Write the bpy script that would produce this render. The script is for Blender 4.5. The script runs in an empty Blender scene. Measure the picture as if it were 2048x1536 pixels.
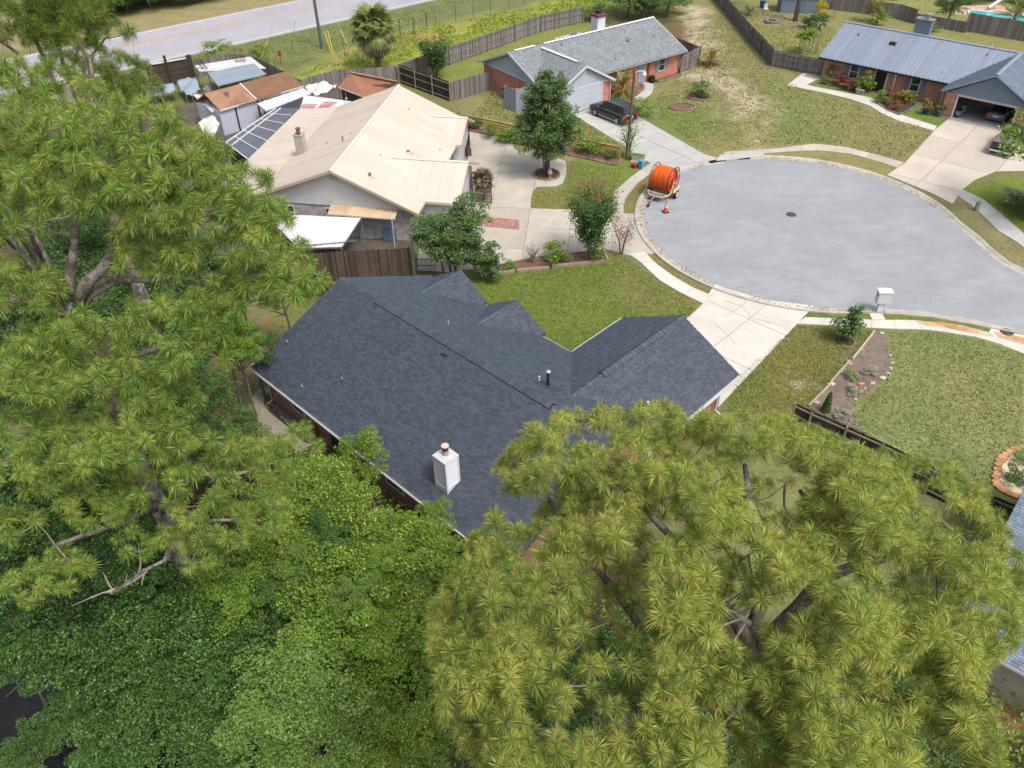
import bpy, math, random
import numpy as np
from mathutils import Vector, Matrix
random.seed(7); RNG = np.random.default_rng(11)
SC = bpy.context.scene
COL = SC.collection
R = math.radians

# ------------------------------------------------------------------ camera
CAM_H, FPX = 30.0, 1590.0
PITCH, ROLL = R(39.42), R(0.75)
_f = np.array([0, math.cos(PITCH), -math.sin(PITCH)]); _r = np.array([1.0, 0, 0]); _d = np.cross(_f, _r)
_c, _s = math.cos(ROLL), math.sin(ROLL)
CR, CD = _c * _r + _s * _d, -_s * _r + _c * _d
CM = np.array([CR, CD, _f])
cam_d = bpy.data.cameras.new('camera'); cam = bpy.data.objects.new('camera', cam_d); COL.objects.link(cam)
cam_d.sensor_width = 36.0; cam_d.lens = FPX / 2048 * 36.0; cam_d.clip_start = 0.5; cam_d.clip_end = 2000
cam.matrix_world = Matrix(((CR[0], -CD[0], -_f[0], 0), (CR[1], -CD[1], -_f[1], 0), (CR[2], -CD[2], -_f[2], CAM_H), (0, 0, 0, 1)))
SC.camera = cam

# ------------------------------------------------------------------ light
SUN_EL, SUN_AZ = 60.0, 138.0          # azimuth: degrees clockwise from +y (north)
W = bpy.data.worlds.new('World'); SC.world = W; W.use_nodes = True
nt = W.node_tree; bg = nt.nodes['Background']
sky = nt.nodes.new('ShaderNodeTexSky'); sky.sky_type = 'NISHITA'; sky.sun_disc = False
sky.sun_elevation = R(SUN_EL); sky.sun_rotation = R(SUN_AZ)
sky.air_density = 1.0; sky.dust_density = 6.0; sky.ozone_density = 0.6
hs = nt.nodes.new('ShaderNodeHueSaturation'); hs.inputs['Saturation'].default_value = .55   # thin even cloud
nt.links.new(sky.outputs['Color'], hs.inputs['Color']); nt.links.new(hs.outputs['Color'], bg.inputs['Color']); bg.inputs['Strength'].default_value = 0.15
sd = bpy.data.lights.new('sun', 'SUN'); sd.energy = 1.5; sd.angle = R(10); sd.color = (1.0, 0.95, 0.88)
sun = bpy.data.objects.new('sun', sd); COL.objects.link(sun)
_dir = Vector((math.sin(R(SUN_AZ)) * math.cos(R(SUN_EL)), math.cos(R(SUN_AZ)) * math.cos(R(SUN_EL)), math.sin(R(SUN_EL))))
sun.rotation_euler = _dir.to_track_quat('Z', 'Y').to_euler(); sun.location = (30, 30, 80)
vs = SC.view_settings; vs.view_transform = 'Standard'; vs.look = 'None'; vs.gamma = 1.0; vs.use_curve_mapping = False
vs.exposure = 0.58
SC.cycles.max_bounces = 6; SC.cycles.diffuse_bounces = 3; SC.cycles.transmission_bounces = 4; SC.cycles.transparent_max_bounces = 8

# ------------------------------------------------------------------ helpers
def at(px, py, z=0.0):
    """point of the place, at height z, seen at photo pixel (px, py)"""
    d = CM.T @ np.array([(px - 1024) / FPX, (py - 768) / FPX, 1.0])
    t = (z - CAM_H) / d[2]
    return np.array([d[0] * t, d[1] * t, z])
def at2(px, py, z=0.0): return at(px, py, z)[:2]
def proj(P):
    P = np.asarray(P, float); q = (P - np.array([0, 0, CAM_H])) @ CM.T
    return np.stack([1024 + FPX * q[..., 0] / q[..., 2], 768 + FPX * q[..., 1] / q[..., 2]], -1)
def lin(r, g, b):
    return tuple((c / 255 / 12.92 if c <= 10.3 else ((c / 255 + .055) / 1.055) ** 2.4) for c in (r, g, b))
KREF = 1.5
def C(r, g, b, k=1.0): return tuple(min(.85, x * k / KREF) for x in lin(r, g, b))
def setp(o, label=None, cat=None, group=None, kind=None):
    if label: o['label'] = label
    if cat: o['category'] = cat
    if group: o['group'] = group
    if kind: o['kind'] = kind
    return o
LOC = {}
def thing(name, label, cat, loc=(0, 0, 0), group=None):
    o = bpy.data.objects.new(name, None); COL.objects.link(o); o.location = loc; o.empty_display_size = .3
    LOC[o.name] = Vector(loc)
    return setp(o, label, cat, group)
def struct_root(name, loc=(0, 0, 0)):
    o = bpy.data.objects.new(name, None); COL.objects.link(o); o.location = loc; LOC[o.name] = Vector(loc)
    o['kind'] = 'structure'; return o
def place(o, parent, world=True):
    COL.objects.link(o)
    if parent is not None:
        o.parent = parent
        if world and parent.name in LOC: o.matrix_parent_inverse = Matrix.Translation(-LOC[parent.name])
    return o
class B:
    """collects faces for one mesh"""
    def __init__(s): s.v = []; s.f = []; s.a = []; s.val = 0.5
    def add(s, vs, fs):
        n = len(s.v); s.v += [tuple(map(float, p)) for p in vs]
        for f in fs: s.f.append(tuple(i + n for i in f)); s.a.append(s.val)
        return s
    def box(s, c, size, rz=0.0):
        x, y, z = [q / 2 for q in size]; cs, sn = math.cos(rz), math.sin(rz)
        P = [(c[0] + a * x * cs - b * y * sn, c[1] + a * x * sn + b * y * cs, c[2] + e * z) for e in (-1, 1) for b in (-1, 1) for a in (-1, 1)]
        return s.add(P, [(0, 2, 3, 1), (4, 5, 7, 6), (0, 1, 5, 4), (2, 6, 7, 3), (0, 4, 6, 2), (1, 3, 7, 5)])
    def obb(s, o, a, b, c):
        o, a, b, c = [np.asarray(q, float) for q in (o, a, b, c)]
        P = [o + i * a + j * b + k * c for k in (0, 1) for j in (0, 1) for i in (0, 1)]
        return s.add(P, [(0, 2, 3, 1), (4, 5, 7, 6), (0, 1, 5, 4), (2, 6, 7, 3), (0, 4, 6, 2), (1, 3, 7, 5)])
    def bar(s, p, q, w, h, up=(0, 0, 1)):
        p, q = np.asarray(p, float), np.asarray(q, float); d = q - p; d /= np.linalg.norm(d) + 1e-9
        a = np.cross(d, up); 
        if np.linalg.norm(a) < 1e-6: a = np.array([1.0, 0, 0])
        a /= np.linalg.norm(a); b = np.cross(a, d)
        return s.obb(p - a * w / 2 - b * h / 2, a * w, q - p, b * h)
    def prism(s, pts, z0, z1):
        n = len(pts); A = sum(pts[i][0] * pts[(i + 1) % n][1] - pts[(i + 1) % n][0] * pts[i][1] for i in range(n))
        if A < 0: pts = pts[::-1]
        P = [(p[0], p[1], z0) for p in pts] + [(p[0], p[1], z1) for p in pts]
        return s.add(P, [tuple(range(n - 1, -1, -1)), tuple(range(n, 2 * n))] + [(i, (i + 1) % n, n + (i + 1) % n, n + i) for i in range(n)])
    def slab(s, pts, t):
        """planar polygon in space with thickness t below it"""
        n = len(pts); P = [tuple(p) for p in pts]; Q = [(p[0], p[1], p[2] - t) for p in pts]
        a, b, c = [np.array(P[i], float) for i in (0, 1, 2)]
        if np.cross(b - a, c - a)[2] < 0: P = P[::-1]; Q = Q[::-1]
        return s.add(P + Q, [tuple(range(n)), tuple(range(2 * n - 1, n - 1, -1))] + [(i, n + i, n + (i + 1) % n, (i + 1) % n) for i in range(n)])
    def face(s, pts): return s.add(pts, [tuple(range(len(pts)))])
    def tube(s, pts, rad, n=6, cap=True):
        pts = [np.asarray(p, float) for p in pts]; m = len(pts)
        if not hasattr(rad, '__len__'): rad = [rad] * m
        V = []; ref = None
        for i in range(m):
            d = pts[min(i + 1, m - 1)] - pts[max(i - 1, 0)]; d /= np.linalg.norm(d) + 1e-9
            if ref is None: ref = np.array([1.0, 0, 0]) if abs(d[0]) < .8 else np.array([0, 1.0, 0])
            a = ref - d * (ref @ d); a /= np.linalg.norm(a) + 1e-9; ref = a; b = np.cross(d, a)
            for k in range(n):
                t = 2 * math.pi * k / n; V.append(pts[i] + rad[i] * (math.cos(t) * a + math.sin(t) * b))
        F = [(i * n + k, i * n + (k + 1) % n, (i + 1) * n + (k + 1) % n, (i + 1) * n + k) for i in range(m - 1) for k in range(n)]
        if cap: F += [tuple(range(n - 1, -1, -1)), tuple((m - 1) * n + k for k in range(n))]
        return s.add(V, F)
    def cyl(s, c, r, h, n=16, r2=None): return s.tube([c, (c[0], c[1], c[2] + h)], [r, r if r2 is None else r2], n)
    def lathe(s, c, prof, n=16):
        V = [(c[0] + r * math.cos(2 * math.pi * k / n), c[1] + r * math.sin(2 * math.pi * k / n), c[2] + z) for r, z in prof for k in range(n)]
        m = len(prof); F = [(i * n + k, i * n + (k + 1) % n, (i + 1) * n + (k + 1) % n, (i + 1) * n + k) for i in range(m - 1) for k in range(n)]
        F += [tuple(range(n - 1, -1, -1)), tuple((m - 1) * n + k for k in range(n))]
        return s.add(V, F)
    def ring(s, c, ax, r, rad, n=24, k=6):
        ax = np.asarray(ax, float); ax /= np.linalg.norm(ax); a = np.cross(ax, (0, 0, 1.0)); a = a / np.linalg.norm(a) if np.linalg.norm(a) > 1e-6 else np.array([1.0, 0, 0]); b = np.cross(ax, a); c = np.asarray(c, float)
        V = []
        for i in range(n):
            t = 2 * math.pi * i / n; e = math.cos(t) * a + math.sin(t) * b
            for j in range(k):
                q = 2 * math.pi * j / k; V.append(c + e * (r + rad * math.cos(q)) + ax * rad * math.sin(q))
        return s.add(V, [(i * k + j, ((i + 1) % n) * k + j, ((i + 1) % n) * k + (j + 1) % k, i * k + (j + 1) % k) for i in range(n) for j in range(k)])
    def blob(s, c, r, seed=0, n=10, m=6, amp=.15):
        rs = np.random.default_rng(seed); V = []
        for i in range(m + 1):
            th = math.pi * i / m
            for k in range(n):
                ph = 2 * math.pi * k / n; w = 1 + amp * (rs.random() - .5) * 2
                V.append((c[0] + r[0] * w * math.sin(th) * math.cos(ph), c[1] + r[1] * w * math.sin(th) * math.sin(ph), c[2] + r[2] * w * math.cos(th)))
        return s.add(V, [(i * n + k, (i + 1) * n + k, (i + 1) * n + (k + 1) % n, i * n + (k + 1) % n) for i in range(m) for k in range(n)])
    def mesh(s, name, mat, smooth=False):
        me = bpy.data.meshes.new(name); me.from_pydata(s.v, [], s.f); me.materials.append(mat)
        at_ = me.attributes.new('v', 'FLOAT', 'FACE'); at_.data.foreach_set('value', np.array(s.a, np.float32))
        if smooth: me.polygons.foreach_set('use_smooth', np.ones(len(s.f), bool))
        me.update(); return me
    def obj(s, name, mat, parent=None, smooth=False, kind=None, label=None, cat=None, group=None):
        o = bpy.data.objects.new(name, s.mesh(name, mat, smooth)); place(o, parent)
        return setp(o, label, cat, group, kind)
def inst(name, mesh, parent, M):
    o = bpy.data.objects.new(name, mesh); place(o, parent); o.matrix_basis = M; return o
def np_mesh(name, V, F, mat, val=None, smooth=False):
    """V (n,3), F (m,k) arrays of one face size"""
    me = bpy.data.meshes.new(name); k = F.shape[1]
    me.vertices.add(len(V)); me.vertices.foreach_set('co', np.asarray(V, np.float32).ravel())
    me.loops.add(F.size); me.loops.foreach_set('vertex_index', F.astype(np.int32).ravel())
    me.polygons.add(len(F)); me.polygons.foreach_set('loop_start', np.arange(0, F.size, k, dtype=np.int32))
    me.update(calc_edges=True); me.materials.append(mat)
    if val is not None:
        a = me.attributes.new('v', 'FLOAT', 'FACE'); a.data.foreach_set('value', np.asarray(val, np.float32))
    return me

# ------------------------------------------------------------------ materials
def newmat(name):
    m = bpy.data.materials.new(name); m.use_nodes = True; n = m.node_tree
    return m, n, n.nodes['Principled BSDF']
def N(n, t, **kw):
    x = n.nodes.new(t)
    for k, v in kw.items(): setattr(x, k, v)
    return x
def ramp(n, fac, stops):
    r = N(n, 'ShaderNodeValToRGB'); e = r.color_ramp.elements
    while len(e) < len(stops): e.new(.5)
    for q, (p, c) in zip(e, stops): q.position = p; q.color = (*c, 1)
    n.links.new(fac, r.inputs['Fac']); return r.outputs['Color']
def noise(n, scale, detail=4, rough=.6, coord='pos', stretch=None):
    if coord == 'pos': g = N(n, 'ShaderNodeNewGeometry').outputs['Position']
    else: g = N(n, 'ShaderNodeTexCoord').outputs['Object']
    if stretch:
        mp = N(n, 'ShaderNodeMapping'); mp.inputs['Scale'].default_value = stretch; n.links.new(g, mp.inputs['Vector']); g = mp.outputs['Vector']
    t = N(n, 'ShaderNodeTexNoise'); t.inputs['Scale'].default_value = scale; t.inputs['Detail'].default_value = detail; t.inputs['Roughness'].default_value = rough
    n.links.new(g, t.inputs['Vector']); return t.outputs['Fac']
def mixc(n, fac, a, b, mode='MIX'):
    m = N(n, 'ShaderNodeMix', data_type='RGBA', blend_type=mode)
    if isinstance(fac, (int, float)): m.inputs['Factor'].default_value = fac
    else: n.links.new(fac, m.inputs['Factor'])
    for v, i in ((a, 6), (b, 7)):
        if isinstance(v, tuple): m.inputs[i].default_value = (*v, 1)
        else: n.links.new(v, m.inputs[i])
    return m.outputs[2]
def bump(n, bs, h, strength=.3, dist=.02):
    b = N(n, 'ShaderNodeBump'); b.inputs['Strength'].default_value = strength; b.inputs['Distance'].default_value = dist
    n.links.new(h, b.inputs['Height']); n.links.new(b.outputs['Normal'], bs.inputs['Normal'])
def mul(c, k): return tuple(x * k for x in c)
MATS = {}
def M_(name, col, rough=.8, var=.25, scale=3.0, fine=40.0, metal=0.0, bmp=.2, stretch=None, coord='pos', spec=.3, vvar=0.0, second=None, sfac=(.55, .75)):
    """general weathered surface: coarse and fine noise, optional per-piece variation from the 'v' attribute, optional second colour in blotches"""
    if name in MATS: return MATS[name]
    m, n, bs = newmat(name)
    a = noise(n, scale, 5, .65, coord, stretch); b = noise(n, fine, 3, .6, coord, stretch)
    c = ramp(n, a, [(.25, mul(col, 1 - var)), (.75, mul(col, 1 + var * .6))])
    if second: c = mixc(n, ramp(n, noise(n, scale * .37, 6, .7, coord), [(sfac[0], (0, 0, 0)), (sfac[1], (1, 1, 1))]), c, second)
    f = ramp(n, b, [(.3, (1 - var * .6,) * 3), (.7, (1.0,) * 3)])
    c = mixc(n, 1.0, c, f, 'MULTIPLY')
    if vvar:
        at_ = N(n, 'ShaderNodeAttribute', attribute_name='v')
        c = mixc(n, 1.0, c, ramp(n, at_.outputs['Fac'], [(0, (1 - vvar,) * 3), (1, (1 + vvar * .5,) * 3)]), 'MULTIPLY')
    n.links.new(c, bs.inputs['Base Color']); bs.inputs['Roughness'].default_value = rough; bs.inputs['Metallic'].default_value = metal
    bs.inputs['Specular IOR Level'].default_value = spec
    if bmp: bump(n, bs, b, bmp)
    MATS[name] = m; return m
def leafmat(name, stops, trans=.35, rough=.6, vert=0.0):
    """leaves: colour per leaf from the 'v' attribute, part of the light passes through"""
    if name in MATS: return MATS[name]
    m, n, bs = newmat(name)
    at_ = N(n, 'ShaderNodeAttribute', attribute_name='v'); c = ramp(n, at_.outputs['Fac'], stops)
    c = mixc(n, 1.0, c, ramp(n, noise(n, .8, 3), [(.3, (.75, .8, .7)), (.7, (1.15, 1.1, 1.0))]), 'MULTIPLY')
    n.links.new(c, bs.inputs['Base Color']); bs.inputs['Roughness'].default_value = rough; bs.inputs['Specular IOR Level'].default_value = .25
    tr = N(n, 'ShaderNodeBsdfTranslucent'); n.links.new(mixc(n, 1.0, c, (1.1, 1.15, .7), 'MULTIPLY'), tr.inputs['Color'])
    mx = N(n, 'ShaderNodeMixShader'); mx.inputs[0].default_value = trans
    n.links.new(bs.outputs[0], mx.inputs[1]); n.links.new(tr.outputs[0], mx.inputs[2])
    n.links.new(mx.outputs[0], n.nodes['Material Output'].inputs['Surface']); MATS[name] = m; return m
def brickmat(name, c1, c2, mortar, scale=1.0, bw=.22, bh=.075, ang=0.0):
    if name in MATS: return MATS[name]
    m, n, bs = newmat(name)
    g = N(n, 'ShaderNodeNewGeometry').outputs['Position']; sx = N(n, 'ShaderNodeSeparateXYZ'); n.links.new(g, sx.inputs[0])
    # distance along the wall: rotate the ground plane by the wall's own direction plus 45 degrees so both wall directions get courses
    rot = N(n, 'ShaderNodeVectorRotate', rotation_type='Z_AXIS'); rot.inputs['Angle'].default_value = -ang; n.links.new(g, rot.inputs['Vector'])
    s2 = N(n, 'ShaderNodeSeparateXYZ'); n.links.new(rot.outputs[0], s2.inputs[0])
    ad = N(n, 'ShaderNodeMath', operation='ADD'); n.links.new(s2.outputs[0], ad.inputs[0]); n.links.new(s2.outputs[1], ad.inputs[1])
    cb = N(n, 'ShaderNodeCombineXYZ'); n.links.new(ad.outputs[0], cb.inputs[0]); n.links.new(sx.outputs[2], cb.inputs[1])
    t = N(n, 'ShaderNodeTexBrick'); n.links.new(cb.outputs[0], t.inputs['Vector'])
    t.inputs['Color1'].default_value = (*c1, 1); t.inputs['Color2'].default_value = (*c2, 1); t.inputs['Mortar'].default_value = (*mortar, 1)
    t.inputs['Scale'].default_value = scale; t.inputs['Brick Width'].default_value = bw; t.inputs['Row Height'].default_value = bh; t.inputs['Mortar Size'].default_value = .009
    f = ramp(n, noise(n, 2.5, 5), [(.3, (.7, .7, .7)), (.7, (1.1, 1.1, 1.1))])
    n.links.new(mixc(n, 1.0, t.outputs['Color'], f, 'MULTIPLY'), bs.inputs['Base Color']); bs.inputs['Roughness'].default_value = .9
    bump(n, bs, t.outputs['Fac'], -.4, .01); MATS[name] = m; return m
def glassmat(name, col=(.02, .03, .035), rough=.05):
    if name in MATS: return MATS[name]
    m, n, bs = newmat(name)
    n.links.new(ramp(n, noise(n, 1.2, 2), [(.3, mul(col, .6)), (.7, mul(col, 1.6))]), bs.inputs['Base Color'])
    bs.inputs['Roughness'].default_value = rough; bs.inputs['Specular IOR Level'].default_value = .6; MATS[name] = m; return m

# ------------------------------------------------------------------ polygons
def clip_half(poly, p, nrm):
    out = []
    for i in range(len(poly)):
        a, b = poly[i], poly[(i + 1) % len(poly)]
        da, db = (a - p) @ nrm, (b - p) @ nrm
        if da >= 0: out.append(a)
        if (da >= 0) != (db >= 0): out.append(a + (b - a) * da / (da - db))
    return out
def area2(poly):
    return sum(poly[i][0] * poly[(i + 1) % len(poly)][1] - poly[(i + 1) % len(poly)][0] * poly[i][1] for i in range(len(poly))) / 2
def slabs_from_poly(parent, poly, org, ang, w, d, z0, z1, mat, gap=.02, name='slab', minarea=.15):
    """cuts a polygon into slabs along a grid; each slab is an object"""
    poly = [np.asarray(p[:2], float) for p in poly]; u = np.array([math.cos(ang), math.sin(ang)]); v = np.array([-u[1], u[0]]); org = np.asarray(org, float)[:2]
    L = np.array([[(p - org) @ u, (p - org) @ v] for p in poly]); k = 0
    for i in range(math.floor(L[:, 0].min() / w), math.ceil(L[:, 0].max() / w)):
        for j in range(math.floor(L[:, 1].min() / d), math.ceil(L[:, 1].max() / d)):
            c = [np.array(q) for q in L]
            for p, nn in (((i * w + gap / 2, 0), (1, 0)), (((i + 1) * w - gap / 2, 0), (-1, 0)), ((0, j * d + gap / 2), (0, 1)), ((0, (j + 1) * d - gap / 2), (0, -1))):
                c = clip_half(c, np.array(p, float), np.array(nn, float))
                if not c: break
            if len(c) < 3 or abs(area2(c)) < minarea: continue
            b = B(); b.val = random.random(); b.prism([org + u * q[0] + v * q[1] for q in c], z0, z1 + random.uniform(-.004, .004))
            b.obj(name, mat, parent); k += 1
def strip_slabs(parent, left, right, step, z0, z1, mat, gap=.02, name='slab'):
    """a path between two edge polylines cut into slabs across its length"""
    def resamp(P, n):
        P = np.array([p[:2] for p in P]); s = np.r_[0, np.cumsum(np.linalg.norm(np.diff(P, axis=0), axis=1))]
        t = np.linspace(0, s[-1], n); return np.stack([np.interp(t, s, P[:, 0]), np.interp(t, s, P[:, 1])], 1), s[-1]
    _, l = resamp(left, 2); n = max(1, round(l / step)); sub = 3
    Lp, _ = resamp(left, n * sub + 1); Rp, _ = resamp(right, n * sub + 1)
    for i in range(n):
        a = Lp[i * sub:(i + 1) * sub + 1].copy(); c = Rp[i * sub:(i + 1) * sub + 1].copy()
        for q in (a, c):
            q[-1] += (q[-2] - q[-1]) / (np.linalg.norm(q[-2] - q[-1]) + 1e-9) * gap
        b = B(); b.val = random.random(); b.prism(list(a) + list(c[::-1]), z0, z1 + random.uniform(-.004, .004)); b.obj(name, mat, parent)
def poly_dist(P, poly):
    """signed distance (inside positive) of points P (n,2) to a polygon"""
    poly = np.asarray(poly, float)[:, :2]; n = len(poly); ins = np.zeros(len(P), bool); D = np.full(len(P), 1e9)
    for i in range(n):
        a, b = poly[i], poly[(i + 1) % n]; ab = b - a
        t = np.clip(((P - a) @ ab) / (ab @ ab + 1e-12), 0, 1); D = np.minimum(D, np.linalg.norm(P - a - t[:, None] * ab, axis=1))
        cr = ((a[1] > P[:, 1]) != (b[1] > P[:, 1])) & (P[:, 0] < (b[0] - a[0]) * (P[:, 1] - a[1]) / (b[1] - a[1] + 1e-12) + a[0]); ins ^= cr
    return np.where(ins, D, -D)
def line_dist(P, pts):
    pts = np.asarray(pts, float)[:, :2]; D = np.full(len(P), 1e9)
    for a, b in zip(pts[:-1], pts[1:]):
        ab = b - a; t = np.clip(((P - a) @ ab) / (ab @ ab + 1e-12), 0, 1); D = np.minimum(D, np.linalg.norm(P - a - t[:, None] * ab, axis=1))
    return D
class Fr:
    """a building's own axes: u along yaw, v to its left"""
    def __init__(s, org, yaw): s.o = np.asarray(org, float)[:2]; s.a = R(yaw); s.u = np.array([math.cos(s.a), math.sin(s.a)]); s.v = np.array([-s.u[1], s.u[0]])
    def __call__(s, u, v, z=0.0): q = s.o + s.u * u + s.v * v; return np.array([q[0], q[1], z])
    def box(s, b, u0, u1, v0, v1, z0, z1): return b.obb(s(u0, v0, z0), [*(s.u * (u1 - u0)), 0], [*(s.v * (v1 - v0)), 0], [0, 0, z1 - z0])
# ------------------------------------------------------------------ ground
CC, CRAD = np.array([22.48, 55.92]), 11.97
def pxs(L, z=0.0): return [at2(x, y, z) for x, y in L]
CREEK = [(-45, 34), (-24, 22), (-17, 13), (-9, 5), (2, -1), (25, -7)]
def ground_z(P):
    P = np.asarray(P, float); d = line_dist(P, CREEK); t = np.clip((7.5 - d) / 4.0, 0, 1); return -1.5 * t * t * (3 - 2 * t)
REG = [  # polygon in photo pixels of the ground, colour, softness in metres, irregularity
    ([(-900, 140), (291, 122), (798, 20), (1010, -25), (1080, -10), (820, 64), (540, 160), (300, 210), (-300, 300)], (126, 138, 80), 1, 1),
    ([(-900, 20), (223, 30), (600, -20), (607, 0), (220, 79), (-900, 230)], (168, 158, 108), 1, 1),
    ([(560, 165), (690, 105), (830, 58), (1050, 14), (1350, -60), (1400, -20), (1160, 22), (900, 95), (760, 160), (640, 190)], (164, 176, 56), 1.5, 1.5),
    ([(640, 110), (840, 70), (1000, 25), (900, 60), (700, 120)], (172, 160, 84), 1.5, 2),
    ([(800, 170), (910, 98), (1160, 40), (1200, 60), (1000, 115), (980, 180), (905, 200)], (142, 152, 66), 1, 1),
    ([(900, 190), (980, 178), (1150, 225), (1250, 295), (1050, 258), (925, 240)], (152, 148, 94), .6, 1),
    ([(1150, 240), (1270, 300), (1240, 320), (1130, 280)], (146, 146, 82), .5, .6),
    ([(1270, 205), (1300, 170), (1340, 150), (1360, 60), (1290, -30), (1425, -40), (1560, 140), (1610, 150), (1570, 172), (1760, 222), (1872, 262), (1810, 328), (1640, 287), (1450, 310), (1400, 310)], (152, 148, 92), .6, 1.2),
    ([(1285, 220), (1340, 195), (1400, 215), (1462, 232), (1440, 268), (1320, 285)], (124, 146, 66), 2, 2),
    ([(1545, 165), (1640, 215), (1640, 275), (1540, 270)], (132, 148, 76), 2.5, 2.5),
    ([(1250, 60), (1380, 40), (1420, 110), (1340, 100)], (128, 104, 74), 2.5, 2.5),
    ([(1430, -40), (1560, 130), (1650, 150), (1690, 50), (2048, 120), (2300, 160), (2300, -60)], (152, 154, 84), .8, 2),
    ([(1500, 20), (1600, 25), (1680, 45), (1640, 60), (1530, 60)], (160, 150, 108), 2, 2.5),
    ([(1610, 172), (1740, 190), (1900, 246), (1885, 258), (1770, 220), (1700, 192)], (118, 152, 58), .4, .5),
    ([(1062, 384), (1130, 376), (1142, 318), (1030, 284), (1250, 305), (1295, 335), (1225, 402), (1222, 426), (1062, 416)], (126, 148, 52), .4, 1),
    ([(1030, 284), (1150, 315), (1140, 322), (1040, 306)], (176, 164, 118), .6, 1),
    ([(1064, 388), (1180, 395), (1220, 425), (1062, 418)], (146, 138, 74), 1.2, 1.5),
    ([(1300, 330), (1440, 300), (1640, 290), (1820, 330), (1780, 352), (1650, 330), (1440, 330)], (158, 150, 90), .4, 1),
    ([(1245, 426), (1250, 396), (1300, 340), (1312, 350), (1285, 426)], (140, 132, 72), .4, .8),
    ([(1285, 505), (1320, 500), (1440, 572), (1420, 595), (1340, 550)], (146, 136, 80), .4, .8),
    ([(900, 560), (1000, 545), (1100, 530), (1255, 510), (1300, 545), (1405, 605), (1380, 660), (1150, 725), (1080, 700), (960, 620)], (116, 140, 44), .4, 1),
    ([(1230, 540), (1330, 560), (1400, 606), (1310, 620), (1240, 570)], (146, 138, 78), 1.5, 2.2),
    ([(1455, 775), (1595, 645), (1760, 655), (1600, 835), (1440, 835)], (138, 136, 64), .5, 1.5),
    ([(1455, 775), (1500, 735), (1520, 800), (1440, 835)], (104, 132, 48), 1.0, 1.5),
    ([(1600, 632), (1640, 615), (1860, 622), (1975, 655), (1970, 668), (1740, 640)], (120, 142, 54), .3, .6),
    ([(1760, 660), (1860, 662), (1960, 678), (2048, 706), (2300, 800), (2300, 1000), (1900, 1010), (1700, 880), (1690, 830), (1780, 740)], (146, 160, 92), .6, 2),
    ([(1850, 720), (2048, 760), (2048, 900), (1900, 860)], (158, 160, 98), 3, 3),
    ([(1910, 385), (2000, 350), (2200, 400), (2200, 520), (2048, 470), (1990, 430)], (130, 156, 44), .4, .8),
    ([(1905, 400), (1930, 390), (2030, 490), (2200, 600), (2050, 560), (1960, 450)], (158, 146, 100), .4, 1),
    ([(470, 640), (600, 575), (660, 590), (560, 700), (490, 790), (500, 860), (560, 900), (400, 900), (430, 760)], (152, 142, 88), .8, 1.2),
    ([(560, 590), (660, 575), (640, 625), (560, 640)], (126, 140, 62), 1, 1),
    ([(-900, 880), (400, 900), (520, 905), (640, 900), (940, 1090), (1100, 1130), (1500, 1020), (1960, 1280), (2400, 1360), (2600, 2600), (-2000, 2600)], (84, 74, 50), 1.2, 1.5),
    ([(1300, 1000), (1700, 880), (1990, 1010), (1960, 1260), (1500, 1250)], (140, 146, 86), 1.5, 1.5),
    ([(1930, 1360), (2120, 1360), (2120, 1500), (1990, 1480)], (196, 142, 100), .5, .8),
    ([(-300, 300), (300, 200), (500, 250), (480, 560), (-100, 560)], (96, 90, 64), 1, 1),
    ([(300, 230), (560, 170), (680, 150), (720, 190), (600, 230), (520, 330), (560, 430), (690, 400), (836, 430), (830, 550), (600, 562), (430, 560)], (112, 104, 96), .4, .5),
]
def axis(lo, hi, a, b, st, far):
    return np.r_[np.linspace(lo, a, far)[:-1], np.arange(a, b, st), np.linspace(b, hi, far)]
gx, gy = axis(-400, 400, -58, 60, .42, 8), axis(-80, 520, 6, 134, .42, 8)
GX, GY = np.meshgrid(gx, gy); P2 = np.stack([GX.ravel(), GY.ravel()], 1)
def vnoise(P, s, seed):
    """smooth value noise"""
    r = np.random.default_rng(seed); T = r.random((256, 256)); q = P / s + 1000.3; i = np.floor(q).astype(int); f = q - i; f = f * f * (3 - 2 * f); i &= 255; j = (i + 1) & 255
    return (T[i[:, 0], i[:, 1]] * (1 - f[:, 0]) + T[j[:, 0], i[:, 1]] * f[:, 0]) * (1 - f[:, 1]) + (T[i[:, 0], j[:, 1]] * (1 - f[:, 0]) + T[j[:, 0], j[:, 1]] * f[:, 0]) * f[:, 1]
nz = vnoise(P2, 2.2, 1) + .5 * vnoise(P2, .9, 2) - .75
GC = np.tile(np.array(C(136, 138, 84)), (len(P2), 1))
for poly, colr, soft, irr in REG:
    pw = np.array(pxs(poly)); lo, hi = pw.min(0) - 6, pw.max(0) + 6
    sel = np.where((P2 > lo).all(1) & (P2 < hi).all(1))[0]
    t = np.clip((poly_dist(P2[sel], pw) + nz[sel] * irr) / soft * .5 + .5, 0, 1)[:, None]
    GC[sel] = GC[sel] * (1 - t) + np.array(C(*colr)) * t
def paint_line(px, width, colr, irr, amount=1.0):
    d = line_dist(P2, pxs(px)); t = np.clip((width - d + nz * irr * 2) / (width * .8), 0, 1)[:, None] * amount
    t *= np.clip(vnoise(P2, .55, 5) * 2.4 - .35, 0, 1)[:, None]
    GC[:] = GC * (1 - t) + np.array(C(*colr)) * t
paint_line([(1390, 20), (1405, 80), (1425, 150), (1470, 180), (1510, 210), (1490, 235)], 2.6, (206, 192, 164), 1.5, .95)
paint_line([(1380, 150), (1440, 150), (1500, 175)], 1.6, (210, 196, 172), 1, .9)
paint_line([(1440, 235), (1520, 255), (1500, 290)], 2.0, (196, 176, 130), 1.5, .6)
paint_line([(1590, 770), (1625, 765)], .5, (214, 200, 178), .3, .9)
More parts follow.
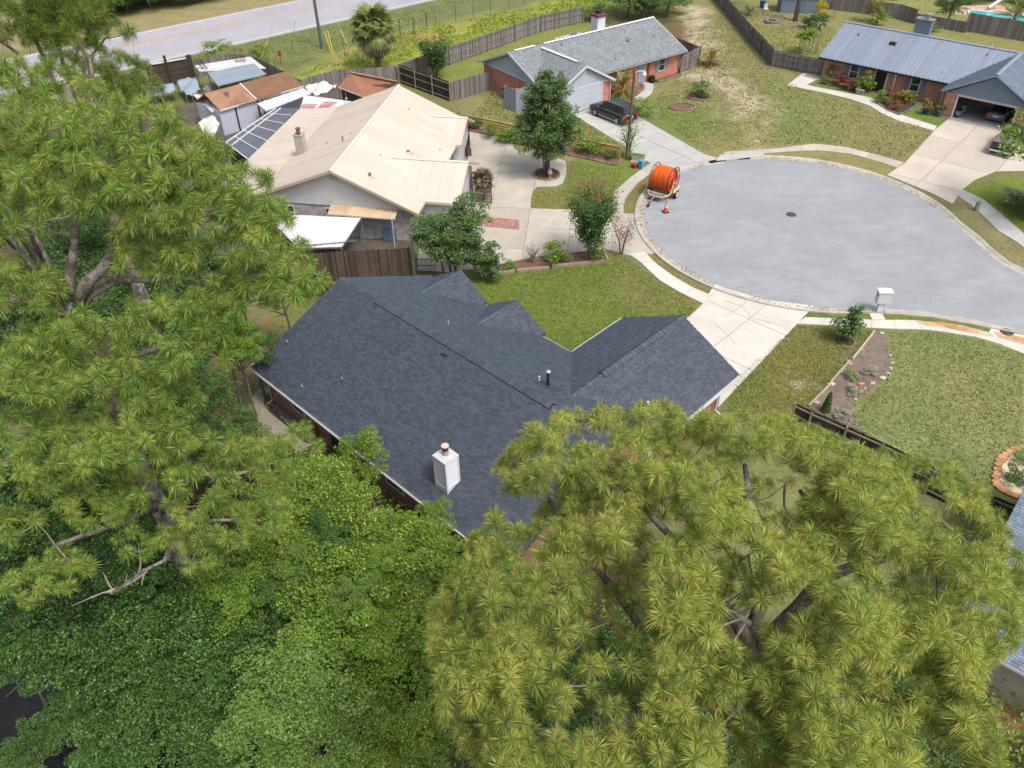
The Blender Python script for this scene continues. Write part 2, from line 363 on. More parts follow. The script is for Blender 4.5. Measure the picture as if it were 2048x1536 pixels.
paint_line([(1620, 684), (1660, 684)], .45, (206, 192, 168), .3, .8)
paint_line([(640, 135), (720, 120), (760, 112)], .8, (196, 176, 130), .5, .9)
paint_line([(1640, 62), (1560, 45), (1500, 40)], 1.2, (176, 160, 122), 1, .8)
GC = GC * .80 + GC.mean(1, keepdims=True) * .20
nx, ny = len(gx), len(gy)
Fq = (np.arange(ny - 1)[:, None] * nx + np.arange(nx - 1)[None, :]).ravel(); Fq = np.stack([Fq, Fq + 1, Fq + nx + 1, Fq + nx], 1)
gm, gn, gb = newmat('ground_cover')
ga = N(gn, 'ShaderNodeAttribute', attribute_name='Col')
gc = mixc(gn, 1.0, ga.outputs['Color'], ramp(gn, noise(gn, .45, 5, .65), [(.28, (.78, .80, .76)), (.5, (1, 1, 1)), (.72, (1.18, 1.08, 1.1))]), 'MULTIPLY')
gc = mixc(gn, 1.0, gc, ramp(gn, noise(gn, 3.5, 5, .7), [(.3, (.6, .66, .56)), (.5, (1, 1, 1)), (.68, (1.34, 1.2, 1.16))]), 'MULTIPLY')
gc = mixc(gn, 1.0, gc, ramp(gn, noise(gn, 8.5, 4, .75), [(.3, (.62, .66, .6)), (.5, (1, 1, 1)), (.7, (1.36, 1.26, 1.25))]), 'MULTIPLY')
gc = mixc(gn, 1.0, gc, ramp(gn, noise(gn, 22, 3, .7), [(.3, (.55, .58, .5)), (.55, (1, 1, 1)), (.75, (1.3, 1.25, 1.1))]), 'MULTIPLY')
gn.links.new(gc, gb.inputs['Base Color']); gb.inputs['Roughness'].default_value = .95; gb.inputs['Specular IOR Level'].default_value = .1
bump(gn, gb, noise(gn, 14, 5, .75), .8, .06)
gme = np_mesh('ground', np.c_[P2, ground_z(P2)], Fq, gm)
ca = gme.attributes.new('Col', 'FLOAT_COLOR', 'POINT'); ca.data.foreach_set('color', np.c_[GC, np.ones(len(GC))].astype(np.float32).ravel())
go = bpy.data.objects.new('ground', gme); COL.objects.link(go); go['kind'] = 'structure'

# ------------------------------------------------------------------ water
wm, wn, wb = newmat('creek_water')
wn.links.new(ramp(wn, noise(wn, .5, 3), [(.3, (.002, .0025, .0015)), (.7, (.008, .007, .004))]), wb.inputs['Base Color'])
wb.inputs['Roughness'].default_value = .06; bump(wn, wb, noise(wn, 1.6, 4, stretch=(1, 2.2, 1)), .8, .12)
b = B(); cl = np.array(CREEK, float); tn = np.gradient(cl, axis=0); tn /= np.linalg.norm(tn, axis=1)[:, None]; nn = np.stack([-tn[:, 1], tn[:, 0]], 1)
L = cl + nn * 6.2; Rr = cl - nn * 6.2
for i in range(len(cl) - 1): b.face([(*Rr[i], -.75), (*Rr[i + 1], -.75), (*L[i + 1], -.75), (*L[i], -.75)])
b.obj('water', wm, None, kind='structure')

# ------------------------------------------------------------------ asphalt, kerb
ASPH = M_('worn_asphalt', C(170, 175, 180), .9, .16, .5, 7, bmp=.5, second=C(154, 156, 162), sfac=(.42, .72), stretch=(1, 2.2, 1))
def arc(a0, a1, r, n): return [CC + r * np.array([math.cos(R(a0 + (a1 - a0) * i / n)), math.sin(R(a0 + (a1 - a0) * i / n))]) for i in range(n + 1)]
edge = [np.array(p) for p in ((75, 23), (58, 30.4), (45, 36.0), (37, 39.5), (32.84, 41.27), (30.11, 42.45), (27.66, 43.40), (25.6, 43.75))] + arc(-84, -361, CRAD, 90) + \
       [np.array(p) for p in ((34.9, 53.0), (35.0, 51.0), (35.35, 49.2), (36.3, 47.6), (38.6, 45.9), (45, 43.0), (58, 37.4), (75, 30))]
b = B(); b.face([(*p, .01) for p in edge]); b.obj('cul_de_sac_road', ASPH, None, kind='structure')
CONC = M_('pale_concrete', C(226, 222, 212), .9, .10, .8, 25, bmp=.2, vvar=.10, second=C(206, 198, 186), sfac=(.5, .75))
CONC_OLD = M_('weathered_concrete', C(208, 199, 186), .9, .16, .7, 22, bmp=.25, vvar=.10, second=C(186, 182, 174), sfac=(.45, .7))
CONC_GREY = M_('grey_concrete', C(202, 201, 199), .9, .14, .6, 22, bmp=.25, vvar=.12, second=C(178, 176, 172), sfac=(.5, .72))
KERB = M_('kerb_concrete', C(206, 201, 190), .9, .22, 1.2, 18, bmp=.3, vvar=.1, second=C(168, 160, 146), sfac=(.5, .7))
PROF = [(-.02, .014), (.34, .02), (.46, .085), (.60, .10), (.66, .10), (.67, -.05)]
kerb = struct_root('kerb'); E_ = np.array(edge); tg = np.gradient(E_, axis=0); tg /= np.linalg.norm(tg, axis=1)[:, None]; no = np.stack([-tg[:, 1], tg[:, 0]], 1)
if (E_[60] + no[60] - CC) @ (E_[60] - CC) < (E_[60] - CC) @ (E_[60] - CC): no = -no
for i in range(0, len(E_) - 1, 4):
    b = B(); b.val = random.random(); j1 = min(i + 4, len(E_) - 1); V = []
    for j in range(i, j1 + 1):
        e = E_[j] + (tg[j] * -.012 if j == j1 else 0)
        V += [(*(e + no[j] * d), z) for d, z in PROF]
    k = len(PROF); b.add(V, [(a * k + q, a * k + q + 1, (a + 1) * k + q + 1, (a + 1) * k + q) for a in range(j1 - i) for q in range(k - 1)])
    b.obj('kerb_segment', KERB, kerb)
# far road
rd = struct_root('road'); ra, rb_ = np.array([-50.8, 106.9]), np.array([-29.6, 125.1]); rdv = (rb_ - ra) / np.linalg.norm(rb_ - ra); rn = np.array([rdv[1], -rdv[0]])
def rp(s, w, z): q = ra + rdv * s + rn * w; return (q[0], q[1], z)
rw = float((np.array([-43.2, 98.1]) - ra) @ rn); rw2 = float((np.array([-15.1, 119.0]) - ra) @ rn); rw = (rw + rw2) / 2
ROADM = M_('highway_asphalt', C(184, 182, 190), .9, .12, .3, 25, bmp=.3, second=C(172, 172, 182), sfac=(.45, .7))
b = B(); b.slab([rp(-150, -.5, .05), rp(200, -.5, .05), rp(200, rw + .5, .05), rp(-150, rw + .5, .05)], .06); b.obj('carriageway', ROADM, rd)
WHITE_LINE = M_('white_road_paint', C(232, 230, 226), .8, .25, 2, 20); YEL_LINE = M_('yellow_road_paint', C(224, 178, 96), .8, .35, 1.5, 20)
def roadline(w, wd, m, name):
    b = B(); b.slab([rp(-150, w, .056), rp(200, w, .056), rp(200, w + wd, .056), rp(-150, w + wd, .056)], .004); b.obj(name, m, rd)
roadline(.0, .22, WHITE_LINE, 'edge_line'); roadline(rw - .35, .22, WHITE_LINE, 'edge_line')
yc = float((np.array([-36.2, 113.8]) - ra) @ rn); roadline(yc - .3, .16, YEL_LINE, 'centre_line'); roadline(yc + .14, .16, YEL_LINE, 'centre_line')

# ------------------------------------------------------------------ concrete drives and paths
ST = -.12
A_ = R(-44.5)
HA = Fr(at2(540.8, 764, 2.5), -44.52)     # the dark-roofed house
HB = Fr(at2(1660, 117.6, 2.4), -40.78)    # the metal-roofed house on the right
HC = Fr(at2(660, 340, 5.6), -10.11)       # the tan-roofed house
HD = Fr(at2(1216, 161, 2.5), -54.1)       # the grey-roofed brick house
drive = struct_root('driveway')
slabs_from_poly(drive, [HA(10.9, 17.4)[:2], HA(17.7, 17.4)[:2], at2(1592, 650), at2(1628, 612), at2(1530, 600), at2(1428, 570), at2(1408, 606), at2(1378, 634)],
                HA(14.3, 17.4), HA.a, 3.4, 4.6, ST, .032, CONC, .035)
sw = struct_root('sidewalk')
strip_slabs(sw, pxs([(1257, 508), (1281, 525), (1319, 561), (1363, 587), (1407, 608)]), pxs([(1289, 504), (1310, 526), (1348, 554), (1384, 575), (1420, 590)]), 1.5, ST, .038, CONC)
strip_slabs(sw, pxs([(1300, 327), (1261, 355), (1231, 382), (1222, 402), (1221, 427)]), pxs([(1312, 338), (1275, 367), (1252, 395), (1247, 411), (1247, 427)]), 1.5, ST, .038, CONC_OLD)
strip_slabs(sw, pxs([(1611, 635), (1741, 640), (1829, 641), (1900, 650), (1946, 660), (1976, 665)]), pxs([(1592, 648), (1680, 652), (1756, 657), (1858, 660), (1946, 673), (2005, 690)]), 1.5, ST, .038, CONC)
strip_slabs(sw, pxs([(1448, 304), (1500, 301), (1559, 297), (1595, 292), (1630, 288), (1688, 294), (1750, 309), (1808, 325)]), pxs([(1450, 314), (1510, 309), (1565, 304), (1600, 302), (1640, 301), (1700, 308), (1760, 324), (1794, 336)]), 1.5, ST, .038, CONC_OLD)
strip_slabs(sw, pxs([(1923, 379), (1965, 398), (2004, 430), (2048, 468), (2120, 520)]), pxs([(1912, 390), (1945, 412), (1999, 464), (2028, 481), (2100, 535)]), 1.5, ST, .038, CONC_GREY)
strip_slabs(sw, pxs([(1734, 619), (1744, 640)]), pxs([(1758, 619), (1771, 640)]), 1.6, ST, .034, CONC)
b = B(); b.val = .6; b.prism(pxs([(1977, 665), (1985, 652), (2048, 668), (2130, 690), (2130, 735), (2048, 708), (2006, 692)]), ST, .036); b.obj('slab', CONC, sw)
# rust stain: iron-rich water has run over these slabs
RUST = M_('rust_stained_concrete', C(212, 162, 108), .9, .35, 1.4, 15, bmp=.1, second=C(222, 206, 184), sfac=(.40, .60))
for q in ([(1830, 643), (1880, 645), (1920, 651), (1962, 661), (1972, 666), (1985, 674), (1940, 667), (1890, 656), (1850, 652)], [(1986, 663), (2048, 676), (2110, 690), (2110, 706), (2048, 690), (1996, 676)]):
    b = B(); b.prism(pxs(q), .039, .046); b.obj('rust_stain', RUST, sw)
td = struct_root('driveway')   # the tan house's long drive with the ring round the tree
slabs_from_poly(td, pxs([(930, 262), (950, 262), (1005, 278), (1023, 282), (1028, 297), (1040, 305), (1085, 312), (1118, 318), (1130, 322), (1133, 332), (1132, 350), (1125, 367), (1112, 373), (1075, 374), (1066, 381), (1062, 396), (1061, 417), (1140, 420), (1222, 426), (1284, 428), (1287, 450), (1296, 478), (1318, 506), (1262, 512), (1205, 498), (1150, 505), (1075, 515), (1000, 530), (900, 545), (835, 540), (838, 470), (900, 440), (920, 300)]),
                at2(1061, 417), R(-6), 3.3, 3.3, ST, .03, CONC_OLD, .03)
PAVER = M_('red_brick_paving', C(188, 140, 128), .9, .2, 2, 30, vvar=.3)
for i in range(22):
    for j in range(5):
        o = at2(946, 432); u = (at2(1038, 440) - o) / 22; v = (at2(945, 452) - o) / 5
        b = B(); b.val = random.random(); b.prism([o + u * (i + .04) + v * (j + .05), o + u * (i + .96) + v * (j + .05), o + u * (i + .96) + v * (j + .95), o + u * (i + .04) + v * (j + .95)], .0, .042); b.obj('brick', PAVER, td)
gd = struct_root('driveway')
slabs_from_poly(gd, pxs([(1146, 229), (1200, 212), (1216, 205), (1240, 213), (1280, 235), (1340, 270), (1407, 308), (1440, 318), (1448, 326), (1390, 335), (1352, 352), (1312, 338), (1300, 327), (1262, 300)]), HD(.4, -3), HD.a, 4.5, 4.0, ST, .03, CONC_GREY, .04)
gw = struct_root('path')
strip_slabs(gw, pxs([(1283, 163), (1290, 172), (1288, 181), (1278, 189), (1262, 200)]), pxs([(1302, 160), (1308, 173), (1305, 185), (1294, 195), (1276, 207)]), 1.5, ST, .034, CONC_GREY)
bd = struct_root('driveway')
slabs_from_poly(bd, pxs([(1897, 238), (1960, 252), (2048, 272), (2120, 290), (2120, 345), (2048, 342), (1992, 343), (1950, 360), (1925, 379), (1905, 408), (1860, 385), (1774, 350), (1810, 326), (1870, 260)]), HB(16.6, -3), HB.a, 4.4, 5.2, ST, .03, M_('beige_concrete', C(214, 203, 190), .9, .12, .6, 20, vvar=.08, second=C(196, 190, 182)), .04)
bw = struct_root('path')
strip_slabs(bw, pxs([(1640, 149), (1607, 146), (1590, 158), (1574, 171)]), pxs([(1645, 160), (1632, 160), (1612, 171), (1600, 176)]), 1.5, ST, .034, CONC)
strip_slabs(bw, pxs([(1574, 171), (1640, 184), (1700, 198), (1740, 212), (1765, 228), (1800, 243), (1868, 262)]), pxs([(1604, 168), (1650, 178), (1705, 188), (1745, 197), (1772, 215), (1808, 232), (1874, 253)]), 1.5, ST, .036, CONC)
mw = struct_root('path')       # curved walk behind the dark-roofed house
strip_slabs(mw, pxs([(560, 768), (530, 774), (512, 782), (500, 806), (503, 825), (512, 840), (549, 871), (600, 905)]), pxs([(560, 777), (541, 783), (530, 794), (526, 806), (529, 815), (538, 824), (574, 853), (625, 890)]), 1.4, ST, .036, M_('damp_concrete', C(176, 166, 152), .9, .2, 1, 20, vvar=.1))
# storm drain and lids
IRON = M_('cast_iron', (.06, .06, .06), .7, .3, 8, 60)
def lid(px, py, z, label, r=.36):
    c = at(px, py, z); t = thing('manhole_cover', label, 'manhole cover', c)
    b = B(); b.lathe((c[0], c[1], z), [(r, 0), (r, .008), (r * .96, .012)], 20); b.obj('lid', IRON, t)
    b = B(); b.ring((c[0], c[1], z + .008), (0, 0, 1), r * 1.06, .02, 20, 5); b.obj('frame', IRON, t)
lid(1582, 429, .012, 'round iron manhole cover in the middle of the grey cul de sac'); lid(1468, 310, .042, 'round iron lid in the concrete above the dark kerb drain'); lid(2014, 664, .05, 'round iron lid on the rust stained concrete by the street')
c0 = struct_root('storm_drain')
b = B(); b.prism(pxs([(1432, 324), (1440, 312), (1522, 304), (1530, 314), (1500, 317), (1460, 322)]), ST, .125); b.obj('slab', CONC_GREY, c0)
DARK = M_('painted_void_shade', (.008, .008, .008), 1, .1)
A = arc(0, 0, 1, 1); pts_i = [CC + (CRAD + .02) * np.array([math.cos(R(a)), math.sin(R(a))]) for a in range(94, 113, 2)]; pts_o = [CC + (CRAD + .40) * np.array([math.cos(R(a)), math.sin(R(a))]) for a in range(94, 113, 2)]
b = B(); b.prism(pts_i + pts_o[::-1], -.05, .112); b.obj('opening_shade_block', DARK, c0)  # solid black block; the drain mouth's darkness is put into its colour

CRK = M_('grey_crack', C(168, 162, 152), 1, .2)
for k, pl_ in enumerate(([(1448, 603), (1482, 612), (1502, 636), (1560, 652)], [(1505, 580), (1500, 596), (1478, 618), (1450, 632)], [(1420, 640), (1452, 668), (1474, 690)])):
    W_ = pxs(pl_); Q_ = [W_[0]]
    for a, c in zip(W_[:-1], W_[1:]):
        for f in (.25, .5, .75, 1): Q_.append(a + (c - a) * f + (RNG.normal(0, .05, 2) if f < 1 else 0))
    b = B()
    for a, c in zip(Q_[:-1], Q_[1:]): b.bar((*a, .036), (*c, .036), .022, .006)
    b.obj('crack', CRK, drive)
for k, pl_ in enumerate(([(1448, 515), (1530, 545), (1600, 560), (1640, 572)], [(1650, 480), (1700, 500), (1780, 520)], [(1862, 578), (1860, 612)], [(1400, 420), (1500, 440), (1600, 470)], [(1700, 560), (1800, 580), (1950, 600)])):
    W_ = pxs(pl_); Q_ = [W_[0]]
    for a, c in zip(W_[:-1], W_[1:]):
        for f in np.arange(.1, 1.01, .1): Q_.append(a + (c - a) * f + (RNG.normal(0, .05, 2) if f < .95 else 0))
    b = B()
    for a, c in zip(Q_[:-1], Q_[1:]): b.bar((*a, .012), (*c, .012), .025, .005)
    b.obj('tar_seam', M_('tar_seam', C(150, 152, 160), .9, .3), None, kind='structure')
# ------------------------------------------------------------------ roofs
def plane_axes(P):
    P = [np.asarray(p, float) for p in P]; S = P[1] - P[0]; S /= np.linalg.norm(S); n = np.cross(S, P[2] - P[0]); n /= np.linalg.norm(n)
    if n[2] < 0: n = -n
    T = np.cross(n, S)
    if T[2] < 0: T = -T
    return P[0], S, T, n, np.array([[(p - P[0]) @ S, (p - P[0]) @ T] for p in P])
def span(Q, t):
    xs = []
    for i in range(len(Q)):
        a, b = Q[i], Q[(i + 1) % len(Q)]
        if (a[1] <= t) != (b[1] <= t): xs.append(a[0] + (b[0] - a[0]) * (t - a[1]) / (b[1] - a[1]))
    return (min(xs), max(xs)) if len(xs) >= 2 else None
SHINGLES = []   # (centre, S, T, n, width, height, value)
def shingle_plane(P, w=.27, h=.132):
    O, S, T, n, Q = plane_axes(P); t = 0.0; tmax = Q[:, 1].max(); k = 0
    while t < tmax - .02:
        sp = span(Q, min(t + h * .55, tmax - .01))
        if sp:
            s = sp[0] - random.random() * w; 
            while s < sp[1]:
                ww = w * random.choice((.5, .8, 1, 1.2)); a, b_ = max(s + .006, sp[0]), min(s + ww - .006, sp[1])
                if b_ - a > .04: SHINGLES.append((O + S * (a + b_) / 2 + T * (t + h * .5) + n * .012, S, T, n, b_ - a, h * 1.06, random.random()))
                s += ww
        t += h; k += 1
def shingle_verts(c, S, T, n, w, h):
    lift = random.uniform(.018, .034); p = []
    for e in (0, 1):
        for b, u in ((-1, lift), (1, .002)):
            for a in (-1, 1): p.append(c + S * a * w / 2 + T * b * h / 2 + n * (u if e else u - .02))
    return p
SHF = [(4, 5, 7, 6), (0, 1, 5, 4), (0, 4, 6, 2), (1, 3, 7, 5)]
def flush_shingles(roof, mat, near=300):
    global SHINGLES
    Cc = np.array([s[0] for s in SHINGLES]); d = np.linalg.norm(Cc - [0, 0, CAM_H], axis=1); px = proj(Cc)
    shown = (px[:, 0] > 540) & (px[:, 0] < 1000) & (px[:, 1] > 560) & (px[:, 1] < 1050)
    order = np.argsort(np.where(shown, d, d + 1000)); pick = set(order[:near].tolist()); rest = B()
    for i, (c, S, T, n, w, h, v) in enumerate(SHINGLES):
        b = B() if i in pick else rest; b.val = v; b.add(shingle_verts(c, S, T, n, w, h), SHF)
        if i in pick: b.obj('shingle', mat, roof)
    rest.obj('shingles', mat, roof, kind='stuff'); SHINGLES = []
def roof_panels(parent, P, w, mat, ribs=3, t=.03, rib=(.035, .03), name='roof_panel', gap=.006):
    """sheet-metal panels running up the slope, each an object with its ribs"""
    O, S, T, n, Q = plane_axes(P); s0, s1 = Q[:, 0].min(), Q[:, 0].max(); k = max(1, round((s1 - s0) / w)); w = (s1 - s0) / k
    for i in range(k):
        c = [np.array(q) for q in Q]
        for p, nn in (((s0 + i * w + gap, 0), (1, 0)), ((s0 + (i + 1) * w - gap, 0), (-1, 0))):
            c = clip_half(c, np.array(p, float), np.array(nn, float))
            if not c: break
        if len(c) < 3: continue
        b = B(); b.val = random.random(); W3 = [O + S * q[0] + T * q[1] for q in c]; b.slab(W3, t)
        QQ = np.array(c)
        for j in range(ribs):
            s = s0 + (i + (j + .5) / ribs) * w; sp = span(QQ[:, ::-1], s)
            if sp and sp[1] - sp[0] > .1: b.bar(O + S * s + T * sp[0] + n * rib[1] / 2, O + S * s + T * sp[1] + n * rib[1] / 2, rib[0], rib[1], n)
        b.obj(name, mat, parent)
def gutter(parent, p, q, mat, out=(0, 0, 0), w=.12, h=.13, name='gutter'):
    p, q = np.array(p, float) + out, np.array(q, float) + out
    b = B(); b.bar(p, q, w, .015); d = np.cross((q - p) / np.linalg.norm(q - p), (0, 0, 1)) * w / 2
    b.bar(p + d + [0, 0, h / 2], q + d + [0, 0, h / 2], .015, h); b.bar(p - d + [0, 0, h / 2], q - d + [0, 0, h / 2], .015, h); return b.obj(name, mat, parent)
def pipe_vent(parent, c, r=.05, h=.35, mats=None, name='vent_pipe', flash=True):
    b = B(); b.cyl((c[0], c[1], c[2] - .15), r, h + .15, 10); o = b.obj(name, mats[0], parent)
    if flash: b = B(); b.lathe((c[0], c[1], c[2] - .12), [(r * 3.0, .04), (r * 2.2, .14), (r * 1.15, .2)], 10); b.obj('flashing', mats[1], o)
    return o
def window(parent, fr, u0, u1, v, z0, z1, out, wm, gm, axis='u', mull=1, mullv=0, name='window', fw=.07):
    """double-hung window proud of a wall; out = +1/-1 along the wall's normal"""
    def bx(b, a0, a1, y0, y1, d0, d1):
        lo, hi = sorted((v + out * d0, v + out * d1))
        return fr.box(b, a0, a1, lo, hi, y0, y1) if axis == 'u' else fr.box(b, lo, hi, a0, a1, y0, y1)
    b = B(); bx(b, u0, u1, z0, z0 + fw, .0, .06); bx(b, u0, u1, z1 - fw, z1, .0, .06); bx(b, u0, u0 + fw, z0 + fw, z1 - fw, .0, .06); bx(b, u1 - fw, u1, z0 + fw, z1 - fw, .0, .06)
    for i in range(mull): y = z0 + (z1 - z0) * (i + 1) / (mull + 1); bx(b, u0 + fw, u1 - fw, y - .025, y + .025, .0, .05)
    for i in range(mullv): x = u0 + (u1 - u0) * (i + 1) / (mullv + 1); bx(b, x - .02, x + .02, z0 + fw, z1 - fw, .0, .045)
    o = b.obj(name, wm, parent); b = B(); bx(b, u0 + fw, u1 - fw, z0 + fw, z1 - fw, .004, .02); b.obj('pane', gm, o); return o
WHITE = M_('white_trim_paint', C(232, 233, 236), .55, .10, 1.5, 30, bmp=.05)
GLASS = glassmat('window_glass')
BLACKM = M_('black_metal', (.02, .02, .022), .5, .2, 4, 40, bmp=.05, spec=.5)
GALV = M_('galvanised_steel', (.42, .43, .45), .4, .25, 3, 30, metal=.7, bmp=.05)

# ------------------------------------------------------------------ the dark-roofed brick house
SHM = M_('charcoal_shingle', C(72, 83, 98), .62, .06, .5, 30, bmp=.5, vvar=.34, second=C(69, 81, 93), sfac=(.4, .75), spec=.6)
BRK1 = brickmat('brown_red_brick', C(176, 108, 92), C(144, 88, 76), C(180, 156, 142), ang=HA.a)
H = thing('brick_house', 'long brick house under a dark charcoal shingle roof, seen from above', 'house', HA(8, 6.6))
EZ, RZ, VW = 2.5, 5.35, 13.3; UL, UR = -1.9, 18.3; VR = VW / 2
b = B(); HA.box(b, UL + .5, UR - .5, .5, VW - .5, 0, EZ - .06)
for u in (UL + .5, UR - .5): b.slab  # gables
wall = b.obj('wall', BRK1, H)
b = B(); HA.box(b, 10.9, 17.7, VW - .6, 17.6, 0, EZ - .065); b.obj('wall', BRK1, H)
b = B()
for u in (UL + .48, UR - .62):
    b = B(); b.add([HA(u, .5, EZ - .1), HA(u, VW - .5, EZ - .1), HA(u, VR, RZ - .28), HA(u + .14, .5, EZ - .1), HA(u + .14, VW - .5, EZ - .1), HA(u + .14, VR, RZ - .28)], [(0, 1, 2), (3, 5, 4), (0, 3, 4, 1), (1, 4, 5, 2), (2, 5, 3, 0)]); b.obj('gable', BRK1, H)
b = B(); b.add([HA(11, 17.58, EZ - .1), HA(17.6, 17.58, EZ - .1), HA(14.3, 17.58, 4.25), HA(11, 17.45, EZ - .1), HA(17.6, 17.45, EZ - .1), HA(14.3, 17.45, 4.25)], [(0, 1, 2), (3, 5, 4), (1, 4, 5, 2), (2, 5, 3, 0)])
b.obj('gable', M_('pale_siding', C(214, 214, 210), .7, .1, 2, 20), H)
for uc in (.75, 5.65):
    b = B(); b.add([HA(uc - 1.9, 13.3, EZ), HA(uc + 1.9, 13.3, EZ), HA(uc, 13.3, 3.62), HA(uc - 1.9, 12.9, EZ), HA(uc + 1.9, 12.9, EZ), HA(uc, 12.9, 3.62)], [(0, 1, 2), (3, 5, 4), (1, 4, 5, 2), (2, 5, 3, 0)]); b.obj('gable', M_('pale_siding', C(214, 214, 210), .7, .1, 2, 20), H)
b = B(); ps = [(HA(UL, 0, EZ), HA(UR, 0, EZ), HA(UR, VR, RZ), HA(UL, VR, RZ)), (HA(UR, VW, EZ), HA(UL, VW, EZ), HA(UL, VR, RZ), HA(UR, VR, RZ)),
    (HA(10.3, 13.25, EZ), HA(10.3, 18.15, EZ), HA(14.3, 18.15, 4.55), HA(14.3, 8.35, 4.55)), (HA(18.3, 18.15, EZ), HA(18.3, 13.25, EZ), HA(14.3, 8.35, 4.55), HA(14.3, 18.15, 4.55))]
for uc in (.75, 5.65):
    ps += [(HA(uc - 2.25, 13.28, EZ), HA(uc - 2.25, 13.75, EZ), HA(uc, 13.75, 3.8), HA(uc, 10.2, 3.8)), (HA(uc + 2.25, 13.75, EZ), HA(uc + 2.25, 13.28, EZ), HA(uc, 10.2, 3.8), HA(uc, 13.75, 3.8))]
for i, p in enumerate(ps): b.slab([q - np.array([0, 0, .004 * (i % 3)]) for q in p], .16)
roof = b.obj('roof', SHM, H)
for p in ps: shingle_plane([q + np.array([0, 0, .006]) for q in p])
flush_shingles(roof, SHM)
for (a, c, zz) in ((HA(1.5, VR, RZ), HA(14.75, VR, RZ), 0), (HA(14.3, 10.9, 4.55), HA(14.3, 16.1, 4.55), 1)):
    d = (c - a) / np.linalg.norm(c - a); sd_ = np.cross(d, (0, 0, 1)); n_ = int(np.linalg.norm(c - a) / .3); sl = .43 if zz == 0 else .51
    b = B()
    for s in (-1, 1): b.slab([a + sd_ * s * .04 + [0, 0, .10 - .04 * sl * .6], c + sd_ * s * .04 + [0, 0, .10 - .04 * sl * .6], c + sd_ * s * .24 + [0, 0, .075 - .24 * sl], a + sd_ * s * .24 + [0, 0, .075 - .24 * sl]], .06)
    rv = b.obj('ridge_vent', BLACKM, H)
    for i in range(n_):
        p0 = a + d * (i * .3 + .01); p1 = a + d * (i * .3 + .29); b = B(); b.val = random.random()
        for s in (-1, 1): b.slab([p0 + sd_ * 0 + [0, 0, .125], p1 + [0, 0, .115], p1 + sd_ * s * .25 + [0, 0, .092 - .25 * sl], p0 + sd_ * s * .25 + [0, 0, .102 - .25 * sl]], .02)
        b.obj('cap_shingle', SHM, rv)
# plain ridge caps
b = B()
for a, c in ((HA(UL, VR, RZ), HA(1.5, VR, RZ)), (HA(14.75, VR, RZ), HA(UR, VR, RZ)), (HA(14.3, 16.1, 4.55), HA(14.3, 18.15, 4.55)), (HA(14.3, 8.6, 4.55), HA(14.3, 10.9, 4.55)), (HA(.75, 10.4, 3.8), HA(.75, 13.75, 3.8)), (HA(5.65, 10.4, 3.8), HA(5.65, 13.75, 3.8))):
    d = (c - a) / np.linalg.norm(c - a); sd_ = np.cross(d, (0, 0, 1)); n_ = int(np.linalg.norm(c - a) / .28); b = B()
    for i in range(n_):
        b.val = random.random(); p0, p1 = a + (c - a) * i / n_, a + (c - a) * (i + .95) / n_
        for s in (-1, 1): b.slab([p0 + [0, 0, .05], p1 + [0, 0, .04], p1 + sd_ * s * .15 + [0, 0, -.03], p0 + sd_ * s * .15 + [0, 0, -.02]], .02)
    b.obj('ridge_cap', SHM, H)
gutter(H, HA(UL, -.07, EZ - .14), HA(UR, -.07, EZ - .14), WHITE); gutter(H, HA(3.2, VW + .07, EZ - .14), HA(3.5, VW + .07, EZ - .14), WHITE); gutter(H, HA(7.95, VW + .07, EZ - .14), HA(10.15, VW + .07, EZ - .14), WHITE)
gutter(H, HA(10.23, 13.5, EZ - .14), HA(10.23, 18.1, EZ - .14), WHITE); gutter(H, HA(18.37, 8.4, EZ - .14), HA(18.37, 18.1, EZ - .14), WHITE)
b = B(); b.bar(HA(UL + .02, 0, EZ - .12), HA(UL + .02, VR, RZ - .12), .04, .16); b.bar(HA(UL + .02, VW, EZ - .12), HA(UL + .02, VR, RZ - .12), .04, .16)
b.bar(HA(10.3, 18.13, EZ - .12), HA(14.3, 18.13, 4.43), .04, .16); b.bar(HA(18.3, 18.13, EZ - .12), HA(14.3, 18.13, 4.43), .04, .16); b.obj('fascia', WHITE, H)
def downspout(p_top, p_wall, z_top, mat=WHITE):
    b = B(); a = np.array([*p_top[:2], z_top]); w = np.array([*p_wall[:2], z_top - .35]); b.bar(a, w, .07, .07); b.bar(w, [w[0], w[1], .18], .07, .07)
    k = (a - w); k[2] = 0; k /= np.linalg.norm(k); b.bar([w[0], w[1], .2], [w[0] + k[0] * .35, w[1] + k[1] * .35, .06], .07, .07); b.obj('downspout', mat, H)
downspout(HA(18.37, 17.2), HA(17.78, 17.2), EZ - .1); downspout(HA(-1.3, -.07), HA(-1.3, .44), EZ - .1)
# chimney on the back slope
CW = M_('white_chimney_panel', C(226, 230, 238, 1.35), .5, .05, 2, 20, bmp=.03)
CH = HA; b = B(); HA.box(b, 12.72, 13.52, .85, 1.65, 2.6, 4.85); chim = b.obj('chimney', CW, H)
b = B()
for u in (12.70, 13.46):
    for v in (.83, 1.59): HA.box(b, u, u + .08, v, v + .08, 2.7, 4.80)
for (u0, u1, v0, v1) in ((12.79, 13.45, .83, .85), (12.79, 13.45, 1.65, 1.67), (12.70, 12.72, .92, 1.58), (13.52, 13.54, .92, 1.58)):
    for z in (3.15, 4.68): HA.box(b, u0, u1, v0, v1, z, z + .08)
b.obj('corner_trim', WHITE, chim)
b = B(); HA.box(b, 12.69, 13.55, .82, 1.68, 4.85, 4.89); b.obj('chimney_cap', M_('chimney_cap_metal', C(220, 224, 226), .45, .15, 3, 20, second=C(196, 150, 104), sfac=(.66, .72)), chim)
fc = HA(13.08, 1.3)
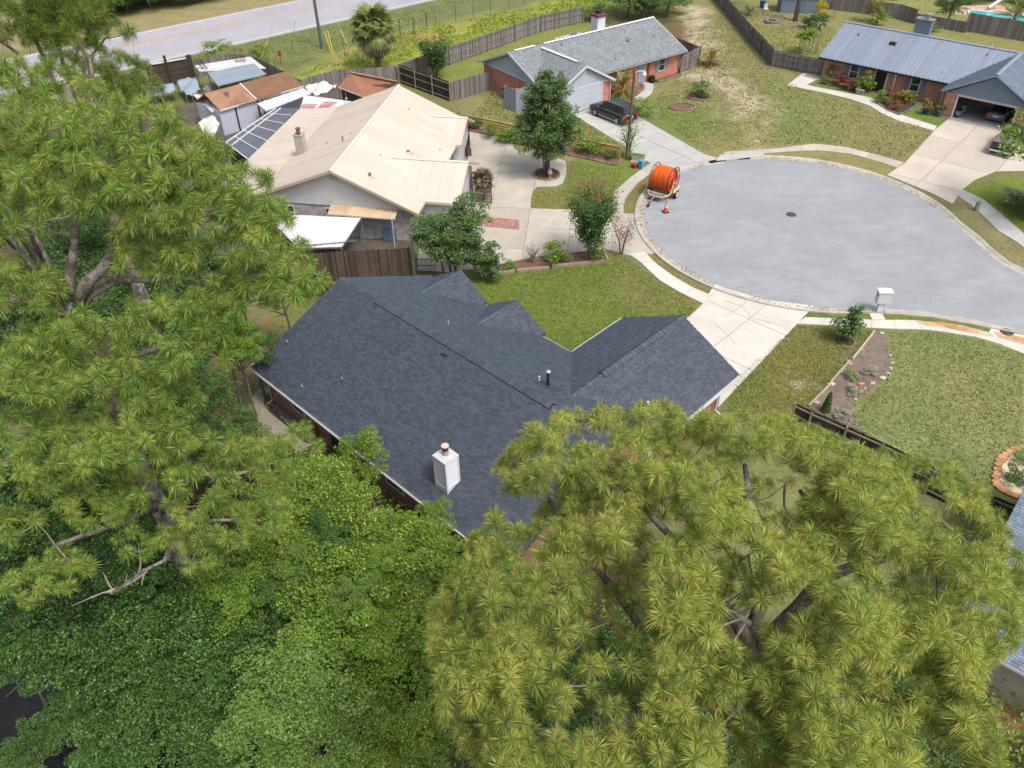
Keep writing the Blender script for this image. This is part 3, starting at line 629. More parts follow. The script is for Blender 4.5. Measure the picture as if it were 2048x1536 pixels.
b = B(); b.lathe((fc[0], fc[1], 4.89), [(.16, 0), (.15, .1), (.13, .16), (.13, .30)], 16); b.obj('flue', M_('flue_metal', C(196, 184, 176), .5, .3, 4, 20), chim)
b = B(); b.lathe((fc[0], fc[1], 5.16), [(.15, 0), (.16, .02), (.16, .20), (.15, .21)], 16); b.obj('flue_screen', M_('sooty_mesh', C(92, 84, 78), .9, .4, 9, 50), chim)
b = B(); b.lathe((fc[0], fc[1], 5.37), [(.17, 0), (.185, .015), (.175, .05), (.02, .07)], 18); b.obj('flue_lid', M_('pale_lid_metal', C(226, 212, 206), .5, .25, 5, 20), chim)
VM = (M_('grey_vent_metal', C(176, 182, 186), .5, .2, 5, 40), BLACKM)
for u, v in ((-1.19, 2.09), (2.09, .72), (3.82, 2.19)): pipe_vent(H, HA(u, v, EZ + v * .43), .045, .22, VM)
pipe_vent(H, HA(5.46, 8.41, RZ - (8.41 - VR) * .43), .05, .3, VM); pipe_vent(H, HA(12.55, 8.1, RZ - (8.1 - VR) * .43), .05, .36, (WHITE, BLACKM))
pipe_vent(H, HA(16.75, 11.7, 4.55 - 2.45 * .51), .07, .35, (WHITE, BLACKM))
q = HA(13.05, 8.2, RZ - (8.2 - VR) * .43)
b = B(); b.lathe((q[0], q[1], q[2] - .1), [(.13, 0), (.10, .14), (.075, .16), (.075, 1.0)], 14); fl = b.obj('flue_pipe', BLACKM, H)
b = B(); b.lathe((q[0], q[1], q[2] + .88), [(.06, 0), (.15, .04), (.14, .08), (.03, .14)], 14); b.obj('pipe_hood', GALV, fl)
b = B(); Tn = np.array([0, 0, 1.0]); b.slab([HA(12.35, 7.75, RZ - (7.75 - VR) * .43 + .045), HA(13.7, 7.75, RZ - (7.75 - VR) * .43 + .045), HA(13.75, 8.75, RZ - (8.75 - VR) * .43 + .045), HA(12.6, 8.45, RZ - (8.45 - VR) * .43 + .045)], .02); b.obj('flashing', M_('new_dark_felt', C(66, 72, 84), .9, .1), H)
v = 6.28; b = B(); HA.box(b, 7.62, 8.02, v - .35, v - .05, RZ - .36, RZ - .2); b.obj('roof_vent', BLACKM, H)
# back wall openings
DARKD = M_('dark_door', (.018, .017, .017), .6, .3)
b = B(); HA.box(b, 4.55, 5.5, .44, .498, .02, 2.1); dr = b.obj('door', DARKD, H); b = B(); HA.box(b, 5.36, 5.42, .39, .44, 1.0, 1.06); b.obj('handle', GALV, dr)
window(H, HA, 1.0, 2.2, .5, .9, 2.0, -1, WHITE, GLASS); window(H, HA, 9.2, 10.6, .5, .9, 2.0, -1, WHITE, GLASS)
for u0, u1 in ((-.1, 1.6), (4.9, 6.4)): window(H, HA, u0, u1, 12.8, .8, 2.1, 1, WHITE, GLASS, mullv=1)
b = B(); HA.box(b, 11.9, 16.7, 17.6, 17.66, .02, 2.2); gdoor = b.obj('garage_door', WHITE, H)
for i in range(4): b = B(); HA.box(b, 11.96, 16.64, 17.66, 17.68, .06 + i * .54, .55 + i * .54); b.obj('panel', WHITE, gdoor)

# things along the back wall
def barrel(c, r, h, m, name, label, cat):
    t = thing(name, label, cat, c); b = B(); b.lathe(c, [(r * .85, 0), (r, h * .25), (r, h * .75), (r * .88, h)], 18); b.obj('barrel', m, t)
    b = B(); b.lathe((c[0], c[1], h), [(r * .9, 0), (r * .92, .04), (r * .3, .06)], 18); b.obj('lid', m, t)
    b = B(); b.ring((c[0], c[1], h * .3), (0, 0, 1), r * 1.0, .015, 18, 5); b.ring((c[0], c[1], h * .7), (0, 0, 1), r * 1.0, .015, 18, 5); b.obj('hoop', m, t)
barrel(HA(2.85, .0), .33, 1.05, M_('teal_plastic', C(24, 66, 58), .5, .2), 'rain_barrel', 'dark teal rain barrel against the back wall of the brick house', 'barrel')
t = thing('covered_grill', 'grill under a dark navy cover behind the brick house', 'grill', HA(5.9, -.9)); CV = M_('navy_cover', (.012, .013, .024), .7, .3, 4, 20)
b = B(); HA.box(b, 5.3, 6.5, -1.2, -.6, .35, 1.1); b.obj('cover', CV, t); b = B(); HA.box(b, 5.4, 6.4, -1.12, -.68, 1.1, 1.28); b.obj('hood', CV, t)
b = B(); [HA.box(b, u, u + .06, v, v + .06, 0, .35) for u in (5.35, 6.39) for v in (-1.15, -.71)]; b.obj('leg', BLACKM, t)
# gravelly planting strip and stones between walk and wall
bed = struct_root('planting_bed'); MULCH = M_('dark_mulch', C(92, 76, 64), 1, .35, 3, 25, bmp=.8)
b = B(); b.prism(pxs([(536, 806), (549, 803), (632, 866), (640, 890), (574, 853), (538, 824)]), -.05, .03); b.obj('mulch', MULCH, bed)
STONE = M_('grey_stone', C(150, 146, 142), .9, .3, 4, 25, vvar=.4)
rs = B(); pw = np.array(pxs([(538, 808), (549, 804), (628, 866), (630, 880), (574, 850)])); k = 0
while k < 260:
    p = pw.min(0) + RNG.random(2) * (pw.max(0) - pw.min(0))
    if poly_dist(p[None], pw)[0] > .05: r = random.uniform(.04, .12); rs.val = random.random(); rs.blob((p[0], p[1], .04), (r, r * .8, r * .6), k, 6, 4, .25); k += 1
rs.obj('stones', STONE, bed, kind='stuff')

# ------------------------------------------------------------------ the tan-roofed house
TAN = M_('tan_sheet_metal', C(232, 220, 207), .55, .08, .5, 20, bmp=.05, vvar=.06, spec=.4, second=C(226, 214, 200), sfac=(.5, .7))
TT = thing('ranch_house', 'wide low house under a tan ribbed metal roof with gabled wings', 'house', HC(0, 9))
SID = M_('grey_lap_siding', C(222, 223, 224), .7, .10, 2, 20); BRKG = brickmat('grey_white_brick', C(206, 200, 202), C(160, 156, 162), C(216, 212, 210), ang=HC.a)
b = B(); HC.box(b, -9.6, 5.8, .5, 17.6, 0, 2.55); b.obj('wall', BRKG, TT)
b = B(); HC.box(b, 5.7, 8.5, 2.2, 8.7, 0, 2.54); b.obj('wall', M_('white_stucco', C(214, 218, 224), .8, .1, 2, 30), TT)
tp = [(HC(6.35, -.1, 2.65), HC(6.35, 18.0, 2.65), HC(0, 18.0, 5.6), HC(0, -.1, 5.6)), (HC(-6.0, 18.0, 3.35), HC(-6.0, -.1, 3.35), HC(0, -.1, 5.6), HC(0, 18.0, 5.6)),
      (HC(-9.9, 18.0, 2.9), HC(-9.9, -.1, 2.9), HC(-6.0, -.1, 3.35), HC(-6.0, 18.0, 3.35)),
      (HC(6.3, 1.9, 2.64), HC(8.95, 1.9, 2.64), HC(8.95, 5.6, 4.35), HC(2.7, 5.6, 4.35)), (HC(8.95, 9.3, 2.64), HC(6.3, 9.3, 2.64), HC(2.7, 5.6, 4.35), HC(8.95, 5.6, 4.35)),
      (HC(6.3, 12.6, 2.64), HC(6.75, 12.6, 2.64), HC(6.75, 15.4, 4.0), HC(3.4, 15.4, 4.0)), (HC(6.75, 18.2, 2.64), HC(6.3, 18.2, 2.64), HC(3.4, 15.4, 4.0), HC(6.75, 15.4, 4.0))]
b = B()
for i, p in enumerate(tp): b.slab([np.asarray(q) - [0, 0, .05 + .003 * i] for q in p], .14)
tr = b.obj('roof', TAN, TT)
for p in tp: roof_panels(tr, [np.asarray(q) + [0, 0, .0] for q in p], .92, TAN, 4, .03, (.05, .028))
b = B()
for a, c in ((HC(0, -.12, 5.63), HC(0, 18.05, 5.63)), (HC(2.9, 5.6, 4.38), HC(8.97, 5.6, 4.38)), (HC(3.6, 15.4, 4.03), HC(6.8, 15.4, 4.03))):
    d = (c - a) / np.linalg.norm(c - a); s_ = np.cross(d, (0, 0, 1))
    b = B()
    for s in (-1, 1): b.slab([a + [0, 0, .03], c + [0, 0, .03], c + s_ * s * .17 - [0, 0, .045], a + s_ * s * .17 - [0, 0, .045]], .012)
    b.obj('ridge_cap', TAN, TT)
TRIM = M_('tan_trim', C(206, 190, 168), .6, .12, 2, 20); b = B()
for a, c in ((HC(0, -.12, 5.5), HC(6.35, -.12, 2.55)), (HC(0, -.12, 5.5), HC(-6, -.12, 3.25)), (HC(-6, -.12, 3.25), HC(-9.9, -.12, 2.8)), (HC(8.97, 1.9, 2.54), HC(8.97, 5.6, 4.25)), (HC(8.97, 9.3, 2.54), HC(8.97, 5.6, 4.25)), (HC(6.78, 12.6, 2.54), HC(6.78, 15.4, 3.9)), (HC(6.78, 18.2, 2.54), HC(6.78, 15.4, 3.9))): b = B(); b.bar(a, c, .05, .2); b.obj('fascia', TRIM, TT)
# lap-sided front gable, board by board
for i in range(15):
    z = 2.56 + i * .19; hw = lambda zz, s: (s * (5.6 - .22 - zz) / (.4646 if s > 0 else .375))
    u0, u1 = max(hw(z + .19, -1), -9.4), min(hw(z + .19, 1), 5.75)
    if u1 - u0 < .3: break
    b = B(); b.val = random.random(); b.obb(HC(u0, .42, z), [*(HC.u * (u1 - u0)), 0], [*(HC.v * .08), 0], [*(HC.v * .022), .185]); b.obj('siding_board', SID, TT)
b = B(); HC.box(b, -.25, .25, .36, .41, 4.65, 5.05); b.obj('gable_vent', TRIM, TT)
b = B(); HC.box(b, 8.44, 8.5, 2.2, 8.7, 2.5, 2.6); b.add([HC(8.52, 2.3, 2.56), HC(8.52, 8.8, 2.56), HC(8.52, 5.55, 4.05), HC(8.4, 2.3, 2.56), HC(8.4, 8.8, 2.56), HC(8.4, 5.55, 4.05)], [(0, 1, 2), (3, 5, 4), (1, 4, 5, 2), (2, 5, 3, 0)]); b.obj('gable', SID, TT)
b = B(); HC.box(b, 5.9, 6.2, 12.9, 17.7, 0, 2.6); b.add([HC(6.3, 12.9, 2.56), HC(6.3, 17.9, 2.56), HC(6.3, 15.4, 3.75), HC(6.1, 12.9, 2.56), HC(6.1, 17.9, 2.56), HC(6.1, 15.4, 3.75)], [(0, 1, 2), (3, 5, 4), (1, 4, 5, 2), (2, 5, 3, 0)]); b.obj('gable', SID, TT)
window(TT, HC, -1.1, .1, .5, 1.0, 2.3, -1, WHITE, GLASS); window(TT, HC, -5, -3.6, .5, 1.0, 2.3, -1, WHITE, GLASS); window(TT, HC, 3.2, 5.0, 8.5, 1.0, 2.2, 1, WHITE, GLASS, axis='v')
window(TT, HC, 10, 11.4, 5.8, .9, 2.1, 1, WHITE, GLASS, axis='v')
b = B(); HC.box(b, -5.4, -4.72, 6.4, 7.0, 3.4, 5.25); tc = b.obj('chimney', M_('beige_siding', C(204, 194, 180), .7, .1, 2, 20), TT)
for i in range(9):
    b = B(); HC.box(b, -5.415, -4.705, 6.385, 6.4, 3.55 + i * .18, 3.72 + i * .18); HC.box(b, -4.72, -4.705, 6.4, 7.0, 3.55 + i * .18, 3.72 + i * .18); b.obj('siding_board', M_('beige_siding', (1, 1, 1)), tc)
b = B()
for (u0, u1, v0, v1) in ((-5.45, -4.67, 6.35, 6.45), (-5.45, -4.67, 6.95, 7.05), (-5.45, -5.35, 6.45, 6.95), (-4.77, -4.67, 6.45, 6.95)): HC.box(b, u0, u1, v0, v1, 5.25, 5.33)
b.obj('chimney_rim', TRIM, tc)
p = HC(-5.06, 6.7); b = B(); b.lathe((p[0], p[1], 5.25), [(.14, 0), (.14, .45), (.2, .46), (.2, .56), (.05, .6)], 14); b.obj('flue', M_('rusty_flue', C(150, 98, 92), .7, .3, 5, 20), tc)
def tz(u): return 5.6 - (.4646 * u if u > 0 else -.375 * u)
for px, py, r, h in ((687, 283, .06, .45), (655, 287, .07, .12), (703, 268, .04, .15), (740, 353, .1, .3), (817, 305, .12, .18), (762, 311, .04, .1), (692, 196, .04, .5), (880, 300, .05, .1), (817, 219, .06, .1)):
    for u in np.linspace(-6, 6.2, 245):
        z = tz(u); w_ = at2(px, py, z) - HC.o; uu = w_ @ HC.u
        if abs(uu - u) < .05: pipe_vent(TT, HC(u, w_ @ HC.v, z), r, h, (M_('bronze_vent', C(146, 128, 112), .6, .2), TRIM)); break
# tan awning over the side door, white lean-to
t = thing('metal_awning', 'small rust streaked tan metal awning under the grey gable', 'awning', at(730, 420))
AWN = M_('tan_awning_metal', C(226, 200, 166), .6, .12, 1.5, 20, vvar=.1, second=C(214, 176, 144), sfac=(.55, .75))
aw = [at(655, 427, 2.35), at(790, 437, 2.35), at(800, 408, 2.75), at(664, 400, 2.75)]; roof_panels(t, aw, .55, AWN, 2, .03, (.03, .025), 'awning_panel')
b = B(); b.bar(aw[0] - [0, 0, .06], aw[1] - [0, 0, .06], .05, .12); b.obj('front_trim', WHITE, t)
for i, p in enumerate((aw[0] + .12 * (aw[1] - aw[0]), aw[0] + .95 * (aw[1] - aw[0]))): b = B(); b.cyl((p[0], p[1], 0), .035, p[2] - .05, 8); b.obj('post', WHITE, t)
t = thing('carport', 'white ribbed metal lean-to beside the brown board fence', 'carport', at(640, 470))
WSH = M_('white_sheet_metal', C(240, 241, 244), .45, .07, .6, 20, bmp=.03, vvar=.05, spec=.5)
cp = [at(596, 496, 2.2), at(683, 494, 2.2), at(722, 436, 2.45), at(530, 427, 2.45)]
roof_panels(t, [cp[0], cp[3], cp[2], cp[1]], .6, WSH, 3, .03, (.05, .03))
b = B(); b.bar(cp[1] - [0, 0, .05], cp[2] - [0, 0, .05], .05, .12); b.bar(cp[0] - [0, 0, .05], cp[1] - [0, 0, .05], .05, .12); b.obj('beam', GALV, t)
for p in (cp[0], cp[1], cp[2]): b = B(); b.cyl((p[0], p[1], 0), .04, p[2] - .06, 8); b.obj('post', GALV, t)
b = B(); b.bar(at(600, 492, 2.34), at(712, 482, 2.34), .06, .06); b.obj('pipe', GALV, t)

# ------------------------------------------------------------------ the grey-roofed brick house
SH2 = M_('grey_shingle', C(152, 160, 166), .8, .45, 3.5, 5, bmp=.6, second=C(128, 136, 144), sfac=(.45, .65))
BRK2 = brickmat('salmon_brick', C(222, 136, 112), C(208, 122, 102), C(214, 172, 154), ang=HD.a); BLU = M_('blue_grey_siding', C(194, 208, 222), .7, .08, 2, 20)
G = thing('brick_house', 'salmon brick house with grey shingle roof and blue gable over a white garage', 'house', HD(-6, 3))
b = B(); HD.box(b, -12.7, -2.5, -6.5, 13.0, 0, 2.45); b.obj('wall', BRK2, G); b = B(); HD.box(b, -2.55, -.3, -6.5, .5, 0, 2.44); b.obj('wall', BRK2, G)
gp = [(HD(-1.95, -7.0, 2.5), HD(-1.95, 13.4, 2.5), HD(-7.57, 13.4, 4.8), HD(-7.57, -7.0, 4.8)), (HD(-13.2, 13.4, 2.5), HD(-13.2, -7.0, 2.5), HD(-7.57, -7.0, 4.8), HD(-7.57, 13.4, 4.8)),
      (HD(-1.97, -6.95, 2.5), HD(.1, -6.95, 2.5), HD(.1, -3.05, 4.62), HD(-7.1, -3.05, 4.62)), (HD(.1, .9, 2.5), HD(-1.97, .9, 2.5), HD(-7.1, -3.05, 4.62), HD(.1, -3.05, 4.62))]
b = B()
for i, p in enumerate(gp): b.slab([np.asarray(q) + [0, 0, .004 * i] for q in p], .16)
b.obj('roof', SH2, G)
def ridge(parent, a, c, w, m, lift=.05, name='ridge_cap', drop=.07):
    d = (c - a) / np.linalg.norm(c - a); s_ = np.cross(d, (0, 0, 1)); b = B()
    for s in (-1, 1): b.slab([a + [0, 0, lift], c + [0, 0, lift], c + s_ * s * w + [0, 0, lift - drop], a + s_ * s * w + [0, 0, lift - drop]], .015)
    return b.obj(name, m, parent)
ridge(G, HD(-7.57, -2.4, 4.8), HD(-7.57, 13.4, 4.8), .2, WHITE, .09); ridge(G, HD(-7.57, -6.2, 4.8), HD(-7.57, -3.6, 4.8), .2, WHITE, .09); ridge(G, HD(-7.0, -3.05, 4.64), HD(-1.2, -3.05, 4.64), .2, WHITE, .09)
b = B()
for a, c in ((HD(-7.57, -7.02, 4.7), HD(-1.95, -7.02, 2.4)), (HD(-7.57, -7.02, 4.7), HD(-13.2, -7.02, 2.4)), (HD(.12, -3.05, 4.52), HD(.12, .9, 2.4)), (HD(.12, -3.05, 4.52), HD(.12, -6.95, 2.4)), (HD(-7.57, 13.42, 4.7), HD(-1.95, 13.42, 2.4))): b = B(); b.bar(a, c, .05, .2); b.obj('fascia', WHITE, G); gutter(G, HD(-1.88, 1.0, 2.36), HD(-1.88, 13.4, 2.36), WHITE); gutter(G, HD(.1, .97, 2.36), HD(-1.9, .97, 2.36), WHITE)
def tri_gable(parent, pts, off, m, name='gable'):
    pts = [np.asarray(p) for p in pts]; o = np.asarray(off); P = pts + [p + o for p in pts]; b = B(); b.add(P, [(0, 1, 2), (3, 5, 4), (0, 3, 4, 1), (1, 4, 5, 2), (2, 5, 3, 0)]); return b.obj(name, m, parent)
tri_gable(G, [HD(-12.9, -6.56, 2.46), HD(-2.3, -6.56, 2.46), HD(-7.57, -6.56, 4.62)], [*(HD.v * .2), 0], BLU); gg = tri_gable(G, [HD(-.24, -6.6, 2.46), HD(-.24, .55, 2.46), HD(-.24, -3.05, 4.42)], [*(HD.u * -.2), 0], BLU)
b = B(); HD.box(b, -12.9, -2.2, -6.62, -6.5, 2.38, 2.48); HD.box(b, -.3, -.19, -6.6, .6, 2.38, 2.48); b.obj('gable_trim', WHITE, G)
b = B(); HD.box(b, -.24, -.2, -3.25, -2.85, 3.75, 4.2); b.obj('gable_vent', WHITE, gg)
b = B(); HD.box(b, -.31, -.26, -5.55, -.55, .02, 2.2); gdr = b.obj('garage_door', M_('pale_blue_garage_door', C(206, 218, 228), .5, .06), G)
for i in range(4): b = B(); HD.box(b, -.26, -.245, -5.5, -.6, .06 + i * .54, .55 + i * .54); b.obj('panel', M_('pale_blue_garage_door', (1, 1, 1)), gdr)
b = B(); HD.box(b, -.3, -.22, -.55, -.42, 0, 2.32); HD.box(b, -.3, -.22, -5.68, -5.55, 0, 2.32); HD.box(b, -.3, -.22, -5.55, -.55, 2.2, 2.34); b.obj('door_frame', WHITE, G)
b = B(); b.bar(HD(0, .95, 2.36), HD(-.22, .6, 2.1), .08, .08); b.bar(HD(-.22, .6, 2.1), HD(-.22, .6, .1), .08, .08); b.obj('downspout', WHITE, G)
SHUT = M_('grey_shutter', C(136, 138, 150), .7, .1)
for v0 in (3.6, 9.7):
    window(G, HD, v0, v0 + 1.0, -2.5, .8, 2.15, 1, WHITE, GLASS, axis='v')
    for w0 in (v0 - .5, v0 + 1.06): b = B(); HD.box(b, -2.5, -2.46, w0, w0 + .44, .8, 2.15); b.obj('shutter', SHUT, G)
b = B(); HD.box(b, -2.5, -2.46, 6.7, 7.6, .1, 2.15); dd = b.obj('door', M_('pale_blue_door', C(150, 178, 200), .5, .1), G); b = B(); HD.box(b, -2.46, -2.40, 7.45, 7.52, 1.0, 1.08); b.obj('handle', GALV, dd)
b = B(); HD.box(b, -2.52, -2.40, 8.0, 8.3, 0, 2.44); b.obj('brick_pier', M_('brown_brick_pier', C(140, 92, 74), .9, .2), G)
b = B(); q = HD(-8.2, 5.6); HD.box(b, -8.9, -7.8, 5.2, 6.3, 3.0, 6.0); ch = b.obj('chimney', WHITE, G); b = B(); HD.box(b, -8.98, -7.72, 5.12, 6.38, 6.0, 6.25); b.obj('chimney_band', M_('maroon_brick', C(130, 76, 78), .9, .2), ch)
b = B(); HD.box(b, -8.6, -8.1, 5.5, 6.0, 6.25, 6.6); b.obj('flue', BLACKM, ch)
for v, u, r, h in ((-.6, -6.8, .05, .5), (7.3, -5.2, .08, .5), (3.9, -3.2, .04, .3), (-3.0, -2.0, .03, .2), (11, -4.8, .03, .3)): pipe_vent(G, HD(u, v, 4.8 - (u + 7.57) * .409 if v != -3.0 else 4.6), r, h, VM)
b = B(); HD.box(b, -2.2, -1.75, 8.1, 8.6, .0, .75); b.obj('porch_seat', DARKD, G)
# raised deck behind, with slatted rail
t = thing('deck', 'white railed deck behind the white chimney of the brick house', 'deck', HD(-14.5, 8)); b = B(); HD.box(b, -17, -13.4, 6.6, 10.6, .5, .62); b.obj('floor', M_('deck_boards', C(190, 186, 180), .8, .2), t)
b = B(); HD.box(b, -17, -16.9, 6.6, 10.6, 1.5, 1.6); HD.box(b, -17, -13.4, 6.6, 6.7, 1.5, 1.6); HD.box(b, -17, -13.4, 10.5, 10.6, 1.5, 1.6); b.obj('rail', WHITE, t)
for i in range(26):
    b = B(); HD.box(b, -17 + i * .14, -16.94 + i * .14, 10.52, 10.58, .62, 1.5); b.obj('baluster', WHITE, t)
    b = B(); HD.box(b, -16.98, -16.92, 6.7 + i * .15, 6.76 + i * .15, .62, 1.5); b.obj('baluster', WHITE, t)
t = thing('beach_chair', 'pale blue folding lounge chair leaning up behind the white chimney', 'lounge chair', HD(-14.2, 7.4, .62)); CH_ = M_('pale_blue_canvas', C(176, 214, 232), .7, .1)
b = B(); b.obb(HD(-15.0, 7.1, 1.2), [*(HD.v * 1.0), 0], [*(HD.u * .55), 1.5], [0, 0, .05]); b.obj('back', CH_, t); b = B(); b.obb(HD(-15.0, 7.1, 1.15), [*(HD.v * 1.0), 0], [*(HD.u * -1.0), -.05], [0, 0, .05]); b.obj('seat', CH_, t)
b = B(); [b.bar(HD(u, v, .62), HD(u, v, 1.18), .05, .05) for u in (-15.0, -15.9) for v in (7.15, 8.05)]; b.obj('leg', GALV, t)

# ------------------------------------------------------------------ the metal-roofed house on the right
MET = M_('blue_grey_standing_seam', C(164, 174, 194), .4, .06, .5, 20, bmp=.03, vvar=.10, metal=.25, spec=.5)
BRK3 = brickmat('mottled_red_brick', C(206, 140, 116), C(170, 104, 88), C(222, 192, 176), ang=HB.a); BLU2 = M_('slate_blue_siding', C(126, 142, 164), .7, .08, 2, 20)
K = thing('brick_house', 'red brick house with pale standing seam metal roof and open garage', 'house', HB(8, 3))
b = B(); HB.box(b, -.7, 12.9, .5, 11.2, 0, 2.35); b.obj('wall', BRK3, K)
b = B()   # garage: three walls and a floor, open to the front
HB.box(b, 12.9, 13.15, -2.5, 9, 0, 2.35); HB.box(b, 20.3, 20.55, -2.5, 9, 0, 2.35); HB.box(b, 13.15, 20.3, 5.2, 5.4, 0, 2.35); HB.box(b, 13.15, 13.95, -2.5, -2.2, 0, 2.35); HB.box(b, 19.4, 20.3, -2.5, -2.2, 0, 2.35); b.obj('wall', BRK3, K)
b = B(); HB.box(b, 13.1, 20.35, -2.6, 5.2, -.05, .045); b.obj('floor', CONC_GREY, K)
kp = [(HB(-1.2, -.05, 2.4), HB(21, -.05, 2.4), HB(21, 5.8, 4.75), HB(-1.2, 5.8, 4.75)), (HB(21, 11.65, 2.4), HB(-1.2, 11.65, 2.4), HB(-1.2, 5.8, 4.75), HB(21, 5.8, 4.75)),
      (HB(12.4, -.1, 2.45), HB(12.4, -2.65, 2.45), HB(16.65, -2.65, 4.78), HB(16.65, 5.85, 4.78)), (HB(20.9, -2.65, 2.45), HB(20.9, -.1, 2.45), HB(16.65, 5.85, 4.78), HB(16.65, -2.65, 4.78))]
b = B()
for i, p in enumerate(kp): b.slab([np.asarray(q) - [0, 0, .04] for q in p], .12)
kr = b.obj('roof', MET, K)
roof_panels(kr, kp[0], .45, MET, 1, .025, (.06, .075)); roof_panels(kr, kp[1], .9, MET, 2, .025, (.03, .045)); roof_panels(kr, kp[2], .45, MET, 1, .025, (.06, .075)); roof_panels(kr, kp[3], .45, MET, 1, .025, (.06, .075))
ridge(K, HB(-1.22, 5.8, 4.8), HB(21, 5.8, 4.8), .2, MET, .04); ridge(K, HB(16.65, -2.67, 4.83), HB(16.65, 5.7, 4.83), .2, MET, .04)
b = B()
for a, c in ((HB(16.65, -2.68, 4.7), HB(12.4, -2.68, 2.36)), (HB(16.65, -2.68, 4.7), HB(20.9, -2.68, 2.36)), (HB(-1.22, 5.8, 4.68), HB(-1.22, -.05, 2.33))): b = B(); b.bar(a, c, .05, .16); b.obj('fascia', MET, K); b = B(); b.bar(HB(-1.2, -.1, 2.3), HB(12.4, -.1, 2.3), .08, .12); b.obj('gutter', M_('bronze_gutter', (.05, .05, .055), .5, .1), K)
tri_gable(K, [HB(12.95, -2.52, 2.38), HB(20.4, -2.52, 2.38), HB(16.65, -2.52, 4.5)], [*(HB.v * .2), 0], BLU2)
b = B(); c_ = HB(16.65, -2.55, 3.7); b.ring(c_, [*HB.v, 0], .3, .04, 18, 5); b.obj('gable_vent', BLU2, K)
b = B(); HB.box(b, 13.9, 19.45, -2.56, -2.2, 2.2, 2.4); b.obj('door_header', M_('pale_pink_trim', C(206, 190, 186), .7, .1), K)
b = B(); HB.box(b, 13.95, 14.05, -2.55, -2.2, 0, 2.2); HB.box(b, 19.3, 19.4, -2.55, -2.2, 0, 2.2); b.obj('door_frame', WHITE, K)
SH3 = M_('slate_shutter', C(128, 134, 148), .7, .1)
for u0 in (2.2, 8.6):
    window(K, HB, u0, u0 + 1.0, .5, .75, 2.2, -1, WHITE, GLASS, fw=.09)
    for w0 in (u0 - .58, u0 + 1.06): b = B(); HB.box(b, w0, w0 + .5, .455, .497, .75, 2.2); b.obj('shutter', SH3, K)
b = B(); HB.box(b, 5.0, 6.1, .46, .497, .05, 2.2); dd = b.obj('door', DARKD, K); b = B(); HB.box(b, 6.15, 6.28, .40, .497, .05, 2.3); HB.box(b, 4.9, 5.0, .42, .497, .05, 2.3); b.obj('frame', WHITE, dd); b = B(); HB.box(b, 6.95, 7.1, .42, .497, .1, 2.2); b.obj('storm_panel', WHITE, K)
c_ = HB(12.2, .46, 1.75); b = B(); b.ring(c_, [*HB.v, 0], .3, .07, 20, 6); rw_ = b.obj('round_window', WHITE, K); b = B(); b.tube([HB(12.2, .46, 1.75), HB(12.2, .44, 1.75)], .27, 20); b.obj('pane', GLASS, rw_)
b = B(); HB.box(b, 12.55, 12.68, -2.65, -2.5, .1, 2.35); b.obj('downspout', M_('grey_downspout', C(120, 124, 132), .6, .1), K)
b = B(); HB.box(b, 5.9, 7.5, 6.2, 7.0, 3.2, 6.1); ck = b.obj('chimney', BLU2, K); b = B(); HB.box(b, 5.8, 7.6, 6.1, 7.1, 6.1, 6.2); b.obj('chimney_cap', GALV, ck)
b = B(); p = HB(6.9, 6.6); b.lathe((p[0], p[1], 6.2), [(.2, 0), (.2, .35), (.4, .37), (.4, .5), (.1, .56)], 14); b.obj('flue', GALV, ck)
def kz(v): return 2.4 + v * .4017
for u, v, m, r, h in ((1.0, 4.2, VM, .06, .25), (11.2, 1.2, (WHITE, MET), .06, .3), (13.9, 4.7, VM, .05, .3), (13.8, 5.9, (WHITE, MET), .07, .25)): pipe_vent(K, HB(u, v, kz(v)), r, h, m)
b = B(); HB.box(b, 4.6, 5.2, 3.55, 3.95, kz(3.55), kz(3.75) + .25); b.obj('roof_vent', BLACKM, K)
# neighbour's roof at the right edge
NB = thing('house', 'grey shingled roof with white eave, at the right edge behind the pine crown', 'house', at(2070, 1150)); SH4 = M_('slate_blue_shingle', C(138, 152, 172), .9, .16, 1, 14, bmp=.5, vvar=.3)
n0, n1 = at(2052, 1030, 2.7), at(1900, 1262, 2.7); fN = Fr(n1[:2], 0); dU = at2(2052, 1345, 2.7) - n1[:2]; fN = Fr(n1[:2], math.degrees(math.atan2(dU[1], dU[0]))); vl = float((n0[:2] - n1[:2]) @ fN.v); ul = float((n0[:2] - n1[:2]) @ fN.u)
b = B(); fN.box(b, .5, 16, .5, 12, 0, 2.6); b.obj('wall', M_('beige_stucco', C(206, 196, 180), .9, .1, 2, 20), NB); np_ = [fN(0, 0, 2.7), fN(16.5, 0, 2.7), fN(16.5, 6.2, 5.2), fN(0, 6.2, 5.2)]
b = B(); b.slab(np_, .15); b.slab([fN(16.5, 12.4, 2.7), fN(0, 12.4, 2.7), fN(0, 6.2, 5.2), fN(16.5, 6.2, 5.2)], .15); nr = b.obj('roof', SH4, NB)
gutter(NB, fN(0, -.07, 2.56), fN(16.5, -.07, 2.56), WHITE)
shingle_plane([p + np.array([0, 0, .005]) for p in np_]); 
rest = B()
for (c, S, T, n, w, h, v) in SHINGLES: rest.val = v; rest.add(shingle_verts(c, S, T, n, w, h), SHF)
rest.obj('shingles', SH4, nr, kind='stuff'); SHINGLES = []
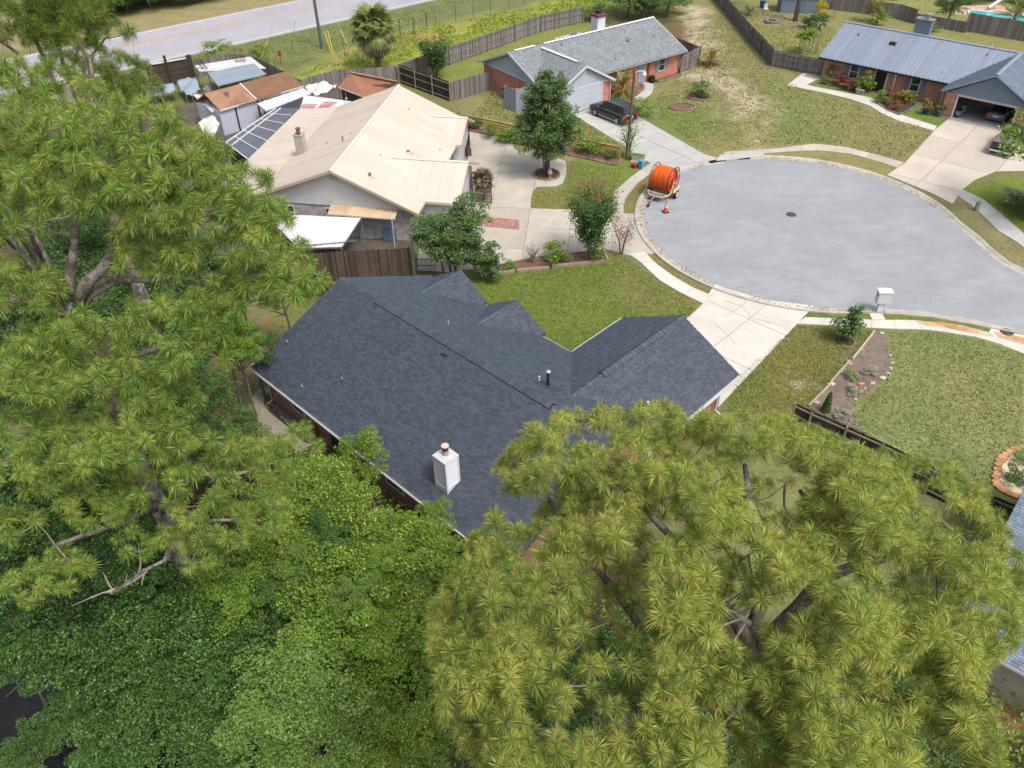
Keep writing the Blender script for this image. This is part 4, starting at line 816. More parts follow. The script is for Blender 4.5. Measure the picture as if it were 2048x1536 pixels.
# ------------------------------------------------------------------ plants: builders
BARK = M_('pine_bark', C(182, 172, 164), .95, .55, 7, 22, bmp=1.0, stretch=(1, 1, .3), second=C(116, 104, 98), sfac=(.45, .55))
BARK2 = M_('grey_bark', C(132, 124, 114), .95, .35, 4, 18, bmp=.6)
TWIG = M_('lichen_twig', C(150, 142, 134), .95, .35, 5, 30, bmp=.3)
NEED = leafmat('pine_needles', [(0, C(72, 112, 52)), (.45, C(130, 172, 76)), (.8, C(192, 214, 112)), (.88, C(200, 188, 98)), (1, C(170, 122, 74))], .24, .45)
NEED2 = leafmat('pine_needles_yellowish', [(0, C(86, 118, 54)), (.45, C(152, 178, 82)), (.8, C(210, 220, 122)), (.88, C(218, 194, 106)), (1, C(196, 140, 84))], .24, .45)
NEED3 = leafmat('pine_needles_dark', [(0, C(84, 118, 48)), (.5, C(118, 150, 62)), (.85, C(148, 168, 78)), (1, C(168, 138, 80))], .3, .5)
def tuft_arrays(seed, n=150, r=.36, width=.013, old=.10):
    g = np.random.default_rng(seed); th = np.arccos(1 - g.random(n) * (1 + .45)); ph = g.random(n) * 2 * math.pi
    d = np.stack([np.sin(th) * np.cos(ph), np.sin(th) * np.sin(ph), np.cos(th)], 1); ln = r * (.72 + .38 * g.random(n))
    o = np.c_[np.zeros(n), np.zeros(n), (g.random(n) - .75) * r * .6] + d * .015
    sd_ = np.cross(d, g.normal(size=(n, 3))); sd_ /= np.linalg.norm(sd_, axis=1)[:, None]
    mid = o + d * (ln * .5)[:, None]; tip = o + d * ln[:, None] - np.c_[np.zeros(n), np.zeros(n), ln * (.08 + .25 * (th / 1.6) ** 2)]
    w = width * (.8 + .4 * g.random(n))[:, None]
    V = np.stack([o, mid + sd_ * w * .5, tip, mid - sd_ * w * .5], 1).reshape(-1, 3)
    v = np.clip(g.normal(.47, .22, n) + g.normal(0, .13), 0, .84); od = (g.random(n) < old) & (th > .9); v[od] = .88 + .12 * g.random(od.sum())
    return V, np.arange(n * 4).reshape(n, 4), v
def rot_to(d, spin):
    d = Vector(d).normalized(); return d.to_track_quat('Z', 'Y').to_matrix() @ Matrix.Rotation(spin, 3, 'Z')
def grow(trunk, limbs, T, sag=.12):
    """joins every needle tuft to the nearest branch already there; returns the twig mesh builder"""
    nodes = [np.asarray(p, float) for L in limbs for p in L]; nodes = np.array(nodes); tip = T.copy()
    hub = nodes.mean(0); order = np.argsort(np.linalg.norm(T - hub, axis=1)); tw = B()
    buf = np.zeros((len(nodes) + len(T) * 2, 3)); buf[:len(nodes)] = nodes; k = len(nodes)
    for i in order:
        q = T[i]; d = np.linalg.norm(buf[:k] - q, axis=1) + .5 * np.maximum(0, np.linalg.norm(buf[:k] - hub, axis=1) - np.linalg.norm(q - hub)) + .4 * np.maximum(0, buf[:k, 2] - q[2])
        p = buf[d.argmin()]; L = np.linalg.norm(q - p); m = (p + q) / 2 + RNG.normal(0, .07, 3) * L - np.array([0, 0, sag * L]); r0 = min(.055, .012 + .016 * L)
        tw.tube([p, (p + m) / 2 - [0, 0, .02 * L], m, (m + q) / 2, q], [r0, r0 * .85, r0 * .7, r0 * .5, r0 * .35], 4, False)
        buf[k] = m; buf[k + 1] = q - (q - m) * .25; k += 2
    return tw
def make_pine(label, base, trunk_pts, trunk_r, limbs, T, D, mat, seed, tuft_r=.36, nn=150, near=300, wide=.013, group=None, old=.1):
    t = thing('pine_tree', label, 'tree', base, group); b = B(); b.tube(trunk_pts, trunk_r, 12); b.obj('trunk', BARK, t, True)
    for L in limbs:
        L = [np.asarray(p, float) for p in L[0]], L[1]
        n = len(L[0]); b = B(); b.tube(L[0], list(np.linspace(L[1][0], L[1][1], n)), 8); b.obj('limb', BARK, t, True)
    tw = grow(trunk_pts, [L[0] for L in limbs], T); tw.obj('twigs', TWIG, t, kind='stuff')
    var = [tuft_arrays(seed * 31 + i, nn, tuft_r, wide, old) for i in range(8)]; ms = [np_mesh('needle_tuft', *v[:2], mat, v[2]) for v in var]
    px = proj(T); vis = (px > [-40, -40]).all(1) & (px < [2090, 1576]).all(1); d = np.linalg.norm(T - [0, 0, CAM_H], axis=1) + np.where(vis, 0, 1000); order = np.argsort(d)
    RV, RF, RA, k = [], [], [], 0
    for r_, i in enumerate(order):
        Mx = rot_to(D[i], RNG.random() * 6.28); s = .8 + .4 * RNG.random(); j = int(RNG.integers(8))
        if r_ < near and vis[i]:
            inst('needle_tuft', ms[j], t, Matrix.Translation(Vector(T[i])) @ (Mx * s).to_4x4())
        else:
            V, F, v = var[j]; RV.append(V @ (np.array(Mx).T * s) + T[i]); RF.append(F + k); RA.append(v); k += len(V)
    if RV:
        o = bpy.data.objects.new('needle_mass', np_mesh('needle_mass', np.concatenate(RV), np.concatenate(RF), mat, np.concatenate(RA))); place(o, t); o['kind'] = 'stuff'
    return t
def bough_tufts(boughs, dens=1.0, hub=None):
    P, D = [], []
    for px, py, z, r, n in boughs:
        c = at(px, py, z)
        for _ in range(int(n * dens)):
            a = RNG.random() * 6.28; q = math.sqrt(RNG.random()); e = RNG.normal(0, .22)
            p = c + np.array([math.cos(a) * q * r, math.sin(a) * q * r, (1 - q * q) * r * .35 + e * r])
            if any(np.linalg.norm(p - k) < .24 for k in P[-40:]): continue
            P.append(p); o = p - (hub if hub is not None else c); o[2] = 0; o /= np.linalg.norm(o) + 1e-6; D.append(o * (.35 + .5 * RNG.random()) + np.array([0, 0, 1.0]) + RNG.normal(0, .25, 3))
    return np.array(P), np.array(D)

# ------------------------------------------------------------------ the two big pines and the pines behind
def L3(*pts): return [at(*p) for p in pts]
PB = at(140, 600, 18.0); PBx, PBy = PB[0], PB[1]
bo = [(50, 250, 22, 1.1, 15), (130, 190, 22.6, 1.1, 15), (200, 245, 22.4, 1.1, 16), (120, 320, 21.6, 1.2, 17), (30, 350, 21.5, 1.1, 15), (235, 320, 22, 1.1, 16), (300, 275, 22.3, 1.0, 13), (290, 360, 21.5, 1.1, 16), (370, 300, 22, 1.0, 14), (360, 395, 21, 1.1, 15), (430, 340, 21.5, 1.0, 14), (435, 425, 20.6, 1.0, 14), (300, 425, 20.6, 1.0, 11), (215, 400, 21, 1.0, 12), (495, 395, 21, .9, 12), (540, 450, 20.5, .9, 12), (480, 480, 20, .9, 11), (560, 505, 20, .8, 10), (590, 560, 19.5, .7, 9), (60, 430, 20.5, 1.0, 7), (100, 250, 22.3, 1.1, 10), (10, 180, 22.6, 1.0, 10), (175, 380, 21, 1, 8),
      (280, 495, 19.6, .8, 10), (330, 540, 19, .8, 10), (395, 500, 19.6, .8, 10), (375, 610, 18.2, .8, 10), (440, 600, 18.2, .8, 9), (535, 545, 19.2, .8, 10), (520, 590, 18.7, .7, 8), (575, 585, 19, .6, 7), (275, 655, 17.6, .7, 9), (340, 655, 17.6, .8, 11), (410, 645, 17.6, .8, 11), (425, 690, 17.1, .7, 8), (365, 720, 17, .8, 10), (455, 545, 18.8, .7, 5),
      (20, 560, 18.6, .9, 12), (60, 590, 18.6, .9, 13), (115, 665, 17.6, .9, 12), (60, 705, 17.1, .9, 12), (150, 690, 17.3, .7, 9), (35, 770, 16.6, .9, 12), (115, 765, 16.6, .9, 13), (165, 745, 16.8, .6, 7), (250, 740, 16.6, .7, 9), (275, 790, 16, .6, 6), (350, 795, 15.6, .9, 12), (370, 845, 15, .8, 10), (295, 850, 15, .7, 7),
      (55, 860, 15, .9, 12), (130, 880, 15, .9, 12), (185, 840, 15.4, .6, 6), (35, 930, 14.5, .9, 10), (105, 955, 14, .9, 11), (195, 935, 13.6, .8, 9), (385, 890, 14, .8, 10), (430, 960, 13, .9, 11), (480, 900, 13.6, .8, 9), (545, 920, 13, .8, 10), (595, 880, 13.4, .6, 8), (445, 1045, 12, .8, 9), (530, 1040, 12, .7, 8), (375, 1005, 12.6, .7, 7), (60, 1150, 11, .9, 10), (135, 1140, 11, .8, 9), (15, 1050, 12, .8, 7), (325, 1085, 11.4, .6, 6), (400, 1110, 11, .6, 5), (560, 970, 12.4, .6, 6), (245, 890, 15.4, .8, 9), (215, 905, 15.2, .7, 7), (180, 760, 17.2, .6, 6), (160, 650, 18.2, .5, 4), (330, 960, 13.6, .8, 9), (300, 900, 14.4, .7, 7), (250, 1000, 13, .7, 7), (180, 1010, 12.8, .8, 9), (260, 1080, 11.6, .7, 7)]
T, D = bough_tufts(bo, 1.75, PB)
def up(z): return np.array([PBx, PBy, z])
limbsA = [([up(17.6), *L3((137, 560, 18.6), (150, 490, 19.7), (152, 430, 20.6), (128, 395, 21.2))], (0.17, 0.05)),
          ([up(17.7), *L3((175, 565, 18.5), (212, 530, 19.0), (238, 475, 19.8), (275, 415, 20.7), (340, 395, 20.9), (420, 370, 21.1))], (0.20, 0.04)),
          ([up(17.4), *L3((180, 590, 18.0), (235, 560, 18.3), (330, 560, 18.6), (430, 570, 18.4), (520, 540, 19.0))], (0.14, 0.04)),
          ([up(17.5), *L3((105, 580, 18.2), (70, 545, 18.8), (20, 470, 19.9))], (0.13, 0.04)), ([up(17.0), *L3((100, 612, 17.7), (50, 600, 18.1), (0, 610, 18.2))], (.14, .05)),
          ([up(15.6), *L3((120, 700, 16.9), (70, 720, 16.7))], (.12, .05)), ([up(15.0), *L3((240, 720, 16.6), (330, 690, 17.0), (400, 670, 17.2))], (.15, .05)),
          ([up(13.2), *L3((300, 830, 15.0), (360, 830, 15.0))], (.12, .05)), ([up(12.0), *L3((150, 900, 14.3), (90, 900, 14.5))], (.12, .05)),
          ([up(10.8), *L3((320, 890, 13.5), (380, 920, 13.2), (430, 960, 12.8), (540, 930, 12.8))], (.13, .04)), ([up(9.5), *L3((200, 1060, 12.0), (110, 1090, 11.6))], (.11, .05)),
          ([up(9.2), *L3((350, 1060, 11.5), (330, 1120, 10.8), (290, 1140, 10.4), (225, 1185, 9.8))], (.10, .03)), ([up(9.6), *L3((340, 1010, 12.0), (420, 1040, 11.8), (520, 1040, 11.7))], (.09, .03))]
make_pine('tall pine with forked bare trunk and pompom needle tufts, left of the dark roof', (PBx, PBy, 0), [up(0), up(6), up(10.5), up(14) + [-.25, .1, 0], up(16) + [-.2, 0, 0], up(18)], [.38, .33, .28, .25, .24, .18], limbsA, T, D, NEED, 3, .32, 190, 300, .0125)
# pines behind, top left corner
for k, (label, bx_, bo) in enumerate([
    ('pine at the top left corner, its crown against the far road', (90, 60, 22), [(30, 10, 22.4, 1.4, 20), (110, 0, 22.6, 1.4, 20), (180, 25, 22, 1.3, 18), (60, 70, 21.6, 1.4, 18), (150, 85, 21.2, 1.3, 18), (5, 90, 21.4, 1.3, 16), (205, 60, 21.4, 1.0, 12), (100, 40, 22, 1.3, 14), (-40, 40, 22, 1.5, 18), (180, -30, 22.6, 1.4, 16), (80, -40, 22.8, 1.5, 16)]),
    ('shorter dark pine between the corner pine and the far road', (230, 165, 17), [(210, 130, 17.8, 1.2, 16), (260, 140, 17.6, 1.2, 16), (285, 175, 17, 1.0, 13), (230, 185, 16.8, 1.2, 15), (160, 150, 17.4, 1.2, 14), (190, 200, 16.6, 1.2, 12), (110, 130, 17.6, 1.2, 12), (60, 160, 17.2, 1.3, 12), (270, 205, 16.4, .8, 8)]),
    ('slender pine with dark trunk at the left edge behind the big pine', (-10, 300, 18), [(-20, 300, 18.4, 1.4, 16), (20, 320, 17.8, 1.2, 12), (-60, 360, 17.4, 1.5, 16), (-20, 420, 16.4, 1.3, 12), (-30, 500, 15, 1.3, 10)])]):
    c = at(*bx_); T, D = bough_tufts(bo, 1.0, c); z = bx_[2]
    tr = [np.array([c[0], c[1], q]) for q in (0, z * .4, z * .7, z * .92)]
    lb = [([tr[2] + [0, 0, -1], *[tr[3] * .4 + np.array(at(b_[0], b_[1], b_[2])) * .6 - [0, 0, .3]], np.array(at(b_[0], b_[1], b_[2])) - [0, 0, .3]], (.1, .04)) for b_ in bo[::2]]
    make_pine(label, (c[0], c[1], 0), tr, [.34, .3, .24, .1], lb, T, D, NEED3, 20 + k, .40, 150, 120, .016)
# the big pine in the right foreground
OUT = [(985, 950), (1010, 900), (1045, 860), (1110, 818), (1180, 818), (1240, 806), (1330, 806), (1400, 822), (1480, 826), (1565, 822), (1625, 850), (1665, 868), (1712, 888), (1745, 900), (1780, 896), (1829, 902), (1882, 912), (1930, 940), (1975, 970), (1996, 1015), (2030, 1085), (2062, 1160), (2056, 1250), (2030, 1300), (1975, 1330), (1960, 1380), (1990, 1440), (2015, 1536), (2010, 1700), (1000, 1700), (960, 1536), (880, 1440), (860, 1300), (855, 1200), (930, 1130), (940, 1070), (1000, 1010)]
HOLES = [(1035, 1020, 36), (1075, 1080, 24), (1555, 1225, 40), (1690, 1145, 34), (1010, 1140, 26), (1510, 1300, 26), (1110, 1170, 24), (1330, 1060, 18), (1480, 1250, 45), (1610, 1190, 36), (1440, 960, 20), (1560, 1010, 22), (1150, 1440, 30), (1090, 1450, 24)]
PC = np.array([4.5, 8.8]); OUTa = np.array(OUT, float)
P, D = [], []; tries = 0; BUMP = [(RNG.random(2) * [1250, 950] + [830, 760], .5 + .9 * RNG.random()) for _ in range(60)]
while len(P) < 1800 and tries < 160000:
    tries += 1; q = np.array([830 + RNG.random() * 1230, 780 + RNG.random() * 920])
    ed = poly_dist(q[None], OUTa)[0]
    if ed < 4: continue
    if any((q[0] - hx) ** 2 + (q[1] - hy) ** 2 < hr * hr for hx, hy, hr in HOLES): continue
    z = 18.6
    for _ in range(3): w = at2(q[0], q[1], z); z = 19.6 - .075 * ((w - PC - [-.6, .6]) ** 2).sum() ** 1.0
    cn = vnoise(w[None], .95, 77)[0]
    if cn < .42 and ed > 42 and RNG.random() > .10: continue
    z += (cn - .5) * 2.0 + .4 * math.sin(w[0] * 1.3 + 1) * math.sin(w[1] * 1.2) + RNG.normal(0, .16); z = max(z, 14.2) - (0.5 * RNG.random() ** 2)
    p = at(q[0], q[1], z)
    if P and (np.linalg.norm(np.array(P) - p, axis=1) < .19).any(): continue
    P.append(p); o = np.array([p[0] - PC[0], p[1] - PC[1], 0]); o /= np.linalg.norm(o) + 1e-6; D.append(o * (.2 + .5 * RNG.random()) + [0, 0, 1] + RNG.normal(0, .28, 3))
P, D = np.array(P), np.array(D)
# a thinner second storey of tufts further down
sel = RNG.random(len(P)) < .30; P2_ = P[sel] - np.c_[(P[sel][:, :2] - PC) * .12, 1.1 + RNG.random(sel.sum()) * 1.2]; ok = np.array([not any((a[0] - hx) ** 2 + (a[1] - hy) ** 2 < hr * hr for hx, hy, hr in HOLES) for a in proj(P2_)])
P = np.r_[P, P2_[ok]]; D = np.r_[D, D[sel][ok]]
hub = np.array([*PC, 16.4]); uc = lambda z: np.array([PC[0], PC[1], z])
lb = [([uc(15.2), *L3((1500, 1290, 15.9), (1470, 1235, 16.6), (1440, 1205, 17.0), (1390, 1130, 17.6), (1330, 1060, 18.0), (1250, 980, 18.0))], (.20, .05)),
      ([uc(15.4), *L3((1545, 1270, 16.2), (1600, 1212, 16.8), (1640, 1160, 17.3), (1700, 1135, 17.6), (1760, 1120, 17.7), (1850, 1090, 17.6))], (.20, .05)),
      ([uc(15.6), *L3((1530, 1190, 17.0), (1520, 1100, 17.8), (1500, 1010, 18.3), (1490, 930, 18.2))], (.16, .05)), ([at(1640, 1160, 17.3), *L3((1650, 1120, 17.8), (1640, 1060, 18.2), (1600, 980, 18.4))], (.11, .04)),
      ([uc(14.8), *L3((1600, 1300, 15.9), (1660, 1240, 16.6), (1750, 1250, 16.8), (1880, 1240, 16.7))], (.13, .04)), ([uc(14.4), *L3((1400, 1330, 15.6), (1300, 1280, 16.4), (1180, 1230, 16.6), (1050, 1200, 16.4))], (.14, .04)),
      ([uc(13.6), *L3((1400, 1400, 14.8), (1260, 1440, 14.8), (1200, 1475, 14.6), (1150, 1492, 14.5), (1110, 1468, 14.7), (1050, 1480, 14.6))], (.13, .04)), ([uc(13.9), *L3((1580, 1430, 15.0), (1620, 1490, 14.9), (1700, 1520, 14.8), (1800, 1480, 15.2))], (.13, .04)),
      ([uc(14.0), *L3((1480, 1420, 15.4), (1420, 1500, 15.3), (1380, 1580, 15.0))], (.12, .04)), ([at(1300, 1280, 16.4), *L3((1230, 1180, 17.2), (1140, 1080, 17.3), (1090, 980, 17.2))], (.09, .03)), ([at(1760, 1120, 17.7), *L3((1830, 1060, 17.6), (1880, 1040, 17.2), (1940, 1090, 16.8))], (.07, .03))]
make_pine('huge pine crown filling the right foreground, its yellow green tufts nearest to the viewer', (*PC, 0), [uc(0), uc(6), uc(11), uc(15.8)], [.42, .37, .31, .22], lb, P, D, NEED2, 9, .235, 200, 300, .0088, old=.12)

# ------------------------------------------------------------------ broadleaf crowns
def leaves(centers, size, seed, flat=.6, aspect=.62, val=(.5, .2)):
    g = np.random.default_rng(seed); n = len(centers); nr = g.normal(size=(n, 3)); nr[:, 2] = np.abs(nr[:, 2]) + flat; nr /= np.linalg.norm(nr, axis=1)[:, None]
    a = np.cross(nr, g.normal(size=(n, 3))); a /= np.linalg.norm(a, axis=1)[:, None]; b_ = np.cross(nr, a); s = (size * (.5 + g.random(n) ** 1.3))[:, None]
    V = np.stack([centers - a * s * .5, centers + b_ * s * aspect * .5 - a * s * .05, centers + a * s * .5, centers - b_ * s * aspect * .5 - a * s * .05], 1).reshape(-1, 3)
    return V, np.arange(n * 4).reshape(n, 4), np.clip(g.normal(val[0], val[1], n), 0, 1)
def crown_points(nleaf, nclump, seed, shell=.55, cl=.30, lowcut=-.6):
    """points in a ragged ball, gathered in leafy sprays of uneven size that reach out along their branches"""
    g = np.random.default_rng(seed); d = g.normal(size=(nclump * 3, 3)); d /= np.linalg.norm(d, axis=1)[:, None]; d = d[d[:, 2] > lowcut][:nclump]; n = len(d)
    c = d * (.35 + .68 * g.random(n) ** .7)[:, None]; rr = cl * (.5 + .9 * g.random(n) ** 1.5); i = g.choice(n, size=nleaf, p=rr ** 1.6 / (rr ** 1.6).sum())
    e = g.normal(size=(nleaf, 3)); e /= np.linalg.norm(e, axis=1)[:, None]; e[:, 2] = e[:, 2] * .6 + .12; e *= (.72 + .36 * g.random(nleaf))[:, None]; up_ = e[:, 2] < -.25; e[up_, 2] *= -.6
    al = (e * d[i]).sum(1, keepdims=True); e += d[i] * al * .45                      # stretched outwards along the branch
    return c[i] + e * rr[i][:, None]
LF = dict(
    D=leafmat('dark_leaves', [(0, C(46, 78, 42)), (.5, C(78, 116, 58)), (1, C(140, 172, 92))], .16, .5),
    M=leafmat('green_leaves', [(0, C(90, 130, 48)), (.5, C(132, 168, 66)), (1, C(158, 184, 84))], .18, .5),
    Y=leafmat('yellow_green_leaves', [(0, C(66, 104, 38)), (.5, C(116, 152, 56)), (.9, C(190, 210, 92)), (1, C(226, 212, 80))], .2, .5),
    P=leafmat('pale_leaves', [(0, C(84, 118, 56)), (.5, C(122, 154, 74)), (1, C(168, 190, 108))], .18, .55),
    O=leafmat('oak_leaves', [(0, C(76, 106, 64)), (.5, C(110, 142, 88)), (1, C(150, 172, 116))], .25, .45))
PROTO = {}
def proto(kind, j, nleaf, leaf):
    k = (kind, j)
    if k not in PROTO:
        V, F, v = leaves(crown_points(nleaf, 46, 100 + 17 * j + ord(kind), cl=.225, lowcut=-.35), leaf, 7 + j); PROTO[k] = np_mesh('crown', V, F, LF[kind], v)
    return PROTO[k]
def broad_tree(label, c, Rr, kind, zs=.8, group=None, cat='tree', name='broadleaf_tree', trunk_r=.09, nleaf=15000, leaf=.048, base=None):
    base = np.array([c[0], c[1], ground_z(np.array([[c[0], c[1]]]))[0]]) if base is None else base
    t = thing(name, label, cat, base, group); j = int(RNG.integers(3)); o = bpy.data.objects.new('crown', proto(kind, j, nleaf, leaf)); place(o, t)
    o.matrix_basis = Matrix.Translation(Vector(c)) @ Matrix.Rotation(RNG.random() * 6.28, 4, 'Z') @ Matrix.Diagonal((Rr, Rr * (.85 + .3 * RNG.random()), Rr * zs, 1))
    b = B(); top = np.array(c) + [0, 0, Rr * zs * .2]; m = (base + top) / 2 + RNG.normal(0, .12, 3); b.tube([base, m, top], [trunk_r, trunk_r * .75, trunk_r * .35], 7)
    for i in range(5):
        a = RNG.random() * 6.28; s = base * .35 + top * .65; b.tube([s, s + [math.cos(a) * Rr * .35, math.sin(a) * Rr * .35, Rr * .25], s + [math.cos(a) * Rr * .75, math.sin(a) * Rr * .75, Rr * .4]], [trunk_r * .5, trunk_r * .35, .012], 5)
    b.obj('trunk', BARK2, t); return t
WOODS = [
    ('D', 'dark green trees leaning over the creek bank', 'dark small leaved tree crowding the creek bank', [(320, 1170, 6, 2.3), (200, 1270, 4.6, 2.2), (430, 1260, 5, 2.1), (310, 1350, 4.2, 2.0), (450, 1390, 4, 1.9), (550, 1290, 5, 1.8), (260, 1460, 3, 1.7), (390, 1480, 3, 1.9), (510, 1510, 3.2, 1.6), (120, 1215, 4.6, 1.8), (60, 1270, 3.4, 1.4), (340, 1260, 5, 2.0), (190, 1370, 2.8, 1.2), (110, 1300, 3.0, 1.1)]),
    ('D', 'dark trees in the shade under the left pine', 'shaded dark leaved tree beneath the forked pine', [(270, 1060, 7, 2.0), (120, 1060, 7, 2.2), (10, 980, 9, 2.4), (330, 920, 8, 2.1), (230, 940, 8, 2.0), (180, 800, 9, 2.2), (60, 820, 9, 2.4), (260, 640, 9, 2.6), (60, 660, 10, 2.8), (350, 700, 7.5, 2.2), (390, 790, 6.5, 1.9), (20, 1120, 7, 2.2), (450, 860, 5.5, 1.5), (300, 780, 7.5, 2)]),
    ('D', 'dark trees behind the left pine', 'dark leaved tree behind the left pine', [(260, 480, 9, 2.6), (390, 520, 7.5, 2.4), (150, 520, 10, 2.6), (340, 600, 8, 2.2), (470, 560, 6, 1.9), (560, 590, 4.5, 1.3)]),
    ('M', 'green trees behind the left pine', 'mid green tree between left pine boughs', [(60, 430, 10, 2.8), (430, 640, 7, 1.7), (470, 690, 5.5, 1.5), (100, 360, 10, 2.6), (300, 400, 9, 2.4), (-20, 480, 10, 3.0)]),
    ('Y', 'yellow green trees below the dark roof', 'bright yellow green tree below the dark roof', [(610, 1040, 7.2, 1.9), (700, 1095, 7.2, 1.9), (800, 1105, 6.4, 1.7), (640, 1160, 6.6, 1.9), (745, 1190, 6.4, 2.0), (860, 1150, 6, 1.8), (560, 1110, 7, 1.6), (680, 1015, 6.2, 1.3), (850, 1095, 5.4, 1.2), (620, 960, 6.0, 1.3)]),
    ('M', 'green trees in the lower middle', 'mid green tree in the gap between two pines', [(670, 1270, 6, 1.9), (800, 1280, 5.4, 1.8), (880, 1340, 4.8, 1.7), (720, 1430, 4.4, 1.7), (930, 1260, 5, 1.5), (500, 1170, 6.6, 1.7), (960, 1130, 4.6, 1.3)]),
    ('P', 'pale green trees at the lower edge', 'pale green tree at the lower edge', [(590, 1400, 6, 1.9), (540, 1480, 5.4, 1.5), (650, 1490, 5.4, 1.6)]),
    ('Y', 'light green saplings at the lower edge', 'light green sapling at the lower edge', [(800, 1510, 5.4, 1.3), (870, 1480, 5.0, 1.0), (740, 1530, 5, 1.1)]),
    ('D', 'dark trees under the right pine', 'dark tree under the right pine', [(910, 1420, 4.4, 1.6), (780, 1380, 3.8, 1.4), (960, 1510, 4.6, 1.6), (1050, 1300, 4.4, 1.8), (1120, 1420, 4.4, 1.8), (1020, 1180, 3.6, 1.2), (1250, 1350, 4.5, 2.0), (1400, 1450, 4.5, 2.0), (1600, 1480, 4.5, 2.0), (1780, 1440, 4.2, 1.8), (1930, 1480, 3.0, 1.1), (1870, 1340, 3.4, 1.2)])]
ORD = 'first second third fourth fifth sixth seventh eighth ninth tenth eleventh twelfth thirteenth fourteenth'.split()
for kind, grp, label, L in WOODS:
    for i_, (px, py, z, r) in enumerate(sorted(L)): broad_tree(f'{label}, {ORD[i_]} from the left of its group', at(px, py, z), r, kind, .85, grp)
for i_, (px, py, z, r, k, lb) in enumerate([(655, 1075, 7.9, .9, 'D', 'small dark green crown poking up among the yellow green trees, upper left one'), (770, 1130, 7.2, .9, 'M', 'small mid green crown among the yellow green trees, right of centre'), (600, 1130, 7.6, .8, 'P', 'small pale crown at the left of the yellow green trees'), (700, 1190, 7.4, .8, 'P', 'small pale crown low among the yellow green trees'), (560, 1180, 7, 1.0, 'D', 'small dark crown between the pale tree and the yellow green trees'), (830, 1190, 6.2, .9, 'P', 'small pale crown beside the right pine'), (760, 1230, 6.4, .8, 'Y', 'small yellow crown over the dark gap between the pines')]): broad_tree(lb, at(px, py, z), r, k, 1.0)
for i_, (px, py, z, r) in enumerate([(30, 1330, 2.2, 1.3), (150, 1420, 1.8, 1.1), (60, 1500, 1.2, 1.0), (200, 1530, 2.0, 1.2)]): broad_tree(f'low dark tree hanging over the black creek water, {ORD[i_]} from the top', at(px, py, z), r, 'D', .8)
broad_tree('slim broadleaf tree hiding the left corner of the dark roof', at(505, 700, 3.6), 1.25, 'D', 1.3, nleaf=9000)
broad_tree('feathery light green tree overlapping the gutter left of the white chimney', at(722, 925, 5.4), 1.25, 'Y', 1.1)
broad_tree('small feathery green tree touching the gutter below the white chimney', at(870, 1035, 3.6), .8, 'Y', .8)
# low growth on the floor of the wood
pw = np.array(pxs([(-300, 900), (480, 880), (620, 905), (930, 1085), (1100, 1140), (1350, 1300), (1960, 1300), (2200, 1400), (2200, 1700), (-600, 1700)])); lo, hi = pw.min(0), pw.max(0)
q = lo + RNG.random((90000, 2)) * (hi - lo); q = q[poly_dist(q, pw) > .3]; q = q[line_dist(q, CREEK) > 5.2][:42000]; nq = vnoise(q, 1.6, 31); q, nq = q[nq > .3], nq[nq > .3]
V, F, v = leaves(np.c_[q, ground_z(q) + .1 + 1.7 * RNG.random(len(q)) * nq], .17, 5); uo = bpy.data.objects.new('undergrowth', np_mesh('undergrowth', V, F, LF['M'], v)); place(uo, None); uo['kind'] = 'stuff'

def bare_limb(label, pts, r0, seed):
    g = np.random.default_rng(seed); P_ = [at(*q) for q in pts]; t = thing('dead_branch', label, 'branch', P_[0]); b = B(); b.tube(P_, list(np.linspace(r0, r0 * .35, len(P_))), 7); b.obj('limb', DEADW, t, True); b = B()
    for i in range(9):
        k = g.integers(len(P_) - 1); s = P_[k] + (P_[k + 1] - P_[k]) * g.random(); e = s + g.normal(0, .45, 3) + [0, 0, .25]; b.tube([s, (s + e) / 2 + g.normal(0, .08, 3), e], [r0 * .35, r0 * .25, r0 * .1], 5, False)
    b.obj('twigs', DEADW, t, kind='stuff')
DEADW = M_('bleached_dead_wood', C(196, 188, 180), .9, .3, 5, 25, bmp=.3)
bare_limb('bleached broken limb sticking out over the dark trees at the lower left', [(292, 1140, 9.2), (268, 1160, 9.0), (246, 1172, 8.9), (222, 1188, 8.8)], .09, 1)
bare_limb('grey dead branching stem right of the forked pine trunk', [(338, 1120, 7.5), (340, 1070, 8.5), (345, 1020, 9.5), (352, 985, 10.2)], .07, 2)
bare_limb('pale bare limb among the pine boughs below the curved walk', [(395, 960, 12), (370, 915, 12.6), (325, 890, 13), (300, 905, 13)], .06, 3)
bare_limb('pale curving bare limb at the lower edge of the right pine', [(1050, 1476, 15.2), (1108, 1462, 15.3), (1150, 1490, 15.1), (1205, 1474, 15.2), (1240, 1470, 15.1)], .07, 5)
bare_limb('grey bare limb crossing the middle of the right pine', [(1500, 1250, 18.1), (1470, 1225, 18.2), (1440, 1210, 18.3), (1400, 1180, 18.4)], .07, 6)
